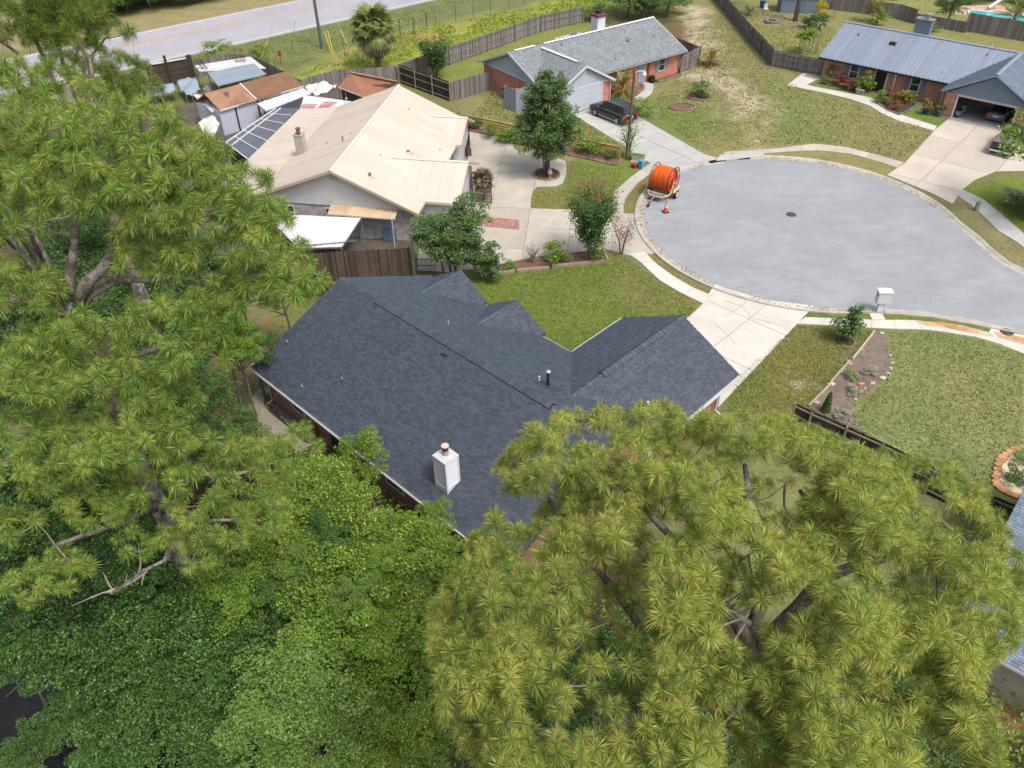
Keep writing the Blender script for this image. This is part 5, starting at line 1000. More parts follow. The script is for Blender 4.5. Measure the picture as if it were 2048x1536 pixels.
# ------------------------------------------------------------------ fences
FG = M_('silver_weathered_board', C(150, 144, 142), .95, .22, 2, 30, bmp=.4, vvar=.35, stretch=(1, 1, .25)); FD = M_('dark_weathered_board', C(104, 92, 82), .95, .3, 2, 30, bmp=.4, vvar=.4, stretch=(1, 1, .25), second=C(128, 104, 82), sfac=(.5, .65))
FB = M_('black_brown_board', C(84, 74, 66), .95, .3, 2, 30, bmp=.4, vvar=.35, stretch=(1, 1, .25)); RAIL = M_('pale_rail_wood', C(176, 166, 152), .95, .25, 2, 30, bmp=.3)
YW = M_('fresh_yellow_timber', C(214, 172, 104), .8, .15, 2, 30, vvar=.25)
PM = {}
def picket_mesh(m, w, h, t=.02):
    k = (m.name, round(w, 3), round(h, 3))
    if k not in PM:
        L = []
        for i in range(6):
            b = B(); b.val = i / 5; c = w * .22
            b.add([(x, y, z) for y in (-t / 2, t / 2) for x, z in ((-w / 2, 0), (w / 2, 0), (w / 2, h - c), (w / 2 - c, h), (-w / 2 + c, h), (-w / 2, h - c))], [(5, 4, 3, 2, 1, 0), (6, 7, 8, 9, 10, 11)] + [(i, (i + 1) % 6, 6 + (i + 1) % 6, 6 + i) for i in range(6)]); L.append(b.mesh('picket', m))
        PM[k] = L
    return PM[k]
def fence(label, pts, h, m, rail_side=1, rails=(.25, .9, .88), w=.145, gap=.002, rail_m=None, group=None, name='board_fence', post_h=None, jit=.03):
    pts = [np.array([p[0], p[1]], float) for p in pts]; t = thing(name, label, 'fence', (*pts[0], 0), group); ms = picket_mesh(m, w + .004, h); rm = rail_m or m
    for a, c in zip(pts[:-1], pts[1:]):
        L = np.linalg.norm(c - a); d = (c - a) / L; nrm = np.array([-d[1], d[0]]) * rail_side; n = max(1, math.ceil(L / w)); ang = math.atan2(d[1], d[0])
        for i in range(n):
            p = a + d * (i + .5) * L / n; p = p + nrm * (.007 if i % 2 else -.007); Mx = Matrix.Translation((p[0], p[1], random.uniform(-jit, jit * .4))) @ Matrix.Rotation(ang + random.uniform(-.03, .03), 4, 'Z') @ Matrix.Rotation(random.gauss(0, .004), 4, 'Y')
            inst('picket', ms[random.randrange(6)], t, Mx)
        for z in (.28, h * .55, h - .22)[:3 if h > 1.5 else 2]:
            b = B(); b.val = random.random(); q0, q1 = a + nrm * .035, c + nrm * .035; b.bar((*q0, z), (*q1, z), .045, .09); b.obj('rail', rm, t)
        k = max(1, round(L / 2.5))
        for i in range(k + 1):
            p = a + d * L * i / k + nrm * .105; b = B(); b.val = random.random(); b.box((*p, (h + .06) / 2), (.09, .09, h + .06), ang); b.obj('post', rm, t)
    return t
Z2 = lambda L, z=1.8: [at2(x, y, z) for x, y in L]
fence('tall brown board fence standing in front of the white carport', pxs([(612, 566), (824, 553)]), 2.35, FD, 1, w=.15, jit=.05)
fence('dark board fence in shade left of the dark roof', pxs([(530, 612), (628, 592)]), 1.8, FB, 1)
fence('fence with two pale rails running down to the dark roof corner', Z2([(624, 545), (690, 583)]), 1.8, FD, 1, rail_m=RAIL)
F2 = pxs([(1165, 46), (1081, 64), (946, 114), (899, 130), (800, 166)]); fence('long grey board fence below the bright yellow green verge', F2, 2.05, FG, 1)
fence('grey fence with three pale rails beside the tan roof, running to the corner', pxs([(800, 166), (902, 203)]), 2.05, FB, -1, rail_m=RAIL)
fence('grey board fence joining the salmon brick house wall', pxs([(902, 203), (982, 180)]), 2.0, FG, 1)
fence('zigzag grey board fence behind the brown shed roofs', Z2([(797, 131), (740, 136), (671, 139), (618, 154), (600, 160), (548, 132), (508, 112), (455, 107), (388, 121)]), 1.8, FG, -1)
fence('short grey board fence at the right end of the grey roof', [*Z2([(1344, 73)]), *Z2([(1400, 95)]), at2(1358, 147)], 1.9, FG, 1)
fence('long lilac grey board fence climbing beside the sandy lawn', pxs([(1370, -70), (1456, 32), (1500, 85), (1544, 133)]), 1.9, FG, -1)
fence('lilac grey board fence joining the left end of the metal roofed house', pxs([(1545, 133), (1648, 154)]), 1.8, FG, -1)
fence('grey fence with pale rails at the top, behind the yellow leaved column', pxs([(1590, 10), (1700, 24), (1796, 38), (1828, 48)]), 1.8, FG, 1, rail_m=RAIL)
fence('low grey board fence behind the dark round tree', pxs([(1828, 48), (1930, 66)]), 1.3, FG, 1)
fence('tall grey board fence in front of the turquoise pool', pxs([(1928, 62), (2048, 83), (2200, 112)]), 2.2, FG, 1)
fence('dark board fence with pale top rail at the foot of the bare planting bed', Z2([(1593, 806), (1626, 822), (1769, 885), (1985, 990), (2044, 1014)]), 1.8, FB, -1, rail_m=RAIL)
t = thing('slat_fence', 'low fence of fresh yellow timber slats behind clipped shrubs', 'fence', at(936, 252)); a, c = at2(936, 252), at2(1239, 317)
for i in range(4):
    for j in range(5): p, q = a + (c - a) * j / 5, a + (c - a) * (j + 1) / 5; b = B(); b.val = random.random(); b.bar((*p, .22 + i * .24), (*q, .22 + i * .24), .03, .15); b.obj('slat', YW, t)
for j in range(6): p = a + (c - a) * j / 5; b = B(); b.box((*p, .55), (.1, .1, 1.1)); b.obj('post', YW, t)
b = B(); b.bar((*a, 1.08), (*c, 1.08), .12, .035); b.obj('cap_rail', YW, t)
# chain-link fence on the verge
t = thing('wire_fence', 'thin wire fence on metal posts along the yellow green verge', 'fence', at(801, 72)); cps = pxs([(690, 112), (740, 95), (801, 72), (829, 70), (854, 58), (872, 53), (912, 44), (947, 36), (981, 30), (1018, 20), (1049, 8), (1090, -4)])
PST = M_('dull_post_metal', C(96, 98, 92), .6, .2)
for i, p in enumerate(cps): b = B(); b.cyl((*p, 0), .07 if i in (2, 3, 4) else .035, 2.1, 8); b.obj('post', PST, t)
for p, q in zip(cps[:-1], cps[1:]):
    b = B()
    for z in (.15, .6, 1.05, 1.5, 2.0): b.bar((*p, z), (*q, z), .014, .014)
    b.obj('wires', GALV, t)

# ------------------------------------------------------------------ garden trees and shrubs
LF['R'] = leafmat('red_brown_leaves', [(0, C(110, 96, 66)), (.5, C(160, 104, 88)), (1, C(196, 120, 104))], .3, .55); LF['K'] = leafmat('pink_blossom', [(0, C(110, 128, 84)), (.4, C(176, 130, 130)), (1, C(222, 150, 168))], .3, .6)
LF['W'] = leafmat('whitish_leaves', [(0, C(158, 160, 138)), (.5, C(196, 196, 176)), (1, C(226, 224, 210))], .3, .6); LF['G'] = leafmat('golden_leaves', [(0, C(180, 168, 50)), (.5, C(226, 208, 60)), (1, C(240, 226, 110))], .35, .55)
LF['B'] = leafmat('burnt_frond', [(0, C(92, 82, 66)), (.6, C(128, 112, 92)), (1, C(150, 132, 110))], .1, .7); LF['F'] = leafmat('palm_frond', [(0, C(92, 106, 60)), (.5, C(130, 142, 82)), (1, C(176, 180, 122))], .2, .4)
LF['T'] = leafmat('palm_frond_dry', [(0, C(120, 112, 88)), (.5, C(150, 140, 112)), (1, C(182, 172, 148))], .2, .5); LF['S'] = leafmat('pindo_frond', [(0, C(110, 112, 60)), (.5, C(158, 148, 80)), (1, C(190, 170, 100))], .2, .5)
def bush(label, px, py, h, r, kind='M', zs=None, cat='shrub', name='shrub', n=2600, leaf=.11, z0=0.0, group=None, trunk=.04):
    base = at(px, py, z0); zs = zs or max(.5, (h * .5) / r); return broad_tree(label, base + [0, 0, h - r * zs], r, kind + str(n) if False else kind, zs, group, cat, name, trunk, n, leaf, base)
_proto = proto
def proto(kind, j, nleaf, leaf):
    k = (kind, j, nleaf)
    if k not in PROTO: V, F, v = leaves(crown_points(nleaf, 30 if nleaf > 1500 else 16, 200 + 13 * j + ord(kind), lowcut=-.95), leaf, 17 + j); PROTO[k] = np_mesh('crown', V, F, LF[kind], v)
    return PROTO[k]
# the street tree in its brick ring
def big_crown(label, base, parts, kind, nleaf, leaf, trunks, name='broadleaf_tree', tm=None, cat='tree'):
    t = thing(name, label, cat, base); C_ = []
    for (c, r, n, cl) in parts: C_.append(crown_points(int(nleaf * n), int(26 + 60 * n), int(RNG.integers(1e6)), cl=cl, lowcut=-1) * np.array(r) + np.array(base) + np.array(c))
    V, F, v = leaves(np.concatenate(C_), leaf, 3); o = bpy.data.objects.new('crown', np_mesh('crown', V, F, LF[kind], v)); place(o, t)
    for tr, r0, r1 in trunks: b = B(); P_ = [np.array(base) + np.array(q) for q in tr]; b.tube(P_, list(np.linspace(r0, r1, len(P_))), 8); b.obj('trunk', tm or BARK2, t, True)
    return t
ob = at(1093, 350); WTR = M_('grey_trunk_pale_foot', C(128, 124, 120), .9, .3, 3, 15, bmp=.5)
big_crown('upright dense dark green tree standing in a brick ringed bed on the tan house drive', ob, [((.1, 0, 5.4), (2.1, 2.1, 3.3), 1, .22), ((-.5, .1, 3.7), (2.4, 2.3, 2.2), 1, .22), ((.6, 0, 3.9), (2.2, 2.2, 2.3), .9, .22), ((.4, 0, 7.4), (1.3, 1.2, 1.6), .35, .28), ((-.8, 0, 6.8), (1.1, 1.1, 1.5), .3, .28)], 'O', 11000, .16,
          [([(-.15, 0, 0), (-.25, 0, 1.2), (-.5, .1, 3.5)], .13, .06), ([(.1, -.05, 0), (.2, 0, 1.2), (.6, .1, 3.5)], .13, .06), ([(0, .1, 0), (0, .1, 3), (.1, .1, 7)], .14, .04)], tm=WTR)
rg = struct_root('planting_bed'); b = B(); b.lathe((ob[0], ob[1], .0), [(1.05, .0), (1.05, .10), (.4, .16)], 24); b.obj('mulch', MULCH, rg)
EDGEB = M_('edging_brick', C(170, 142, 128), .9, .25, 3, 25, vvar=.35)
def edging(root, pts, L=.24, w=.12, h=.13, m=None, name='edging_brick', z=0.0):
    pts = [np.asarray(p[:2], float) for p in pts]
    for a, c in zip(pts[:-1], pts[1:]):
        n = max(1, int(np.linalg.norm(c - a) / L)); d = (c - a) / n; ang = math.atan2(d[1], d[0])
        for i in range(n): p = a + d * (i + .5); b = B(); b.val = random.random(); b.box((p[0], p[1], z + h / 2 + random.uniform(-.01, .01)), (np.linalg.norm(d) * .93, w, h), ang + random.uniform(-.06, .06)); b.obj(name, m or EDGEB, root)
edging(rg, [ob[:2] + np.array([1.15 * math.cos(q), 1.15 * math.sin(q)]) for q in np.linspace(0, 2 * math.pi, 25)], z=.03)
t = thing('garden_figure', 'small beige urn at the foot of the ringed street tree', 'garden ornament', ob + [.25, -.7, .1]); b = B(); b.lathe(ob + [.25, -.7, .12], [(.13, 0), (.09, .08), (.2, .3), (.22, .45), (.14, .6), (.17, .66)], 14); b.obj('urn', M_('beige_ceramic', C(190, 170, 140), .7, .2), t)
t = thing('tree_guard', 'white irrigation pipe beside the trunk of the ringed tree', 'pipe', ob + [.3, -.25, 0]); b = B(); b.cyl(ob + [.32, -.2, .1], .05, 1.0, 8); b.obj('pipe', WHITE, t); b = B(); b.cyl(ob + [.32, -.2, 1.1], .08, .1, 8); b.obj('cap', WHITE, t)
# palms
def frond_mesh(kind, L, n, spread, fan=True, seed=0):
    g = np.random.default_rng(seed); b = B(); b.val = .4; b.tube([(0, 0, 0), (L * .25, 0, L * .08), (L * .5, 0, L * .06)], [.025, .02, .015], 4)
    for i in range(n):
        b.val = float(np.clip(g.normal(.55, .2), 0, 1))
        if fan: a = (i / (n - 1) - .5) * spread; o = np.array([L * .5, 0, L * .06]); d = np.array([math.cos(a), math.sin(a), -.18 - .25 * abs(a) - .1 * g.random()]); ln = L * .55 * (1 - .15 * abs(a))
        else: f = .2 + .8 * i / n; s = 1 if i % 2 else -1; o = np.array([L * f, 0, L * (.08 + .25 * f - .55 * f * f)]); d = np.array([.7, s * .9, -.15]); d /= np.linalg.norm(d); ln = L * .38 * (1 - .6 * abs(f - .5))
        w = np.cross(d, (0, 0, 1.0)); w *= .05 * L / np.linalg.norm(w) * (.8 if fan else .4); m = o + d * ln * .55; tp = o + d * ln - np.array([0, 0, ln * .22]); b.face([o - w * .4, m - w, tp, m + w, o + w * .4])
    return b.mesh('frond', LF[kind])
def palm(label, base, h, L, nf, kinds, fan=True, trunk_r=.2, name='palm_tree', down=.5, tm=None, cat='palm'):
    t = thing(name, label, cat, base); b = B(); b.tube([base, np.array(base) + [.05, 0, h * .5], np.array(base) + [0, 0, h]], [trunk_r * 1.15, trunk_r, trunk_r * .9], 9); b.obj('trunk', tm or BARK2, t); M3 = [[frond_mesh(k, L, 15 if fan else 26, 2.9, fan, i) for i in range(3)] for k in kinds]
    for i in range(nf):
        f = i / max(1, nf - 1); el = R(75 - (75 + 90 * down) * f + random.uniform(-10, 10)); az = i * 2.39996 + random.uniform(-.3, .3); kk = min(len(kinds) - 1, int(f * len(kinds) * 1.05))
        Mx = Matrix.Translation((base[0], base[1], base[2] + h - f * .3)) @ Matrix.Rotation(az, 4, 'Z') @ Matrix.Rotation(-el, 4, 'Y') @ Matrix.Rotation(random.uniform(-.3, .3), 4, 'X'); inst('frond', M3[kk][random.randrange(3)], t, Mx)
    return t
palm('big fan palm with a skirt of dry hanging fronds by the verge', at(757, 142), 4.6, 3.0, 64, ['F', 'F', 'T'], True, .28, down=.95)
palm('burnt brown dead palm in the iron railed planter by the tan house door', at(967, 402), 1.9, 1.05, 40, ['B', 'B'], True, .07, down=.4)
palm('pindo palm with arching yellowish fronds beside the white garage', at(1244, 196), 1.1, 1.8, 30, ['S', 'S'], False, .2, down=.35, name='pindo_palm')
palm('small reddish sago palm on the sandy lawn', at(1420, 131), .45, 1.5, 22, ['S', 'R'], False, .16, down=.35, name='sago_palm')
palm('fan palm by the turquoise pool at the top right', at(2022, 56), 1.2, 2.4, 22, ['F'], False, .2, down=.3)
# crape myrtles and others with open vase shapes
def vase(label, base, h, r, kind, tips, n=5200, leaf=.1, name='crape_myrtle', cat='tree', sparse=1.0, trunks=5):
    t = thing(name, label, cat, base); base = np.array(base); pts = []
    for i in range(trunks):
        a = i * 6.28 / trunks + random.random(); e = base + [math.cos(a) * r * .6, math.sin(a) * r * .6, h * .75]; b = B(); b.tube([base + [math.cos(a) * .08, math.sin(a) * .08, 0], base + [math.cos(a) * .2 * r, math.sin(a) * .2 * r, h * .35], e], [.06, .045, .015], 6); b.obj('trunk', TWIG, t)
    g = np.random.default_rng(int(RNG.integers(1e6))); br = B()
    for i in range(int(60 * sparse) + 14):
        a = g.random() * 6.28; f = .35 + .65 * g.random(); rr = r * (.25 + .75 * ((f - .2) / .8)) * (.5 + .5 * g.random()); p = base + [math.cos(a) * rr, math.sin(a) * rr, h * f]; s = base + [math.cos(a) * rr * .3, math.sin(a) * rr * .3, h * f * .6]; br.tube([s, p], [.014, .006], 3, False); m = int(n / 70); pts.append(p + (g.normal(size=(m, 3)) * [.30, .30, .34]) - np.outer(g.random(m), (p - s) * .5))
    br.obj('twigs', TWIG, t, kind='stuff'); pts = np.concatenate(pts); top = pts[:, 2] > base[2] + h * .95
    for sel, k in ((~top, kind), (top, tips)):
        if sel.any(): V, F, v = leaves(pts[sel], leaf, 5); o = bpy.data.objects.new('crown' if k == kind else 'flower_tips', np_mesh('crown', V, F, LF[k], v)); place(o, t)
    return t
vase('vase shaped dark crape myrtle in the mulch strip between two round bushes', at(1182, 520), 5.4, 2.0, 'D', 'R', 12000, .14)
vase('thin bronze leaved young tree at the corner of the tan drive', at(1243, 508), 3.3, 1.4, 'R', 'R', 1500, .12, 'young_tree', sparse=.3, trunks=3)
vase('pink flowering crape myrtle at the foot of the wooden lamp pole', at(1256, 312), 3.4, 1.3, 'M', 'K', 1500, .14, sparse=.4, trunks=3)
vase('red brown topped shrub tree in the corner of the grey back fence', at(872, 158), 4.6, 2.2, 'D', 'R', 4200, .2)
vase('low rose bush with a few red flowers on the island lawn', at(1196, 400), 2.0, .9, 'R', 'K', 900, .12, 'rose_bush', 'shrub', .3, 4)
vase('pale bare twigged shrub beside the drive left of the round bush', at(1065, 526), 1.6, .8, 'W', 'W', 700, .06, 'bare_shrub', 'shrub', .5, 6)
big_crown('broad dark green tree screening the tan house corner by the iron fence', at(905, 556), [((-.3, .3, 3.4), (2.1, 1.9, 1.7), 1, .24), ((1.2, .8, 4.2), (1.5, 1.5, 1.5), .7, .26), ((-1.5, .6, 3.2), (1.2, 1.3, 1.2), .5, .28), ((1.9, -.1, 2.2), (1.3, 1.1, 1.2), .5, .28), ((.2, -.3, 2.3), (1.6, 1.1, 1.1), .6, .28), ((2.9, -.5, 1.3), (.8, .7, 1.0), .25, .3)], 'O', 12000, .13,
          [([(-.6, 0, 0), (-.7, .1, 2), (-1.2, .3, 3)], .09, .04), ([(.2, 0, 0), (.3, .1, 2), (.8, .4, 3.6)], .10, .04), ([(-.1, .2, 0), (-.2, .3, 2.4), (-.2, .4, 4)], .09, .03)])
bush('round clipped bright green bush in the mulch strip beside the drive', 1112, 524, 1.55, 1.05, 'Y', .75); bush('smaller round green bush right of the crape myrtle trunk', 1191, 520, 1.35, .72, 'M', .9)
bush('low dark shrub under the broad tree at the end of the mulch strip', 1018, 538, .7, .5, 'M')
bush('boxy clipped bright green hedge in front of the yellow slat fence', 1182, 306, 1.3, 1.25, 'Y', .5, name='hedge', cat='hedge'); bush('dark little shrub at the right end of the yellow slat fence', 1222, 318, .8, .5, 'D')
for i, (px, py, h, r, k, lb) in enumerate([(918, 252, 1.3, 1.0, 'M', 'low clipped green hedge beside the tan roof wing'), (940, 258, 1.2, .8, 'D', 'dark green clump right of the clipped hedge by the tan roof'), (982, 275, 1.5, .8, 'M', 'green clipped bush before the middle of the slat fence'), (1014, 283, 1.4, .95, 'M', 'wide green bush before the slat fence near the white stake'), (1046, 285, 1.9, 1.15, 'P', 'pale leaved camellia bush left of the ringed tree')]): bush(lb, px, py, h, r, k)
bush('neat round shrub in a brick ringed bed on the sandy lawn', 1398, 194, 1.6, 1.15, 'O', .8); bush('leafy green shrub beside the rear of the black car', 1281, 234, 1.8, 1.15, 'M', .8)
for px, py, h, r, k, lb in [(1652, 168, .9, .5, 'M', 'small green plant at the left corner of the metal roofed house'), (1662, 162, 1.8, .8, 'S', 'yellowish croton by the left window of the metal roofed house'), (1680, 172, 1.2, .9, 'R', 'bronze shrub under the left window of the metal roofed house'), (1700, 180, 1.1, .8, 'R', 'bronze shrub left of the dark front door'), (1726, 182, 2.0, .95, 'Y', 'glossy green potted shrub at the dark front door'), (1764, 206, 1.2, .7, 'P', 'pale silvery plant at the bed edge right of the door'), (1782, 200, 1.4, .9, 'R', 'bronze grass clump under the right window'), (1800, 208, 1.3, .9, 'S', 'yellow variegated croton under the right window'), (1786, 218, .8, .7, 'R', 'low purple leaved plant at the front of the curved bed'), (1812, 205, 1.1, .8, 'Y', 'yellow green plant at the right end of the curved bed')]: bush(lb, px, py, h, r, k, n=1800, leaf=.14)
bush('rounded dark evergreen tree in front of the low back fence', 1892, 50, 4.6, 2.0, 'D', 1.05, 'tree', 'evergreen_tree', 9000, .058, trunk=.15); bush('dark round bush left of the yellow column in the back yard', 1617, 56, 2.0, 1.2, 'D'); bush('dark bush right of the yellow column in the back yard', 1637, 63, 2.2, 1.1, 'D')
bush('golden yellow leaved column plant in the back yard', 1634, 44, 3.4, .75, 'G', 2.0, name='golden_shrub'); bush('vine covered shrub spilling over the back fence', 1762, 22, 3.2, 1.9, 'Y', .5); bush('tall thin yellowish shrub by the back fence panels', 1743, 44, 3.2, 1.3, 'S', 1.0); bush('small yellowish shrub left of the blue grey chimney', 1752, 52, 2.2, 1.1, 'Y'); bush('low yellowish shrub behind the metal roof ridge', 1856, 62, 1.2, 1.2, 'Y'); bush('yellowish vine arch beside the back fence', 1668, 38, 3.6, 1.1, 'S', .5)
bush('leafy tree with yellowish tips at the right edge, over the pickup', 2058, 432, 9.6, 3.6, 'M', 1.15, 'tree', 'broadleaf_tree', 9000, .058, trunk=.14); bush('white flowering shrub under the tree at the right edge', 2030, 412, 1.5, 1.3, 'W'); bush('dark shrub below the white flowering one at the right edge', 2050, 430, 1.7, 1.3, 'D')
big_crown('young magnolia with upright dark leaves on the lawn by the white mailbox', at(1694, 681), [((.15, .1, 1.75), (.5, .5, .95), 1, .3), ((-.45, 0, 1.05), (.75, .7, .55), .8, .3), ((.1, -.1, .9), (.6, .6, .6), .5, .3)], 'O', 900, .17, [([(0, 0, 0), (0, 0, 2.2)], .04, .015)], 'magnolia')
rr = struct_root('planting_bed'); p = at2(1690, 683); b = B(); b.lathe((*p, 0), [(.55, 0), (.5, .04)], 16); b.obj('mulch', MULCH, rr); edging(rr, [p + .6 * np.array([math.cos(q), math.sin(q)]) for q in np.linspace(-2.2, .6, 9)], .3, .1, .06)
TOP = [('D', 'broad dark oak at the top centre behind the grey roof', 1255, 34, 5.2, 4.4), ('D', 'second dark oak at the top, right of the first and over bare soil', 1335, 34, 4.6, 3.4), ('Y', 'bright shrub against the end of the long grey fence', 1185, 40, 2.4, 1.6), ('D', 'small dark tree between the deck and the oaks', 1288, 40, 3.0, 1.6)]
for k, lb, px, py, h, r in TOP: bush(lb, px, py, h, r, k, .58, 'tree', 'broadleaf_tree', 9000, .058, trunk=.2)
for i, (px, py, r) in enumerate([(150, 50, 5), (215, 28, 4.6), (255, 22, 4.2), (300, 14, 4.4), (345, 6, 4.2), (395, -2, 4.4), (440, -12, 4.2), (490, -24, 4.4), (560, -40, 4.6), (240, 0, 5), (330, -20, 5), (430, -40, 5)]): bush(f'dark tree in the row beyond the far road, {ORD[i]} from the left', px, py, 4.6, r, 'D', .5, 'tree', 'broadleaf_tree', 9000, .058, trunk=.2, group='trees beyond the far road')
bush('creeper leaves over the board fence beside the leaning ladder', 438, 122, 2.3, 1.6, 'M', .5, name='creeper'); bush('small green plant on the fence end by the metal shed roof', 524, 128, 2.2, 1.0, 'M')
t = thing('topiary_tree', 'flat topped little tree on a ring of thin stakes in the back yard', 'tree', at(1614, 106))
for i in range(7): a = i * .9; p = at(1614, 106); b = B(); b.cyl((p[0] + 1.1 * math.cos(a), p[1] + .8 * math.sin(a), 0), .04, 2.0, 6); b.obj('stake', TWIG, t)
V, F, v = leaves(crown_points(1600, 24, 5) * [1.6, 1.4, .7] + at(1614, 106) + [0, 0, 2.2], .2, 4); o = bpy.data.objects.new('crown', np_mesh('crown', V, F, LF['M'], v)); place(o, t)
t = thing('pine_tree', 'single bare lilac grey trunk in the back yard beside the blue shed', 'tree', at(1590, 42)); p = at(1590, 42); b = B(); b.tube([p, p + [.1, 0, 6], p + [.2, 0, 14]], [.34, .28, .2], 10); b.obj('trunk', M_('lilac_grey_bark', C(160, 148, 148), .95, .3, 2, 12), t, True)
V, F, v = leaves(crown_points(5000, 40, 8) * [3, 3, 2.4] + p + [.2, 0, 15.5], .2, 4); o = bpy.data.objects.new('crown', np_mesh('crown', V, F, LF['D'], v)); place(o, t)

# ------------------------------------------------------------------ planting beds
mb = struct_root('planting_bed'); MUL2 = M_('red_brown_mulch', C(136, 104, 92), 1, .35, 3, 22, bmp=.8); b = B(); b.prism(pxs([(955, 546), (1000, 529), (1075, 514), (1150, 506), (1207, 499), (1214, 522), (1100, 536), (964, 552)]), -.05, .045); b.obj('mulch', MUL2, mb)
TIM = M_('pale_landscape_timber', C(190, 172, 150), .9, .25, 2, 25, vvar=.3); edging(mb, pxs([(962, 553), (1100, 537), (1214, 523)]), 2.4, .16, .22, TIM, 'edging_timber'); edging(mb, pxs([(1214, 523), (1207, 499)]), 1.2, .16, .2, TIM, 'edging_timber')
sb = struct_root('planting_bed'); b = B(); b.prism(pxs([(923, 247), (1240, 319), (1236, 331), (1140, 310), (1024, 284), (1005, 277), (922, 260)]), -.05, .04); b.obj('mulch', MUL2, sb); edging(sb, pxs([(1024, 285), (1140, 311), (1235, 332), (1243, 320)]), .3, .14, .14)
for lb, cx, cy, rx, ry in (('a', 1398, 194, 1.25, 1.2), ('b', 1364, 215, 1.35, 1.0)):
    q = struct_root('planting_bed'); c = at2(cx, cy); P_ = [c + np.array([rx * math.cos(a), ry * math.sin(a)]) for a in np.linspace(0, 2 * math.pi, 25)]; b = B(); b.prism(P_[:-1], -.03, .05); b.obj('mulch', MUL2, q); edging(q, P_, .3, .14, .16)
q = struct_root('planting_bed'); b = B(); b.prism(pxs([(1216, 200), (1238, 175), (1280, 166), (1284, 176), (1272, 188), (1250, 204), (1238, 210)]), -.03, .05); b.obj('mulch', MUL2, q); edging(q, pxs([(1238, 211), (1252, 205), (1274, 189), (1286, 177), (1282, 167)]), .3, .14, .16)
q = struct_root('planting_bed'); b = B(); b.prism(pxs([(1308, 158), (1352, 143), (1364, 148), (1340, 158), (1316, 163)]), -.03, .05); b.obj('mulch', MUL2, q); edging(q, pxs([(1308, 161), (1318, 165), (1342, 159), (1365, 149)]), .3, .14, .16)
q = struct_root('planting_bed'); b = B(); b.prism(pxs([(1752, 205), (1765, 213), (1780, 222), (1797, 230), (1815, 222), (1835, 209), (1820, 200), (1770, 188)]), -.03, .05); b.obj('mulch', MULCH, q); edging(q, pxs([(1752, 205), (1762, 213), (1780, 223), (1798, 231), (1816, 223), (1836, 210)]), .35, .14, .15, STONE, 'edging_stone')
# the long bare bed on the right with its timber edge and stones
tb = struct_root('planting_bed'); BARE = M_('dry_mulch', C(146, 130, 120), 1, .3, 2.5, 18, bmp=.9, second=C(124, 106, 98), sfac=(.45, .62)); right = [(1757, 662), (1768, 672), (1776, 690), (1776, 712), (1784, 730), (1782, 745), (1770, 757), (1752, 770), (1735, 778), (1722, 788), (1708, 802), (1703, 820), (1706, 838), (1716, 856), (1742, 872)]
b = B(); b.prism(pxs([(1752, 664)] + right + [(1690, 850), (1640, 828), (1618, 817)]), -.05, .05); b.obj('mulch', BARE, tb)
edging(tb, pxs([(1752, 664), (1700, 722), (1660, 768), (1617, 817)]), 2.4, .12, .16, M_('bleached_timber', C(206, 190, 160), .9, .2, 2, 25, vvar=.2), 'edging_timber')
LIME = M_('pale_field_stone', C(212, 208, 186), .9, .2, 3, 20, vvar=.25)
for px, py, r in [(1633, 806, .2), (1662, 770, .22), (1684, 746, .14), (1700, 729, .12), (1723, 700, .13), (1763, 668, .16), (1764, 757, .2), (1744, 768, .16), (1780, 712, .12), (1784, 727, .14), (1781, 738, .13), (1776, 748, .12), (1730, 779, .1), (1711, 800, .1)]:
    p = at(px, py); b = B(); b.val = random.random(); b.blob((p[0], p[1], .07), (r, r * .8, r * .5), px, 8, 5, .25); b.obj('edging_stone', LIME, tb)
rs = B(); W_ = pxs(right[3:])
for k in range(110):
    i = random.randrange(len(W_) - 1); p = W_[i] + (W_[i + 1] - W_[i]) * random.random() + np.array([random.gauss(-.25, .22), random.gauss(0, .22)]); r = random.uniform(.03, .09); rs.val = random.random(); rs.blob((p[0], p[1], .06), (r, r, r * .6), k, 6, 4, .3)
rs.obj('stones', STONE, tb, kind='stuff')
t = thing('loose_brick', 'single orange brick lying in the bare mulch bed', 'brick', at(1722, 771)); p = at(1722, 771); b = B(); b.box((p[0], p[1], .1), (.4, .18, .1), .1); b.obj('brick', M_('orange_brick', C(206, 132, 96), .9, .2), t); b = B(); b.box((p[0] + .02, p[1], .152), (.16, .08, .006), .1); b.obj('frog', M_('pale_mortar', C(226, 200, 170), .9, .1), t)
for px, py, lb in ((1739, 748, 'pale grass tuft in the middle of the bare mulch bed'), (1705, 787, 'pale grass tuft at the narrow waist of the bare mulch bed'), (1682, 832, 'pale grass tuft at the fence end of the bare mulch bed'), (1702, 757, 'faded little weed left of the orange brick')): bush(lb, px, py, .55, .42, 'W' if px != 1702 else 'P', .7, 'grass tuft', 'grass_tuft', 700, .2)
t = thing('juniper', 'slim dark columnar juniper in the bare mulch bed', 'shrub', at(1650, 824)); c = at(1650, 824); n = 2600; zz = RNG.random(n) ** .8; a = RNG.random(n) * 6.28; rd_ = .24 * (1 - zz) ** .7 * (.7 + .4 * RNG.random(n)) + .02; V, F, v = leaves(np.c_[c[0] + rd_ * np.cos(a), c[1] + rd_ * np.sin(a), .1 + zz * 1.35], .09, 3); o = bpy.data.objects.new('crown', np_mesh('crown', V, F, LF['D'], v)); place(o, t); b = B(); b.cyl(c, .03, .4, 6); b.obj('trunk', BARK2, t)
fb = struct_root('planting_bed'); b = B(); b.prism(pxs([(2120, 890), (2035, 902), (2012, 915), (2000, 940), (1996, 965), (2015, 985), (2048, 996), (2120, 1010)]), -.05, .04); b.obj('sand', M_('pale_sand', C(232, 216, 184), 1, .12, 2, 20), fb)
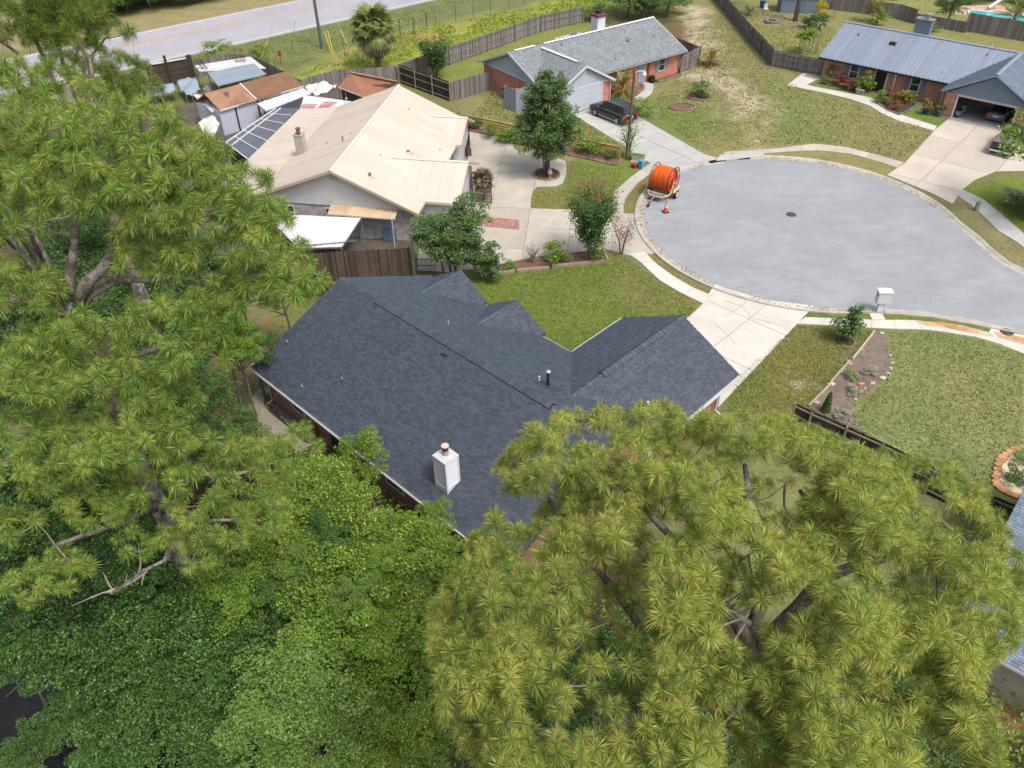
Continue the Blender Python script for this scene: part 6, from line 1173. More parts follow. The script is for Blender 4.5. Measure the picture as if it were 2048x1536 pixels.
FLAG = M_('orange_flagstone', C(216, 168, 122), .9, .2, 2, 15, vvar=.35); P_ = pxs([(2048, 898), (2026, 902), (2008, 912), (1998, 926), (1994, 945), (1990, 960), (1996, 975), (2012, 986), (2030, 992), (2048, 1000)])
for a, c in zip(P_[:-1], P_[1:]):
    for f in (.25, .75): q = a + (c - a) * f; b = B(); b.val = random.random(); r = random.uniform(.24, .34); b.prism([q + r * random.uniform(.75, 1.1) * np.array([math.cos(k), .75 * math.sin(k)]) for k in np.arange(0, 6.28, 1.05)], -.02, .08 + random.uniform(0, .04)); b.obj('edging_stone', FLAG, fb)
bush('dark leaved round shrub in the pale sand bed at the right edge', 2030, 966, .9, .62, 'D'); bush('grey green shrub at the right edge of the pale sand bed', 2052, 925, .8, .6, 'P')

pw = np.array(pxs([(560, 168), (690, 108), (830, 62), (1050, 18), (1300, -40), (1350, -30), (1160, 20), (900, 92), (800, 126), (660, 136)])); lo, hi = pw.min(0), pw.max(0)
q = lo + RNG.random((60000, 2)) * (hi - lo); q = q[poly_dist(q, pw) > .2][:14000]; nq = vnoise(q, 2.5, 41); q = q[nq > .25]; nq = nq[nq > .25]
V, F, v = leaves(np.c_[q, .1 + .45 * RNG.random(len(q)) * nq], .34, 6, flat=-.2, aspect=.25, val=(.6, .25)); uo = bpy.data.objects.new('tall_grass', np_mesh('tall_grass', V, F, LF['Y'], v)); place(uo, None); uo['kind'] = 'stuff'

# blades, weeds and fallen leaves: the grain of the lawns
LF['L'] = leafmat('lawn_blades', [(0, C(92, 116, 48)), (.5, C(136, 152, 78)), (.85, C(176, 172, 108)), (1, C(206, 192, 150))], .1, .7); LF['N'] = leafmat('fallen_leaves', [(0, C(110, 84, 56)), (.6, C(164, 128, 80)), (1, C(200, 176, 110))], .1, .8)
def scatter(name, polys, size, kind, zz, val, flat=.1, aspect=.3, avoid=None):
    Q = []
    for px, n in polys:
        pw = np.array(pxs(px)); lo, hi = pw.min(0), pw.max(0); q = lo + RNG.random((n * 4, 2)) * (hi - lo); q = q[poly_dist(q, pw) > .05][:n]; Q.append(q)
    q = np.concatenate(Q); q = q[np.linalg.norm(q - CC, axis=1) > CRAD + .7] if kind == 'L' else q
    V, F, v = leaves(np.c_[q, ground_z(q) + zz * RNG.random(len(q))], size, 9, flat=flat, aspect=aspect, val=val); o = bpy.data.objects.new(name, np_mesh(name, V, F, LF[kind], v)); place(o, None); o['kind'] = 'stuff'
scatter('lawn_grass', [([(930, 560), (1100, 536), (1212, 526), (1255, 514), (1300, 550), (1395, 605), (1370, 640), (1240, 636), (1143, 708), (1078, 670), (965, 606)], 12000), ([(1475, 752), (1592, 650), (1750, 660), (1616, 815), (1590, 830), (1450, 825)], 9000), ([(1770, 664), (1858, 664), (1946, 676), (2048, 708), (2048, 985), (1900, 950), (1770, 880), (1712, 850), (1712, 822), (1790, 740)], 15000), ([(1066, 418), (1068, 385), (1130, 377), (1142, 322), (1230, 336), (1250, 330), (1215, 420)], 4000)], .13, 'L', .05, (.45, .28))
scatter('dry_grass', [([(1290, 215), (1345, 165), (1400, 60), (1440, 30), (1545, 138), (1600, 176), (1760, 226), (1868, 262), (1800, 322), (1640, 284), (1450, 300), (1400, 300)], 16000), ([(935, 240), (985, 182), (1145, 228), (1240, 290), (1050, 252)], 5000), ([(1460, 30), (1540, 130), (1640, 140), (1690, 60), (1500, 15)], 6000), ([(300, 125), (800, 24), (1000, -15), (800, 60), (540, 150)], 6000)], .24, 'L', .06, (.62, .25))
scatter('leaf_litter', [([(930, 560), (1255, 514), (1395, 605), (1240, 640), (1143, 708), (965, 606)], 260), ([(1475, 752), (1592, 650), (1750, 660), (1616, 815), (1450, 825)], 260), ([(1770, 664), (2048, 708), (2048, 985), (1712, 850)], 300), ([(960, 545), (1212, 522), (1250, 506), (1000, 528)], 160), ([(940, 440), (1060, 420), (1220, 430), (1280, 440), (1300, 500), (1000, 525)], 160)], .12, 'N', .06, (.5, .25), flat=1.2, aspect=.6)
g_ = np.random.default_rng(12); a_ = R(-350) + g_.random(900) * R(262); r_ = CRAD - np.abs(g_.normal(0, .25, 900)) + .3; q = CC + np.stack([r_ * np.cos(a_), r_ * np.sin(a_)], 1)
V, F, v = leaves(np.c_[q, np.full(len(q), .04)], .11, 3, flat=1.5, aspect=.6); o = bpy.data.objects.new('gutter_litter', np_mesh('gutter_litter', V, F, LF['N'], v)); place(o, None); o['kind'] = 'stuff'
# needles blown onto the dark roof
q = RNG.random((420, 2)) * [19, 6.2] + [-1.2, .3]; q = q[(vnoise(q, 1.2, 8) > .45) & (q[:, 0] > 9)]; V, F, v = leaves(np.array([HA(u, v_, EZ + v_ * .4286 + .05) for u, v_ in q]), .16, 5, flat=1.5, aspect=.12); o = bpy.data.objects.new('roof_needles', np_mesh('roof_needles', V, F, LF['N'], v)); place(o, None); o['kind'] = 'stuff'
# ------------------------------------------------------------------ vehicles
def wheel(parent, c, ax, r, w, rim):
    c = np.asarray(c, float); ax = np.asarray(ax, float); ax /= np.linalg.norm(ax); b = B(); b.tube([c - ax * w / 2, c - ax * w * .35, c + ax * w * .35, c + ax * w / 2], [r * .9, r, r, r * .9], 18); o = b.obj('wheel', M_('tyre_rubber', (.02, .02, .02), .9, .2), parent)
    b = B(); b.tube([c + ax * w * .40, c + ax * w * .53], [r * .62, r * .58], 14); b.obj('rim', rim, o); e = np.cross(ax, (0, 0, 1.0)); b = B()
    for k in range(5): q = 2 * math.pi * k / 5; d = e * math.cos(q) + np.array([0, 0, 1.0]) * math.sin(q); b.bar(c + ax * w * .55, c + ax * w * .55 + d * r * .58, .05, .03, ax)
    b.obj('spokes', rim, o); return o
class VF(Fr):
    def p(s, x, y, z): return s(x, y, z)
def loft(b, fr, st):
    """stations (x, half width low, half width high, z low, z mid, z high)"""
    V, F, k = [], [], 8
    for x, wl, wh, z0, zm, z1 in st: V += [fr(x, y, z) for y, z in ((-wl * .9, z0), (-wl, z0 + .12), (-wl, zm), (-wh, z1), (wh, z1), (wl, zm), (wl, z0 + .12), (wl * .9, z0))]
    n = len(st); F = [(i * k + j, i * k + (j + 1) % k, (i + 1) * k + (j + 1) % k, (i + 1) * k + j) for i in range(n - 1) for j in range(k)] + [tuple(range(k - 1, -1, -1)), tuple((n - 1) * k + j for j in range(k))]
    return b.add(V, F)
def cabin(parent, fr, x0, x1, x2, x3, wb, wt, zb, zt, body, glass, pillars=(.5,)):
    """glass house: x0 rear bottom, x1 rear top, x2 front top, x3 windscreen bottom"""
    b = B(); P = [fr(x0, -wb, zb), fr(x3, -wb, zb), fr(x3, wb, zb), fr(x0, wb, zb), fr(x1, -wt, zt), fr(x2, -wt, zt), fr(x2, wt, zt), fr(x1, wt, zt)]
    b.add(P, [(0, 1, 5, 4), (1, 2, 6, 5), (2, 3, 7, 6), (3, 0, 4, 7), (4, 5, 6, 7)]); o = b.obj('cabin', body, parent)
    def pane(q, ins, off, nm):
        q = [np.asarray(p) for p in q]; c = sum(q) / 4; n = np.cross(q[1] - q[0], q[2] - q[0]); n /= np.linalg.norm(n); m = sum(P) / 8
        if n @ (c - m) < 0: n = -n
        Q = [c + (p - c) * ins + n * off for p in q]; b = B(); b.add([p for p in Q] + [p - n * off * .9 for p in Q], [(0, 1, 2, 3), (0, 4, 5, 1), (1, 5, 6, 2), (2, 6, 7, 3), (3, 7, 4, 0)]); b.obj(nm, glass, o)
    pane((P[1], P[2], P[6], P[5]), .88, .012, 'windscreen'); pane((P[3], P[0], P[4], P[7]), .84, .012, 'rear_window')
    for a, c, d, e in ((P[0], P[1], P[5], P[4]), (P[3], P[2], P[6], P[7])):
        fs = [0, *pillars, 1]
        for f0, f1 in zip(fs[:-1], fs[1:]): pane((a + (c - a) * f0, a + (c - a) * f1, e + (d - e) * f1, e + (d - e) * f0), .86, .012, 'side_window')
    return o
def paint(name, c): m = M_(name, c, .18, .06, 1, 10, bmp=0, spec=.6); return m
BLK = paint('black_car_paint', (.012, .013, .015)); CARG = glassmat('car_glass', (.015, .018, .02), .04); CHR = M_('chrome', (.7, .7, .72), .2, .05, metal=1.0, bmp=0); REDL = M_('red_lamp', (.35, .015, .02), .25, .1, bmp=0); LAMP = M_('clear_lamp', (.7, .72, .75), .15, .05, bmp=0)
rear, front = at2(1236, 250), at2(1189, 231); d = (front - rear) / np.linalg.norm(front - rear); sidev = np.array([d[1], -d[0]])
fr = VF((rear + front) / 2 + sidev * .85, math.degrees(math.atan2(d[1], d[0]))); t = thing('parked_car', 'black three row car with silver roof rails parked on the concrete drive', 'car', fr(0, 0))
b = B(); loft(b, fr, [(-2.5, .86, .82, .45, .8, 1.02), (-2.42, .96, .92, .32, .8, 1.08), (-1.2, 1.0, .96, .28, .85, 1.1), (.9, 1.0, .95, .28, .85, 1.08), (1.9, .98, .9, .30, .8, 1.02), (2.4, .9, .8, .34, .7, .9), (2.52, .78, .7, .42, .66, .8)]); b.obj('body', BLK, t, True)
cabin(t, fr, -2.42, -2.05, .35, 1.15, .93, .72, 1.06, 1.78, BLK, CARG, (.3, .64))
for s in (-1, 1):
    b = B(); b.bar(fr(-1.9, s * .62, 1.84), fr(.2, s * .62, 1.84), .05, .05); [b.bar(fr(x, s * .62, 1.77), fr(x, s * .62, 1.83), .05, .05, (1, 0, 0)) for x in (-1.85, -.8, .15)]; b.obj('roof_rail', CHR, t); b = B(); b.bar(fr(-1.4, s * 1.0, .36), fr(1.0, s * 1.0, .36), .05, .05); b.obj('sill_trim', CHR, t)
    b = B(); b.bar(fr(-2.2, s * .955, 1.10), fr(1.0, s * .955, 1.08), .02, .03); b.obj('window_trim', CHR, t); b = B(); fr.box(b, -2.52, -2.3, min(s * .62, s * .97), max(s * .62, s * .97), .82, 1.06); b.obj('tail_light', REDL, t); b = B(); fr.box(b, 2.3, 2.5, min(s * .5, s * .84), max(s * .5, s * .84), .72, .84); b.obj('headlight', LAMP, t)
    for x in (-1.5, 1.5): wheel(t, fr(x, s * .88, .39), [*(fr.v * s), 0], .39, .26, GALV)
    b = B(); b.blob(fr(.95, s * 1.08, 1.12), (.1, .1, .08), 1); b.obj('mirror', BLK, t)
b = B(); fr.box(b, -2.54, -2.50, -.26, .26, .72, .88); b.obj('number_plate', WHITE, t); b = B(); fr.box(b, -2.56, -2.3, -.85, .85, .42, .56); b.obj('bumper', M_('bumper_trim', (.06, .06, .065), .5, .1), t); b = B(); fr.box(b, -1.2, -.2, -.5, .5, 1.785, 1.795); b.obj('sunroof', CARG, t)
fr = VF(HB(17.6, .9), -40.78 - 90); SIL = paint('slate_car_paint', (.10, .12, .15)); t = thing('parked_car', 'slate blue sedan with its tail showing inside the open garage', 'car', fr(0, 0))
b = B(); loft(b, fr, [(-2.3, .8, .7, .3, .7, .8), (-2.2, .9, .8, .25, .7, .9), (-.8, .92, .85, .22, .75, .95), (1.5, .92, .85, .22, .78, 1.0), (2.15, .88, .8, .28, .75, .98), (2.3, .8, .7, .4, .7, .9)]); b.obj('body', SIL, t, True); cabin(t, fr, 1.75, 1.1, -.5, -1.2, .84, .62, .94, 1.42, SIL, CARG, (.5,))
for s in (-1, 1):
    b = B(); fr.box(b, 2.22, 2.32, min(s * .45, s * .84), max(s * .45, s * .84), .68, .86); b.obj('tail_light', REDL, t)
    for x in (-1.4, 1.4): wheel(t, fr(x, s * .8, .33), [*(fr.v * s), 0], .33, .22, GALV)
b = B(); fr.box(b, 2.29, 2.33, -.26, .26, .66, .80); b.obj('number_plate', WHITE, t)
tl = at2(1974, 307); dv = HB.v; tru = VF(tl + HB.u * 1.0 + dv * 2.6, math.degrees(math.atan2(dv[1], dv[0]))); NAVY = paint('navy_truck_paint', (.015, .02, .035)); t = thing('pickup_truck', 'dark navy pickup truck with grey bed cover half behind the right edge tree', 'pickup truck', tru(0, 0))
b = B(); loft(b, tru, [(-2.75, .92, .9, .5, .8, 1.15), (-2.6, .98, .95, .42, .85, 1.18), (-.6, 1.0, .96, .4, .9, 1.2), (1.4, 1.0, .95, .4, .9, 1.18), (2.5, .96, .88, .42, .85, 1.1), (2.75, .88, .8, .5, .75, .95)]); b.obj('body', NAVY, t, True); cabin(t, tru, -.5, -.3, 1.0, 1.7, .92, .74, 1.16, 1.85, NAVY, CARG, (.5,))
b = B(); tru.box(b, -2.7, -.6, -.9, .9, 1.2, 1.24); b.obj('bed_cover', M_('grey_vinyl', C(120, 120, 124), .8, .1), t); b = B(); tru.box(b, -2.78, -2.74, -.8, .8, .72, 1.12); b.obj('tailgate', NAVY, t); b = B(); tru.box(b, -2.9, -2.6, -.9, .9, .45, .6); b.obj('bumper', CHR, t)
for s in (-1, 1):
    b = B(); tru.box(b, -2.8, -2.66, min(s * .84, s * .97), max(s * .84, s * .97), .8, 1.12); b.obj('tail_light', REDL, t)
    for x in (-1.7, 1.8): wheel(t, tru(x, s * .86, .4), [*(tru.v * s), 0], .4, .26, GALV)
# things in and beside the garage
def scooter(fr, label):
    t = thing('motor_scooter', label, 'scooter', fr(0, 0)); GM = M_('grey_green_plastic', C(150, 164, 158), .5, .15); wheel(t, fr(-.55, 0, .22), [*fr.v, 0], .22, .12, GALV); wheel(t, fr(.6, 0, .22), [*fr.v, 0], .22, .12, GALV)
    b = B(); fr.box(b, -.6, .3, -.18, .18, .2, .32); b.obj('footboard', GM, t); b = B(); fr.box(b, -.75, -.1, -.17, .17, .32, .68); b.obj('body', GM, t); b = B(); fr.box(b, -.72, -.12, -.15, .15, .68, .78); b.obj('seat', DARKD, t); b = B(); b.bar(fr(.6, 0, .25), fr(.38, 0, 1.05), .09, .09); fr.box(b, .34, .5, -.2, .2, .35, .95); b.obj('leg_shield', GM, t); b = B(); b.bar(fr(.36, -.32, 1.06), fr(.36, .32, 1.06), .04, .04); b.obj('handlebar', BLACKM, t)
scooter(VF(HB(14.5, -1.4), 40), 'grey green motor scooter at the left side of the open garage')
t = thing('storage_shelf', 'shelf of boxes along the back wall of the open garage', 'shelf', HB(14.4, 4.9)); b = B()
for z in (.05, .7, 1.35, 2.0): HB.box(b, 13.4, 19.8, 4.6, 5.15, z, z + .04)
for u in (13.4, 15.5, 17.6, 19.75): HB.box(b, u, u + .05, 4.6, 4.65, .05, 2.0)
b.obj('frame', GALV, t)
for i, u in enumerate(np.arange(13.6, 19.4, .75)):
    for z in (.75, 1.4):
        q = thing('storage_box', f'storage box on the {"upper" if z > 1 else "middle"} garage shelf, {ORD[i]} from the left', 'box', HB(u, 4.85, z), 'boxes on the garage shelf'); b = B(); HB.box(b, u, u + .5, 4.64, 5.1, z, z + .4); b.obj('box', M_(f'box_colour_{i % 3}', [C(150, 120, 90), C(90, 110, 130), C(170, 160, 150)][i % 3], .8, .15), q); b = B(); HB.box(b, u - .01, u + .51, 4.63, 5.11, z + .4, z + .44); b.obj('lid', M_('box_lid', C(120, 120, 120), .7, .1), q)
def pot(px, py, r, h, m, label, plant=None):
    p = at(px, py); t = thing('plant_pot', label, 'plant pot', p); b = B(); b.lathe(p, [(r * .7, 0), (r * .95, h * .85), (r * 1.05, h * .86), (r * 1.05, h)], 16); b.obj('pot', m, t)
    if plant: V, F, v = leaves(crown_points(500, 12, px) * [r * 1.8, r * 1.8, r * 1.6] + p + [0, 0, h + r * 1.3], .13, 4); o = bpy.data.objects.new('foliage', np_mesh('foliage', V, F, LF[plant], v)); place(o, t)
pot(1849, 228, .32, .45, M_('dark_blue_glaze', (.03, .045, .07), .3, .2), 'dark blue pot with a yellowish plant on the grass by the brick wall', 'S'); pot(1877, 233, .3, .6, M_('green_glaze', C(96, 128, 112), .4, .2), 'green urn with a plant at the brick corner of the garage', 'Y'); pot(1715, 187, .3, .5, M_('pale_stone_pot', C(176, 176, 164), .8, .2), 'pale stone pot beside the walk at the front door', 'M'); pot(1723, 188, .25, .42, M_('lilac_pot', C(170, 166, 178), .7, .2), 'small lilac grey pot right of the pale stone pot', None); pot(1845, 202, .2, .35, M_('pink_pot', C(206, 160, 170), .6, .2), 'little pink pot against the red brick wall', None)
# bicycles against the salmon wall
def bicycle(fr, m, label):
    t = thing('bicycle', label, 'bicycle', fr(0, 0)); TY = M_('pale_tyre', C(150, 150, 160), .8, .2)
    for x in (-.52, .52): b = B(); b.ring(fr(x, 0, .34), [*fr.v, 0], .32, .025, 20, 5); o = b.obj('wheel', TY, t); b = B(); [b.bar(fr(x, 0, .34), fr(x + .3 * math.cos(k), 0, .34 + .3 * math.sin(k)), .008, .008, (0, 1, 0)) for k in np.arange(0, 6.2, .79)]; b.obj('spokes', GALV, o)
    b = B(); [b.tube([fr(*p), fr(*q)], .022, 6) for p, q in (((-.52, 0, .34), (-.1, 0, .32)), ((-.1, 0, .32), (-.2, 0, .82)), ((-.52, 0, .34), (-.18, 0, .75)), ((-.1, 0, .32), (.36, 0, .78)), ((-.18, 0, .76), (.36, 0, .82)), ((.38, 0, .88), (.52, 0, .34)))]; b.obj('frame', m, t)
    b = B(); fr.box(b, -.34, -.08, -.06, .06, .84, .9); b.obj('saddle', BLACKM, t); b = B(); b.tube([fr(.34, -.28, .95), fr(.38, 0, .92), fr(.34, .28, .95)], .016, 6); b.obj('handlebar', BLACKM, t)
bicycle(VF(HD(-8.3, -7.15), -60), M_('pale_lilac_paint', C(206, 206, 224), .4, .1), 'pale lilac bicycle leaning on the salmon brick wall'); bicycle(VF(HD(-7.2, -7.35), -48), M_('light_blue_paint', C(120, 190, 214), .4, .1), 'light blue bicycle in front of the salmon brick wall')
t = thing('child_seat', 'small orange child seat behind the bicycles at the salmon wall', 'seat', HD(-8.0, -6.8)); b = B(); HD.box(b, -8.2, -7.8, -6.95, -6.6, .5, .62); b.obj('seat', M_('orange_plastic', C(236, 140, 96), .5, .1), t); b = B(); HD.box(b, -8.25, -8.15, -6.95, -6.6, .62, 1.2); b.obj('back', M_('orange_plastic', (1, 1, 1)), t); b = B(); HD.box(b, -8.05, -7.95, -6.8, -6.7, 0, .5); b.obj('leg', BLACKM, t)
# grey screen by the salmon wall
fence('grey vinyl screen of two panels by the bicycles', pxs([(1009, 216), (1032, 224), (1060, 216)]), 2.3, M_('grey_vinyl_board', C(166, 172, 186), .7, .08, 2, 20, vvar=.08), 1, w=.2, name='screen')

# ------------------------------------------------------------------ cable reel trailer and cone
wl, wr = at2(1297, 382), at2(1353, 397); ax = (wr - wl) / np.linalg.norm(wr - wl); fwd = np.array([ax[1], -ax[0]]); fr = Fr((wl + wr) / 2, math.degrees(math.atan2(fwd[1], fwd[0]))); wd = np.linalg.norm(wr - wl) / 2 - .1
CRM = M_('cream_trailer_paint', C(226, 208, 160), .5, .15); t = thing('reel_trailer', 'cream tube framed two wheeled trailer carrying the orange cable reel', 'trailer', fr(0, 0))
b = B(); q = wd - .25
for s in (-1, 1): b.tube([fr(-1.2, s * q, .55), fr(1.0, s * q, .55), fr(1.5, s * q * .55, .5)], .05, 8)
b.tube([fr(1.5, -q * .55, .5), fr(1.5, q * .55, .5)], .05, 8); b.tube([fr(-1.2, -q, .55), fr(-1.2, q, .55)], .05, 8); b.tube([fr(1.0, -q, .55), fr(1.0, q, .55)], .05, 8)
for s in (-1, 1): b.tube([fr(-.6, s * q, .55), fr(0, s * q, 1.45), fr(.6, s * q, .55)], .05, 8)
b.obj('frame', CRM, t); b = B(); b.tube([fr(1.5, 0, .5), fr(2.6, 0, .42)], .05, 8); b.obj('drawbar', M_('grey_drawbar', C(150, 150, 150), .6, .2), t); b = B(); b.cyl(fr(2.5, 0, .02), .06, .45, 8); b.box(fr(2.65, 0, .12), (.22, .14, .16), fr.a); b.obj('jack_stand', BLACKM, t)
b = B(); fr.box(b, 1.0, 1.45, -q * .6, q * .6, .5, .56); b.obj('deck_plate', M_('grey_steel_plate', C(136, 132, 146), .6, .2), t)
for s in (-1, 1): wheel(t, fr(0, s * wd, .36), [*(fr.v * s), 0], .36, .22, WHITE); b = B(); b.tube([fr(.5, s * wd, .66), fr(.3, s * wd, .8), fr(-.3, s * wd, .8), fr(-.5, s * wd, .66)], .11, 6); b.obj('fender', CRM, t)
b = B(); b.tube([fr(0, -q - .15, 1.45), fr(0, q + .15, 1.45)], .045, 8); b.obj('axle_bar', GALV, t); b = B(); b.box(fr(.25, -q - .1, 1.15), (.35, .3, .35), fr.a); b.obj('winch_motor', M_('cream_motor', C(222, 214, 170), .5, .15), t)
ORG = M_('orange_cable', C(255, 112, 38), .45, .12, 2, 30, spec=.4, vvar=.15); RED = M_('red_reel_paint', C(206, 56, 34), .5, .2)
t = thing('cable_reel', 'big reel wound with bright orange cable on the cream trailer', 'cable reel', fr(0, 0, 1.45)); c0 = fr(0, 0, 1.45); hw = .72; AXV = np.array([*fr.v, 0])
b = B(); prof = []
for i in range(19): y = -hw + 2 * hw * i / 18; prof += [(y - .035, .93 + .02 * math.sin(i * 1.7)), (y, 1.0 + .03 * math.sin(i * 1.1))]
b.tube([c0 + AXV * y for y, r in prof], [r for y, r in prof], 28); b.obj('wound_cable', ORG, t, True)
for s in (-1, 1):
    e = c0 + AXV * s * (hw + .12); b = B(); b.ring(e, AXV, 1.12, .035, 32, 6); fl = b.obj('flange_hoop', BLACKM, t); b = B(); a1 = np.cross(AXV, (0, 0, 1.0))
    for k in range(8): qk = k * math.pi / 4; b.bar(e, e + (a1 * math.cos(qk) + np.array([0, 0, 1.0]) * math.sin(qk)) * 1.1, .06, .04, AXV)
    b.obj('spokes', RED, fl); b = B(); b.tube([e - AXV * .05, e + AXV * .05], .28, 16); b.obj('hub', RED, fl); b = B(); b.ring(e - AXV * s * .06, AXV, .86, .05, 28, 6); b.obj('cable_turn', ORG, fl)
p = at(1331, 424, .015); t = thing('traffic_cone', 'tall orange traffic cone on the asphalt in front of the reel trailer', 'traffic cone', p); OC = M_('cone_orange', C(244, 92, 44), .6, .1)
b = B(); b.lathe(p, [(.17, .04), (.05, .95), (.03, .97)], 16); b.obj('cone', OC, t); b = B(); b.box(p + [0, 0, .025], (.48, .48, .05), .3); b.obj('base', BLACKM, t); b = B(); b.lathe(p, [(.125, .42), (.107, .55)], 16); b.obj('reflective_band', WHITE, t); b = B(); b.lathe(p, [(.098, .64), (.084, .74)], 16); b.obj('reflective_band', WHITE, t)
# ------------------------------------------------------------------ mailbox, boxes, poles
p = at(1757, 624); fm = Fr(p[:2], -4); MBX = M_('white_mailbox_paint', C(222, 232, 238), .45, .05, 1, 20, bmp=.03); t = thing('mailbox', 'white cluster mailbox on a pedestal beside the cul de sac', 'mailbox', p)
b = B(); fm.box(b, -.38, .38, -.22, .22, .02, .12); b.obj('plinth', GALV, t); b = B(); fm.box(b, -.18, .18, -.14, .14, .12, .78); b.obj('pedestal', MBX, t); b = B(); fm.box(b, -.42, .42, -.24, .24, .78, 1.62); bx_ = b.obj('cabinet', MBX, t)
b = B(); b.slab([fm(-.46, -.29, 1.66), fm(.46, -.29, 1.66), fm(.46, .29, 1.70), fm(-.46, .29, 1.70)], .07); b.obj('roof', WHITE, t); b = B(); fm.box(b, -.38, .38, -.255, -.24, .82, 1.56); b.obj('back_panel', MBX, bx_)
b = B(); fm.box(b, -.432, -.42, -.10, .06, 1.28, 1.46); em = b.obj('emblem', M_('dark_blue_print', (.03, .06, .12), .6, .1), bx_); b = B(); b.add([fm(-.4335, -.08, 1.34), fm(-.4335, .05, 1.43), fm(-.4335, .02, 1.36)], [(0, 1, 2)]); b.obj('emblem_mark', WHITE, em)
for i in range(4):
    for j in range(3): b = B(); fm.box(b, -.38 + j * .26, -.14 + j * .26, .24, .252, .84 + i * .18, .99 + i * .18); b.obj('door', MBX, bx_)
p = at(1952, 421); t = thing('utility_pedestal', 'slim grey green utility pedestal on the grass strip at the right kerb', 'utility box', p); b = B(); b.box(p + [0, 0, .35], (.26, .26, .7)); b.obj('body', M_('grey_green_plastic', (1, 1, 1)), t); b = B(); b.lathe(p, [(.19, .66), (.19, .78), (.1, .84)], 4); b.obj('cap', M_('grey_green_plastic', (1, 1, 1)), t)
p = at(1277, 321); t = thing('transformer', 'pale green transformer cabinet at the foot of the lamp pole', 'utility box', p); PG = M_('pale_green_paint', C(186, 198, 172), .5, .1); f5 = Fr(p[:2], -20); b = B(); f5.box(b, -.55, .55, -.4, .4, .06, .85); b.obj('cabinet', PG, t); b = B(); b.slab([f5(-.58, -.45, .86), f5(.58, -.45, .86), f5(.58, .43, .98), f5(-.58, .43, .98)], .1); b.obj('lid', PG, t); b = B(); f5.box(b, -.65, .65, -.5, .5, 0, .06); b.obj('pad', CONC, t)
def bin_(px, py, m, label, h=.8, w=.45, rz=.2, cat='bin'):
    p = at(px, py); t = thing('recycling_bin', label, cat, p); b = B(); b.lathe(p, [(w * .55, 0), (w * .7, h * .9)], 4); b.obj('body', m, t); b = B(); b.lathe(p, [(w * .76, h * .9), (w * .76, h * .96), (w * .3, h)], 4); b.obj('lid', m, t)
bin_(1282, 337, M_('light_blue_plastic', C(112, 168, 214), .5, .1), 'light blue bin beside the pale green transformer'); bin_(1269, 335, M_('dull_red_plastic', C(176, 84, 70), .6, .2), 'low dull red tub left of the light blue bin', .4, .5)
bw_ = at2(1254, 318); WP = M_('brown_pole_wood', C(128, 108, 100), .95, .25, 2, 20, stretch=(1, 1, .2)); t = thing('street_lamp', 'wooden pole with a white lamp head beside the grey drive', 'street lamp', (*bw_, 0)); b = B(); b.tube([(*bw_, 0), (bw_[0], bw_[1], 8.0)], [.15, .11], 10); b.obj('pole', WP, t)
b = B(); b.tube([(bw_[0], bw_[1], 7.6), (bw_[0] + .4, bw_[1] + .1, 7.75), (bw_[0] + .8, bw_[1] + .1, 7.7)], .03, 6); b.obj('arm', GALV, t); b = B(); b.lathe((bw_[0] + .85, bw_[1] + .1, 7.35), [(.2, 0), (.22, .12), (.1, .3), (.05, .42)], 14); b.obj('lamp_head', WHITE, t)
b = B(); b.bar((bw_[0] + .02, bw_[1] - .14, .2), (bw_[0] + .02, bw_[1] - .13, 3.2), .05, .04); b.obj('conduit', GALV, t)
pl = at2(644, 97); t = thing('utility_pole', 'dark tapering utility pole on the verge by the far road', 'utility pole', (*pl, 0)); b = B(); b.tube([(*pl, 0), (pl[0] - .05, pl[1], 7), (pl[0] - .1, pl[1], 13)], [.2, .17, .13], 10); b.obj('pole', M_('dark_pole', C(104, 112, 112), .8, .2, 2, 10), t); b = B(); b.bar((pl[0] - 1.2, pl[1], 12), (pl[0] + 1.0, pl[1], 12), .12, .12); b.obj('crossarm', WP, t)
YG = M_('yellow_guard_plastic', C(222, 200, 72), .6, .15)
for px, py, tx, ty, lb in ((523, 115, 535, 82, 'first'), (581, 101, 585, 77, 'second'), (663, 109, 649, 62, 'third'), (667, 108, 655, 62, 'fourth'), (695, 89, 680, 58, 'fifth')):
    p = at(px, py); q = at(tx, ty, 1.6); t = thing('guy_wire_guard', f'yellow guy wire guard on the verge, {lb} from the left', 'guard post', p, 'yellow guards on the verge'); b = B(); b.tube([p, q], .055, 6); b.obj('guard', YG, t); b = B(); b.tube([q, q + (q - p) * 1.5], .015, 4); b.obj('wire', GALV, t)
p = at(563, 128); t = thing('marker_post', 'red marker post on the verge behind the brown shed roof', 'marker post', p); b = B(); b.cyl(p, .05, 1.5, 8); b.obj('post', M_('red_post', C(176, 70, 50), .7, .2), t); b = B(); b.box(p + [0, -.06, 1.2], (.36, .04, .6)); b.obj('plate', M_('red_post', (1, 1, 1)), t)

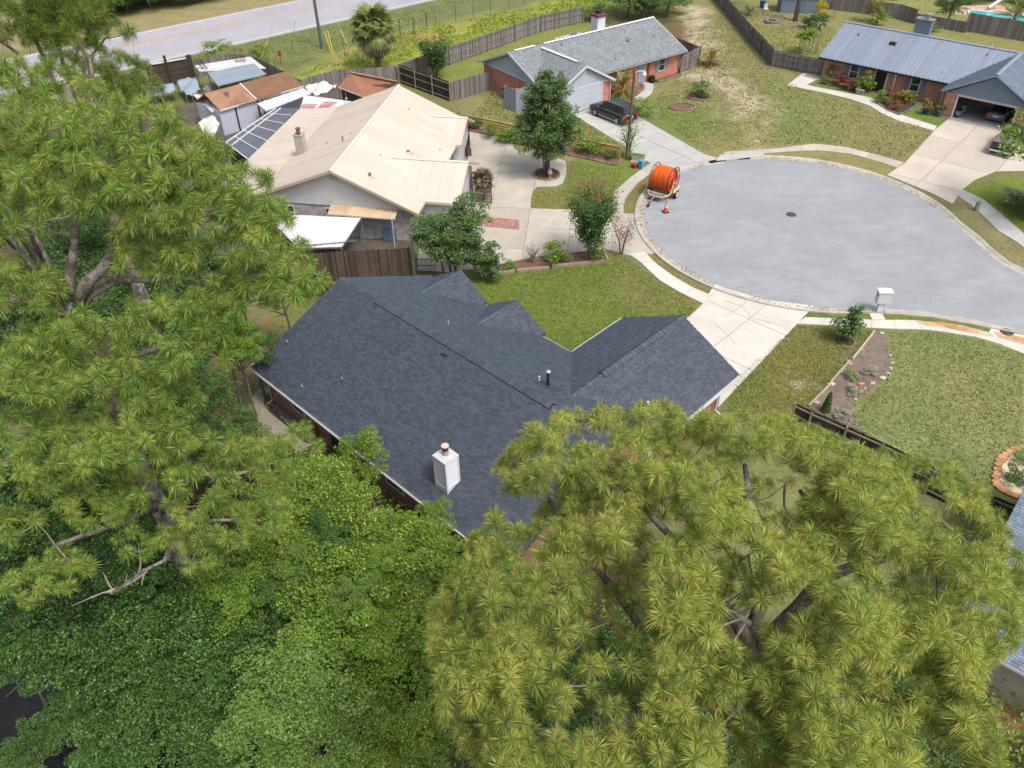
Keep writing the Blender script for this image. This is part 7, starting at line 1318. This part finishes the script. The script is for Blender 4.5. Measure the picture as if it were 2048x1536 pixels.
# ------------------------------------------------------------------ sheds and clutter behind the tan house
BRS = M_('brown_shed_shingle', C(178, 138, 112), .95, .2, 1.2, 14, bmp=.5, second=C(150, 112, 90), sfac=(.45, .65)); CORR = M_('blue_grey_corrugated', C(176, 190, 204), .45, .1, .8, 15, vvar=.06, metal=.2); WCOR = M_('white_corrugated', C(226, 230, 238), .45, .08, .8, 15, vvar=.05)
WSID = M_('lilac_white_siding', C(206, 212, 228), .6, .06, 2, 15)
t = thing('shed', 'long white shed under a brown shingle roof in two tones', 'shed', at(470, 215)); e0, e1, m0, r0, r1, mr = at(440, 221, 2.5), at(607, 172, 2.5), at(513, 200, 2.5), at(408, 187, 3.7), at(573, 143, 3.7), at(480, 168, 3.7)
b = B(); b.slab([e0, m0, mr, r0], .1); b.obj('roof', BRS, t); b = B(); b.slab([m0 + [0, 0, .04], e1 + [0, 0, .04], r1 + [0, 0, .04], mr + [0, 0, .04]], .1); b.obj('roof', M_('dark_brown_shed_shingle', C(142, 108, 86), .95, .2, 1.2, 14, bmp=.5), t); b = B(); b.slab([r0, r1, r1 + (r1 - e1) * [1, 1, -1], r0 + (r0 - e0) * [1, 1, -1]], .1); b.obj('roof', BRS, t)
b = B(); bk = [(r0 + (r0 - e0) * .85)[:2], (r1 + (r1 - e1) * .85)[:2]]; b.prism([e0[:2] + (r0 - e0)[:2] * .1, e1[:2] + (r1 - e1)[:2] * .1, bk[1], bk[0]], 0, 2.5); b.obj('wall', WSID, t)
b = B(); b.bar(m0 + [0, 0, .08], mr + [0, 0, .08], .14, .04); b.obj('seam_cap', WHITE, t); b = B(); b.bar(e0 - [0, 0, .04], e1 - [0, 0, .04], .05, .14); b.obj('fascia', WHITE, t)
for f in (.18, .44, .5): p = e0[:2] + (e1 - e0)[:2] * f + (r0 - e0)[:2] * .08; b = B(); b.box((*p, 1.22), (.12, .12, 2.44)); b.obj('post', BLACKM, t)
p = r0 + (m0 - r0) * .45 + [0, 0, .05]; b = B(); b.lathe(p - [0, 0, .2], [(.16, 0), (.14, .55), (.22, .58), (.22, .66), (.05, .7)], 12); b.obj('roof_vent', GALV, t)
b = B(); b.add([e0, r0, (r0 + (r0 - e0) * [1, 1, -1]), e0 - [0, 0, .1]], [(0, 1, 2)]); 
def sheetroof(name, label, cat, P, w, m, legs=True, rib=(.05, .04), ribs=3, pm=None):
    P = [np.asarray(p, float) for p in P]; t = thing(name, label, cat, (*(sum(P) / 4)[:2], 0)); roof_panels(t, P, w, m, ribs, .02, rib, 'sheet')
    if legs:
        for p in P[:3]: b = B(); b.cyl((p[0], p[1], 0), .05, p[2] - .05, 8); b.obj('post', pm or GALV, t)
    b = B(); b.bar(P[0] - [0, 0, .06], P[1] - [0, 0, .06], .06, .1); b.obj('beam', GALV, t); return t
sheetroof('lean_to', 'blue grey corrugated lean-to roof behind the brown shed', 'lean-to', [at(437, 172, 2.4), at(415, 145, 2.6), at(508, 127, 2.6), at(533, 149, 2.4)], .7, CORR)
sheetroof('lean_to', 'white corrugated lean-to roof between the brown shed and the tan roof', 'lean-to', [at(532, 222, 2.2), at(514, 207, 2.4), at(606, 176, 2.4), at(622, 188, 2.2)], .6, WCOR)
sheetroof('patio_roof', 'white flat sheet roof with a ladder leaning on it', 'lean-to', [at(399, 143, 2.5), at(390, 131, 2.5), at(500, 113, 2.5), at(532, 137, 2.5)], .9, M_('chalky_white_sheet', C(228, 226, 228), .7, .12, 1.2, 15, vvar=.05))
ra_ = [at(600, 218, 2.7), at(664, 219, 2.7), at(704, 203, 2.9), at(609, 193, 2.9)]; t = sheetroof('patio_roof', 'patio roof of white and rusty red corrugated sheets behind the tan roof', 'lean-to', [ra_[0], ra_[1], ra_[2], ra_[3]], .75, WCOR, ribs=4)
RST = M_('rusty_red_sheet', C(196, 92, 76), .7, .25, 1.5, 15); 
for f0, f1, g0, g1 in ((.02, .42, .05, .42), (.5, .8, .12, .75)):
    qd = lambda f, g_: (ra_[0] + (ra_[1] - ra_[0]) * f) * (1 - g_) + (ra_[3] + (ra_[2] - ra_[3]) * f) * g_ + [0, 0, .05]
    b = B(); b.slab([qd(f0, g0), qd(f1, g0), qd(f1, g1), qd(f0, g1)], .01); b.obj('rusty_sheet', RST, t)
t = thing('shed', 'brown shingled shed right of the crumpled white tarp', 'shed', at(730, 180)); s0, s1, q0, q1 = at(676, 174, 2.4), at(729, 194, 2.4), at(700, 145, 3.4), at(795, 164, 3.4); b = B(); b.slab([s0, s1, s1 + (q1 - q0) * .45 + (q0 - s0) * 0, q1, q0], .1) if False else b.slab([s0, s1, at(775, 176, 2.7), q1, q0], .1); b.obj('roof', M_('red_brown_shed_shingle', C(168, 120, 98), .95, .2, 1.2, 14, bmp=.5), t)
ctr = (s0 + s1 + q0 + q1) / 4; b = B(); b.prism([(ctr + (p - ctr) * .88)[:2] for p in (s0, s1, q1, q0)], 0, 2.4); b.obj('wall', M_('dark_shed_wall', C(90, 76, 70), .9, .2), t); b = B(); b.bar(s0 - [0, 0, .05], s1 - [0, 0, .05], .05, .12); b.obj('fascia', WHITE, t); b = B(); b.bar(q0 + [0, 0, .05], q1 + [0, 0, .05], .3, .05); b.obj('ridge_cap', BRS, t)
def tarp(label, P, m, z, amp=.25, n=14, name='tarp'):
    P = [np.asarray(p, float) for p in P]; t = thing(name, label, 'tarp', (*P[0][:2], 0)); V = []
    for i in range(n):
        for j in range(n): f, h_ = i / (n - 1), j / (n - 1); p = (P[0] * (1 - f) + P[1] * f) * (1 - h_) + (P[3] * (1 - f) + P[2] * f) * h_; V.append(p + [0, 0, RNG.normal(0, amp * .28) + amp * math.sin(f * 9 + h_ * 5) * .4])
    F = np.array([(i * n + j, (i + 1) * n + j, (i + 1) * n + j + 1, i * n + j + 1) for i in range(n - 1) for j in range(n - 1)]); o = bpy.data.objects.new('sheet', np_mesh('sheet', np.array(V), F, m)); place(o, t); so = o.modifiers.new('thickness', 'SOLIDIFY'); so.thickness = .02
    b = B()
    for p in P: b.cyl((p[0], p[1], 0), .04, max(.3, p[2] - .1), 6)
    b.obj('prop', GALV, t)
tarp('crumpled white tarp between the brown shed roofs', [at(607, 175, 2.3), at(630, 191, 2.2), at(677, 171, 2.3), at(640, 162, 2.4)], M_('white_tarp', C(226, 222, 220), .7, .12, 1.5, 10), 2.2, .3)
tarp('blue grey tarp over stacked things, left one of two by the dark board wall', [at(300, 175, 1.2), at(310, 192, 1.0), at(352, 182, 1.2), at(345, 164, 1.5)], M_('blue_grey_tarp', C(160, 176, 194), .6, .12, 1.5, 8), 1, .2); tarp('blue grey tarp over stacked things, right one beside the dark post', [at(352, 164, 1.3), at(372, 190, 1.1), at(402, 182, 1.2), at(390, 152, 1.7)], M_('blue_grey_tarp', (1, 1, 1)), 1, .3)
tarp('pale net heap in front of the blue grey lean-to', [at(404, 180, .9), at(416, 186, .9), at(432, 176, 1.0), at(420, 162, 1.5)], M_('grey_net', C(140, 144, 150), .8, .3, 4, 15), 1, .25)
tarp('white sheet over the shed end by the left pine', [at(384, 190, 2.6), at(425, 226, 2.3), at(432, 212, 2.4), at(410, 188, 2.9)], M_('white_tarp', (1, 1, 1)), 2, .15)
tarp('white awning sheet low beside the left pine boughs', [at(395, 245, 1.9), at(420, 285, 1.8), at(440, 248, 2.0), at(425, 228, 2.1)], M_('white_tarp', (1, 1, 1)), 2, .12)
t = thing('board_wall', 'dark horizontal board wall with a white top rail by the far road', 'wall', at(340, 170)); a, c = at2(303, 178), at2(386, 162)
for i in range(9): b = B(); b.val = random.random(); b.bar((*a, .14 + i * .27), (*c, .14 + i * .27), .04, .25); b.obj('board', FB, t)
b = B(); b.bar((*a, 2.5), (*c, 2.5), .2, .1); b.obj('top_rail', WHITE, t); b = B(); p = a + (c - a) * .5; b.box((p[0], p[1] - .15, 1.6), (.22, .22, 3.2)); b.obj('post', M_('dark_red_post', C(96, 62, 46), .9, .3), t); b = B(); b.box((c[0] + .2, c[1], 1.4), (.5, .3, 2.8)); b.obj('post', FB, t)
def ladder(label, p, q, w=.4):
    t = thing('ladder', label, 'ladder', p); d = q - p; s_ = np.cross(d, (0, 1.0, 0)); s_ = np.array([1.0, .15, 0]) * w / 2; b = B(); [b.bar(p + s_ * k, q + s_ * k, .05, .08) for k in (-1, 1)]; b.obj('side_rail', FD, t)
    for i in range(9): f = (i + .5) / 9; b = B(); b.bar(p + d * f - s_, p + d * f + s_, .04, .04); b.obj('rung', FD, t)
ladder('weathered ladder standing up past the white flat roof', at(482, 124, 2.55), at(474, 96, 3.9), .9); ladder('thin dark ladder leaning on the left end of the white flat roof', at(410, 137, 2.6), at(394, 118, 3.6), .5)
# pool cage beside the tan roof
t = thing('pool_cage', 'dark mesh pool cage with white frame along the left side of the tan roof', 'pool cage', at(520, 290)); MESHM = M_('dark_insect_mesh', C(112, 118, 130), .8, .2, 1, 30, second=C(92, 96, 106)); c0_, c1_, c2_, c3_ = at(452, 286, 2.2), at(552, 217, 2.2), at(598, 216, 2.75), at(497, 320, 2.75)
for i in range(6):
    f0, f1 = i / 6, (i + 1) / 6; q = lambda f, g_: (c0_ + (c1_ - c0_) * f) * (1 - g_) + (c3_ + (c2_ - c3_) * f) * g_
    b = B(); b.slab([q(f0, .01), q(f1, .01), q(f1, .99), q(f0, .99)], .01); b.obj('mesh_panel', MESHM, t); b = B(); b.bar(q(f0, 0) + [0, 0, .04], q(f0, 1) + [0, 0, .04], .09, .07); b.obj('beam', WHITE, t)
for g_ in (0, .22): b = B(); b.bar(q(0, g_) + [0, 0, .05], q(1, g_) + [0, 0, .05], .1, .08); b.obj('beam', WHITE, t) if False else b.obj('beam', WHITE, t)
for i in range(7): p = c0_ + (c1_ - c0_) * i / 6; b = B(); b.box((p[0], p[1], 1.1), (.08, .08, 2.2)); b.obj('post', WHITE, t)
for i in range(6): p, q2 = c0_ + (c1_ - c0_) * i / 6, c0_ + (c1_ - c0_) * (i + 1) / 6; b = B(); b.bar((*p[:2], 1.1), (*q2[:2], 1.1), .01, 2.1); b.obj('mesh_panel', MESHM, t)
# under the tan awning: appliances and junk by the brown fence
def appliance(label, px, py, w, d_, h, m, name='washing_machine', cat='appliance', round_=True):
    p = at(px, py); f = Fr(p[:2], -8); t = thing(name, label, cat, p); b = B(); f.box(b, -w / 2, w / 2, 0, d_, .05, h); b.obj('body', m, t); b = B(); f.box(b, -w / 2 + .03, w / 2 - .03, .05, d_ - .16, h, h + .03); b.obj('lid', m, t); b = B(); f.box(b, -w / 2, w / 2, d_ - .14, d_, h, h + .14); b.obj('control_panel', M_('dark_panel', (.05, .05, .06), .5, .1), t); b = B(); [f.box(b, x, x + .05, y, y + .05, 0, .05) for x in (-w / 2, w / 2 - .05) for y in (0, d_ - .05)]; b.obj('foot', BLACKM, t)
AP = M_('grey_appliance', C(160, 170, 176), .5, .1); appliance('grey top loading chest beside the white carport under the tan awning', 735, 479, 1.1, .8, .95, AP, 'chest_freezer'); appliance('blue grey cabinet right of the grey chest behind the brown fence', 780, 483, .95, .8, 1.0, M_('blue_grey_cabinet', C(112, 134, 150), .6, .1), 'tool_cabinet', 'cabinet'); appliance('small grey washer behind the blue grey cabinet', 776, 462, .6, .6, .9, AP)
t = thing('storage_rack', 'dark rack of junk along the grey brick wall under the awning', 'rack', at(740, 462)); b = B(); f = Fr(at2(742, 458), -10); [f.box(b, -2.2, 2.2, 0, .5, z, z + .04) for z in (.1, .7, 1.3)]; [f.box(b, u, u + .05, 0, .5, 0, 1.8) for u in (-2.2, -.7, .7, 2.15)]; b.obj('frame', BLACKM, t)
for i, u in enumerate(np.arange(-2.0, 1.9, .42)): z = (.74, 1.34)[i % 2]; q_ = thing('crate', f'dull crate on the junk rack, {ORD[i]} from the left', 'crate', f(u, .25, z), 'crates on the junk rack'); b = B(); f.box(b, u, u + .34, .06, .44, z, z + .3); b.obj('crate', M_(f'crate_colour_{i % 4}', [C(120, 110, 120), C(90, 96, 104), C(150, 120, 96), C(140, 140, 150)][i % 4], .8, .2), q_)
t = thing('gate_post', 'pale tall post at the right end of the brown board fence', 'post', at(829, 548)); p = at(829, 548); b = B(); b.box(p + [0, 0, 1.6], (.14, .14, 3.2)); b.obj('post', M_('pale_post_paint', C(190, 184, 176), .8, .2), t); b = B(); b.box(p + [0, 0, 3.24], (.2, .2, .08)); b.obj('cap', GALV, t)
t = thing('storage_rack', 'white barred gate standing beside the tan wall corner', 'gate', at(808, 478)); p, q = at(800, 478), at(824, 480)
for z in (.2, 1.0, 1.8): b = B(); b.bar(p + [0, 0, z], q + [0, 0, z], .05, .06); b.obj('rail', WHITE, t)
for i in range(9): f_ = i / 8; b = B(); b.bar(p + (q - p) * f_ + [0, 0, .2], p + (q - p) * f_ + [0, 0, 1.8], .03, .03, (1, 0, 0)); b.obj('bar', WHITE, t)
def iron(label, pts, h, w=.14, m=None):
    t = thing('iron_railing', label, 'railing', (*pts[0], 0)); m = m or M_('rusty_black_iron', (.035, .03, .03), .6, .3)
    for a, c in zip(pts[:-1], pts[1:]):
        n = max(2, int(np.linalg.norm(c - a) / w))
        for z in (.12, h * .55, h - .1): b = B(); b.bar((*a, z), (*c, z), .035, .035); b.obj('rail', m, t)
        for i in range(n + 1): p = a + (c - a) * i / n; b = B(); b.tube([(*p, 0), (*p, h - .08), (*p, h + .06)], [.016, .016, .003], 5); b.obj('bar', m, t)
iron('black iron railing between the pale post and the broad tree', pxs([(834, 548), (872, 548)]), 1.3); iron('wrought iron railing round the dead palm by the tan house', pxs([(946, 404), (983, 408), (983, 362)]), 1.3); iron('wrought iron railing beside the upper tan wing porch', pxs([(922, 288), (940, 290), (934, 322)]), 1.4)
IRP = M_('brown_iron', C(110, 96, 80), .7, .3); t = thing('arbor', 'brown iron arch over the dead palm planter', 'arbor', at(946, 404))
for u, (px, py) in enumerate(((946, 404), (983, 408))): p = at(px, py); b = B(); b.tube([p, p + [0, 0, 2.6]], .05, 6); b.obj('post', IRP, t)
b = B(); b.bar(at(946, 404) + [0, 0, 2.6], at(983, 408) + [0, 0, 2.6], .08, .1); b.bar(at(946, 404) + [0, 0, 2.2], at(983, 408) + [0, 0, 2.2], .05, .06); b.obj('beam', IRP, t)
t = thing('planter_box', 'brown planter trough behind the railing at the upper tan wing porch', 'planter', at(930, 305)); b = B(); f = Fr(at2(930, 306), -70); f.box(b, -.9, .9, -.35, .35, 0, .7); b.obj('trough', M_('brown_trough', C(120, 98, 76), .9, .25), t); b = B(); f.box(b, -.85, .85, -.3, .3, .7, .74); b.obj('soil', MULCH, t)
t = thing('stake_sign', 'small white wire stake in front of the slat fence', 'stake', at(968, 268)); p = at(968, 268); b = B(); b.cyl(p, .03, .9, 6); b.obj('stake', WHITE, t); b = B(); b.bar(p + [-.4, 0, .6], p + [.4, 0, .6], .03, .05); b.obj('crossbar', WHITE, t)
# white basin / bird bath behind the dark roof's left corner
p = at(626, 585); t = thing('bird_bath', 'grey bird bath beside the dark fence left of the roof peak', 'bird bath', p); b = B(); b.lathe(p, [(.2, 0), (.07, .1), (.06, .5)], 12); b.obj('stem', WHITE, t); b = B(); b.lathe(p, [(.1, .48), (.42, .56), (.44, .6), (.1, .57)], 18); b.obj('bowl', M_('grey_basin', C(130, 134, 138), .6, .2), t)
# blue shed and pool at the top right
t = thing('shed', 'slate blue shed with a white roof in the top right back yard', 'shed', at(1597, 28)); f = Fr(at2(1560, 26), -6); b = B(); f.box(b, 0, 5.0, 0, 3, 0, 2.1); b.obj('wall', BLU2, t); b = B(); b.slab([f(-.2, -.2, 2.1), f(5.2, -.2, 2.1), f(5.2, 1.5, 2.7), f(-.2, 1.5, 2.7)], .08); b.slab([f(5.2, 3.2, 2.1), f(-.2, 3.2, 2.1), f(-.2, 1.5, 2.7), f(5.2, 1.5, 2.7)], .08); b.obj('roof', WHITE, t); b = B(); f.box(b, 2, 3.2, -.03, 0, .1, 1.95); b.obj('door', M_('blue_grey_cabinet', (1, 1, 1)), t)
t = thing('swimming_pool', 'turquoise swimming pool with pale coping behind the tall grey fence', 'swimming pool', at(2000, 26)); pp = pxs([(1938, 20), (1990, 25), (2048, 32), (2140, 48), (2140, 66), (2060, 48), (1990, 36), (1944, 30)]); b = B(); b.prism(pp, -.05, .03); pw_, pn_, pb_ = newmat('pool_water'); pb_.inputs['Base Color'].default_value = (*C(84, 190, 196), 1); pb_.inputs['Roughness'].default_value = .08; bump(pn_, pb_, noise(pn_, 1.5, 2), .1, .05); b.obj('pool_surface', pw_, t)
ctr = sum(pp) / len(pp); edging(t, [p + (p - ctr) * .03 for p in pp + pp[:1]], .9, .4, .08, WHITE, 'coping_stone')
q = struct_root('patio'); b = B(); b.prism(pxs([(1915, 12), (1990, 10), (2140, 30), (2140, 47), (2040, 29), (1985, 23), (1936, 18), (1932, 30), (1910, 28)]), -.03, .022); b.obj('slab', M_('pink_patio', C(214, 178, 160), .9, .12), q)
t = thing('pool_slide', 'white pool slide at the edge of the turquoise pool', 'slide', at(1975, 18)); p = at(1975, 20); b = B(); b.tube([p + [0, 0, .3], p + [1, .2, .9], p + [2.0, .3, 1.6]], .22, 8); b.obj('chute', WHITE, t); b = B(); [b.cyl(p + [x, .3, 0], .04, h_, 6) for x, h_ in ((1.0, .8), (2.0, 1.5))]; b.obj('leg', GALV, t)
for px, py, r, k, lb in ((1960, 4, 1.6, 'D', 'dark shrub beyond the pool, left one'), (1990, 2, 1.2, 'M', 'green shrub beyond the pool, middle one'), (2040, 6, 1.8, 'D', 'dark shrub beyond the pool, right one'), (1925, 8, 1.4, 'Y', 'bright green shrub left of the pool')): bush(lb, px, py, 2.2, r, k)
t = thing('garden_chair', 'white garden chair by the blue shed in the back yard', 'chair', at(1531, 24)); p = at(1531, 24); b = B(); b.box(p + [0, 0, .42], (.5, .5, .05)); b.obj('seat', WHITE, t); b = B(); b.box(p + [0, .25, .72], (.5, .05, .55)); b.obj('back', WHITE, t); b = B(); [b.box(p + [x, y, .2], (.05, .05, .4)) for x in (-.22, .22) for y in (-.22, .22)]; b.obj('leg', WHITE, t)
bin_(1524, 16, M_('mid_blue_plastic', C(70, 100, 150), .5, .1), 'mid blue barrel near the white garden chair', 1.0, .6, cat='barrel'); bush('pale cut stump with weeds at the fence side of the back yard', 1497, 30, 1.4, .6, 'P')
t = thing('fire_pit', 'ring of dark stones on the bare patch of the back yard', 'fire pit', at(1543, 44)); p = at(1543, 44)
for k in range(10): b = B(); a = k * .628; b.blob((p[0] + .8 * math.cos(a), p[1] + .8 * math.sin(a), .15), (.26, .26, .2), k); b.obj('stone', STONE, t)
t = thing('yard_marker', 'small pale valve cover in the lawn above the kerb drain', 'valve cover', at(1514, 283)); p = at(1514, 283); b = B(); b.box(p + [0, 0, .02], (.45, .3, .05)); b.obj('lid', LIME, t)
t = thing('stepping_stone', 'pale rectangular stepping stone on orange soil at the lower right', 'stepping stone', at(2004, 1400)); b = B(); b.prism(pxs([(1988, 1386), (2007, 1390), (2004, 1422), (1985, 1412)]), 0, .06); b.obj('stone', M_('pale_paving_stone', C(206, 190, 162), .9, .15), t)
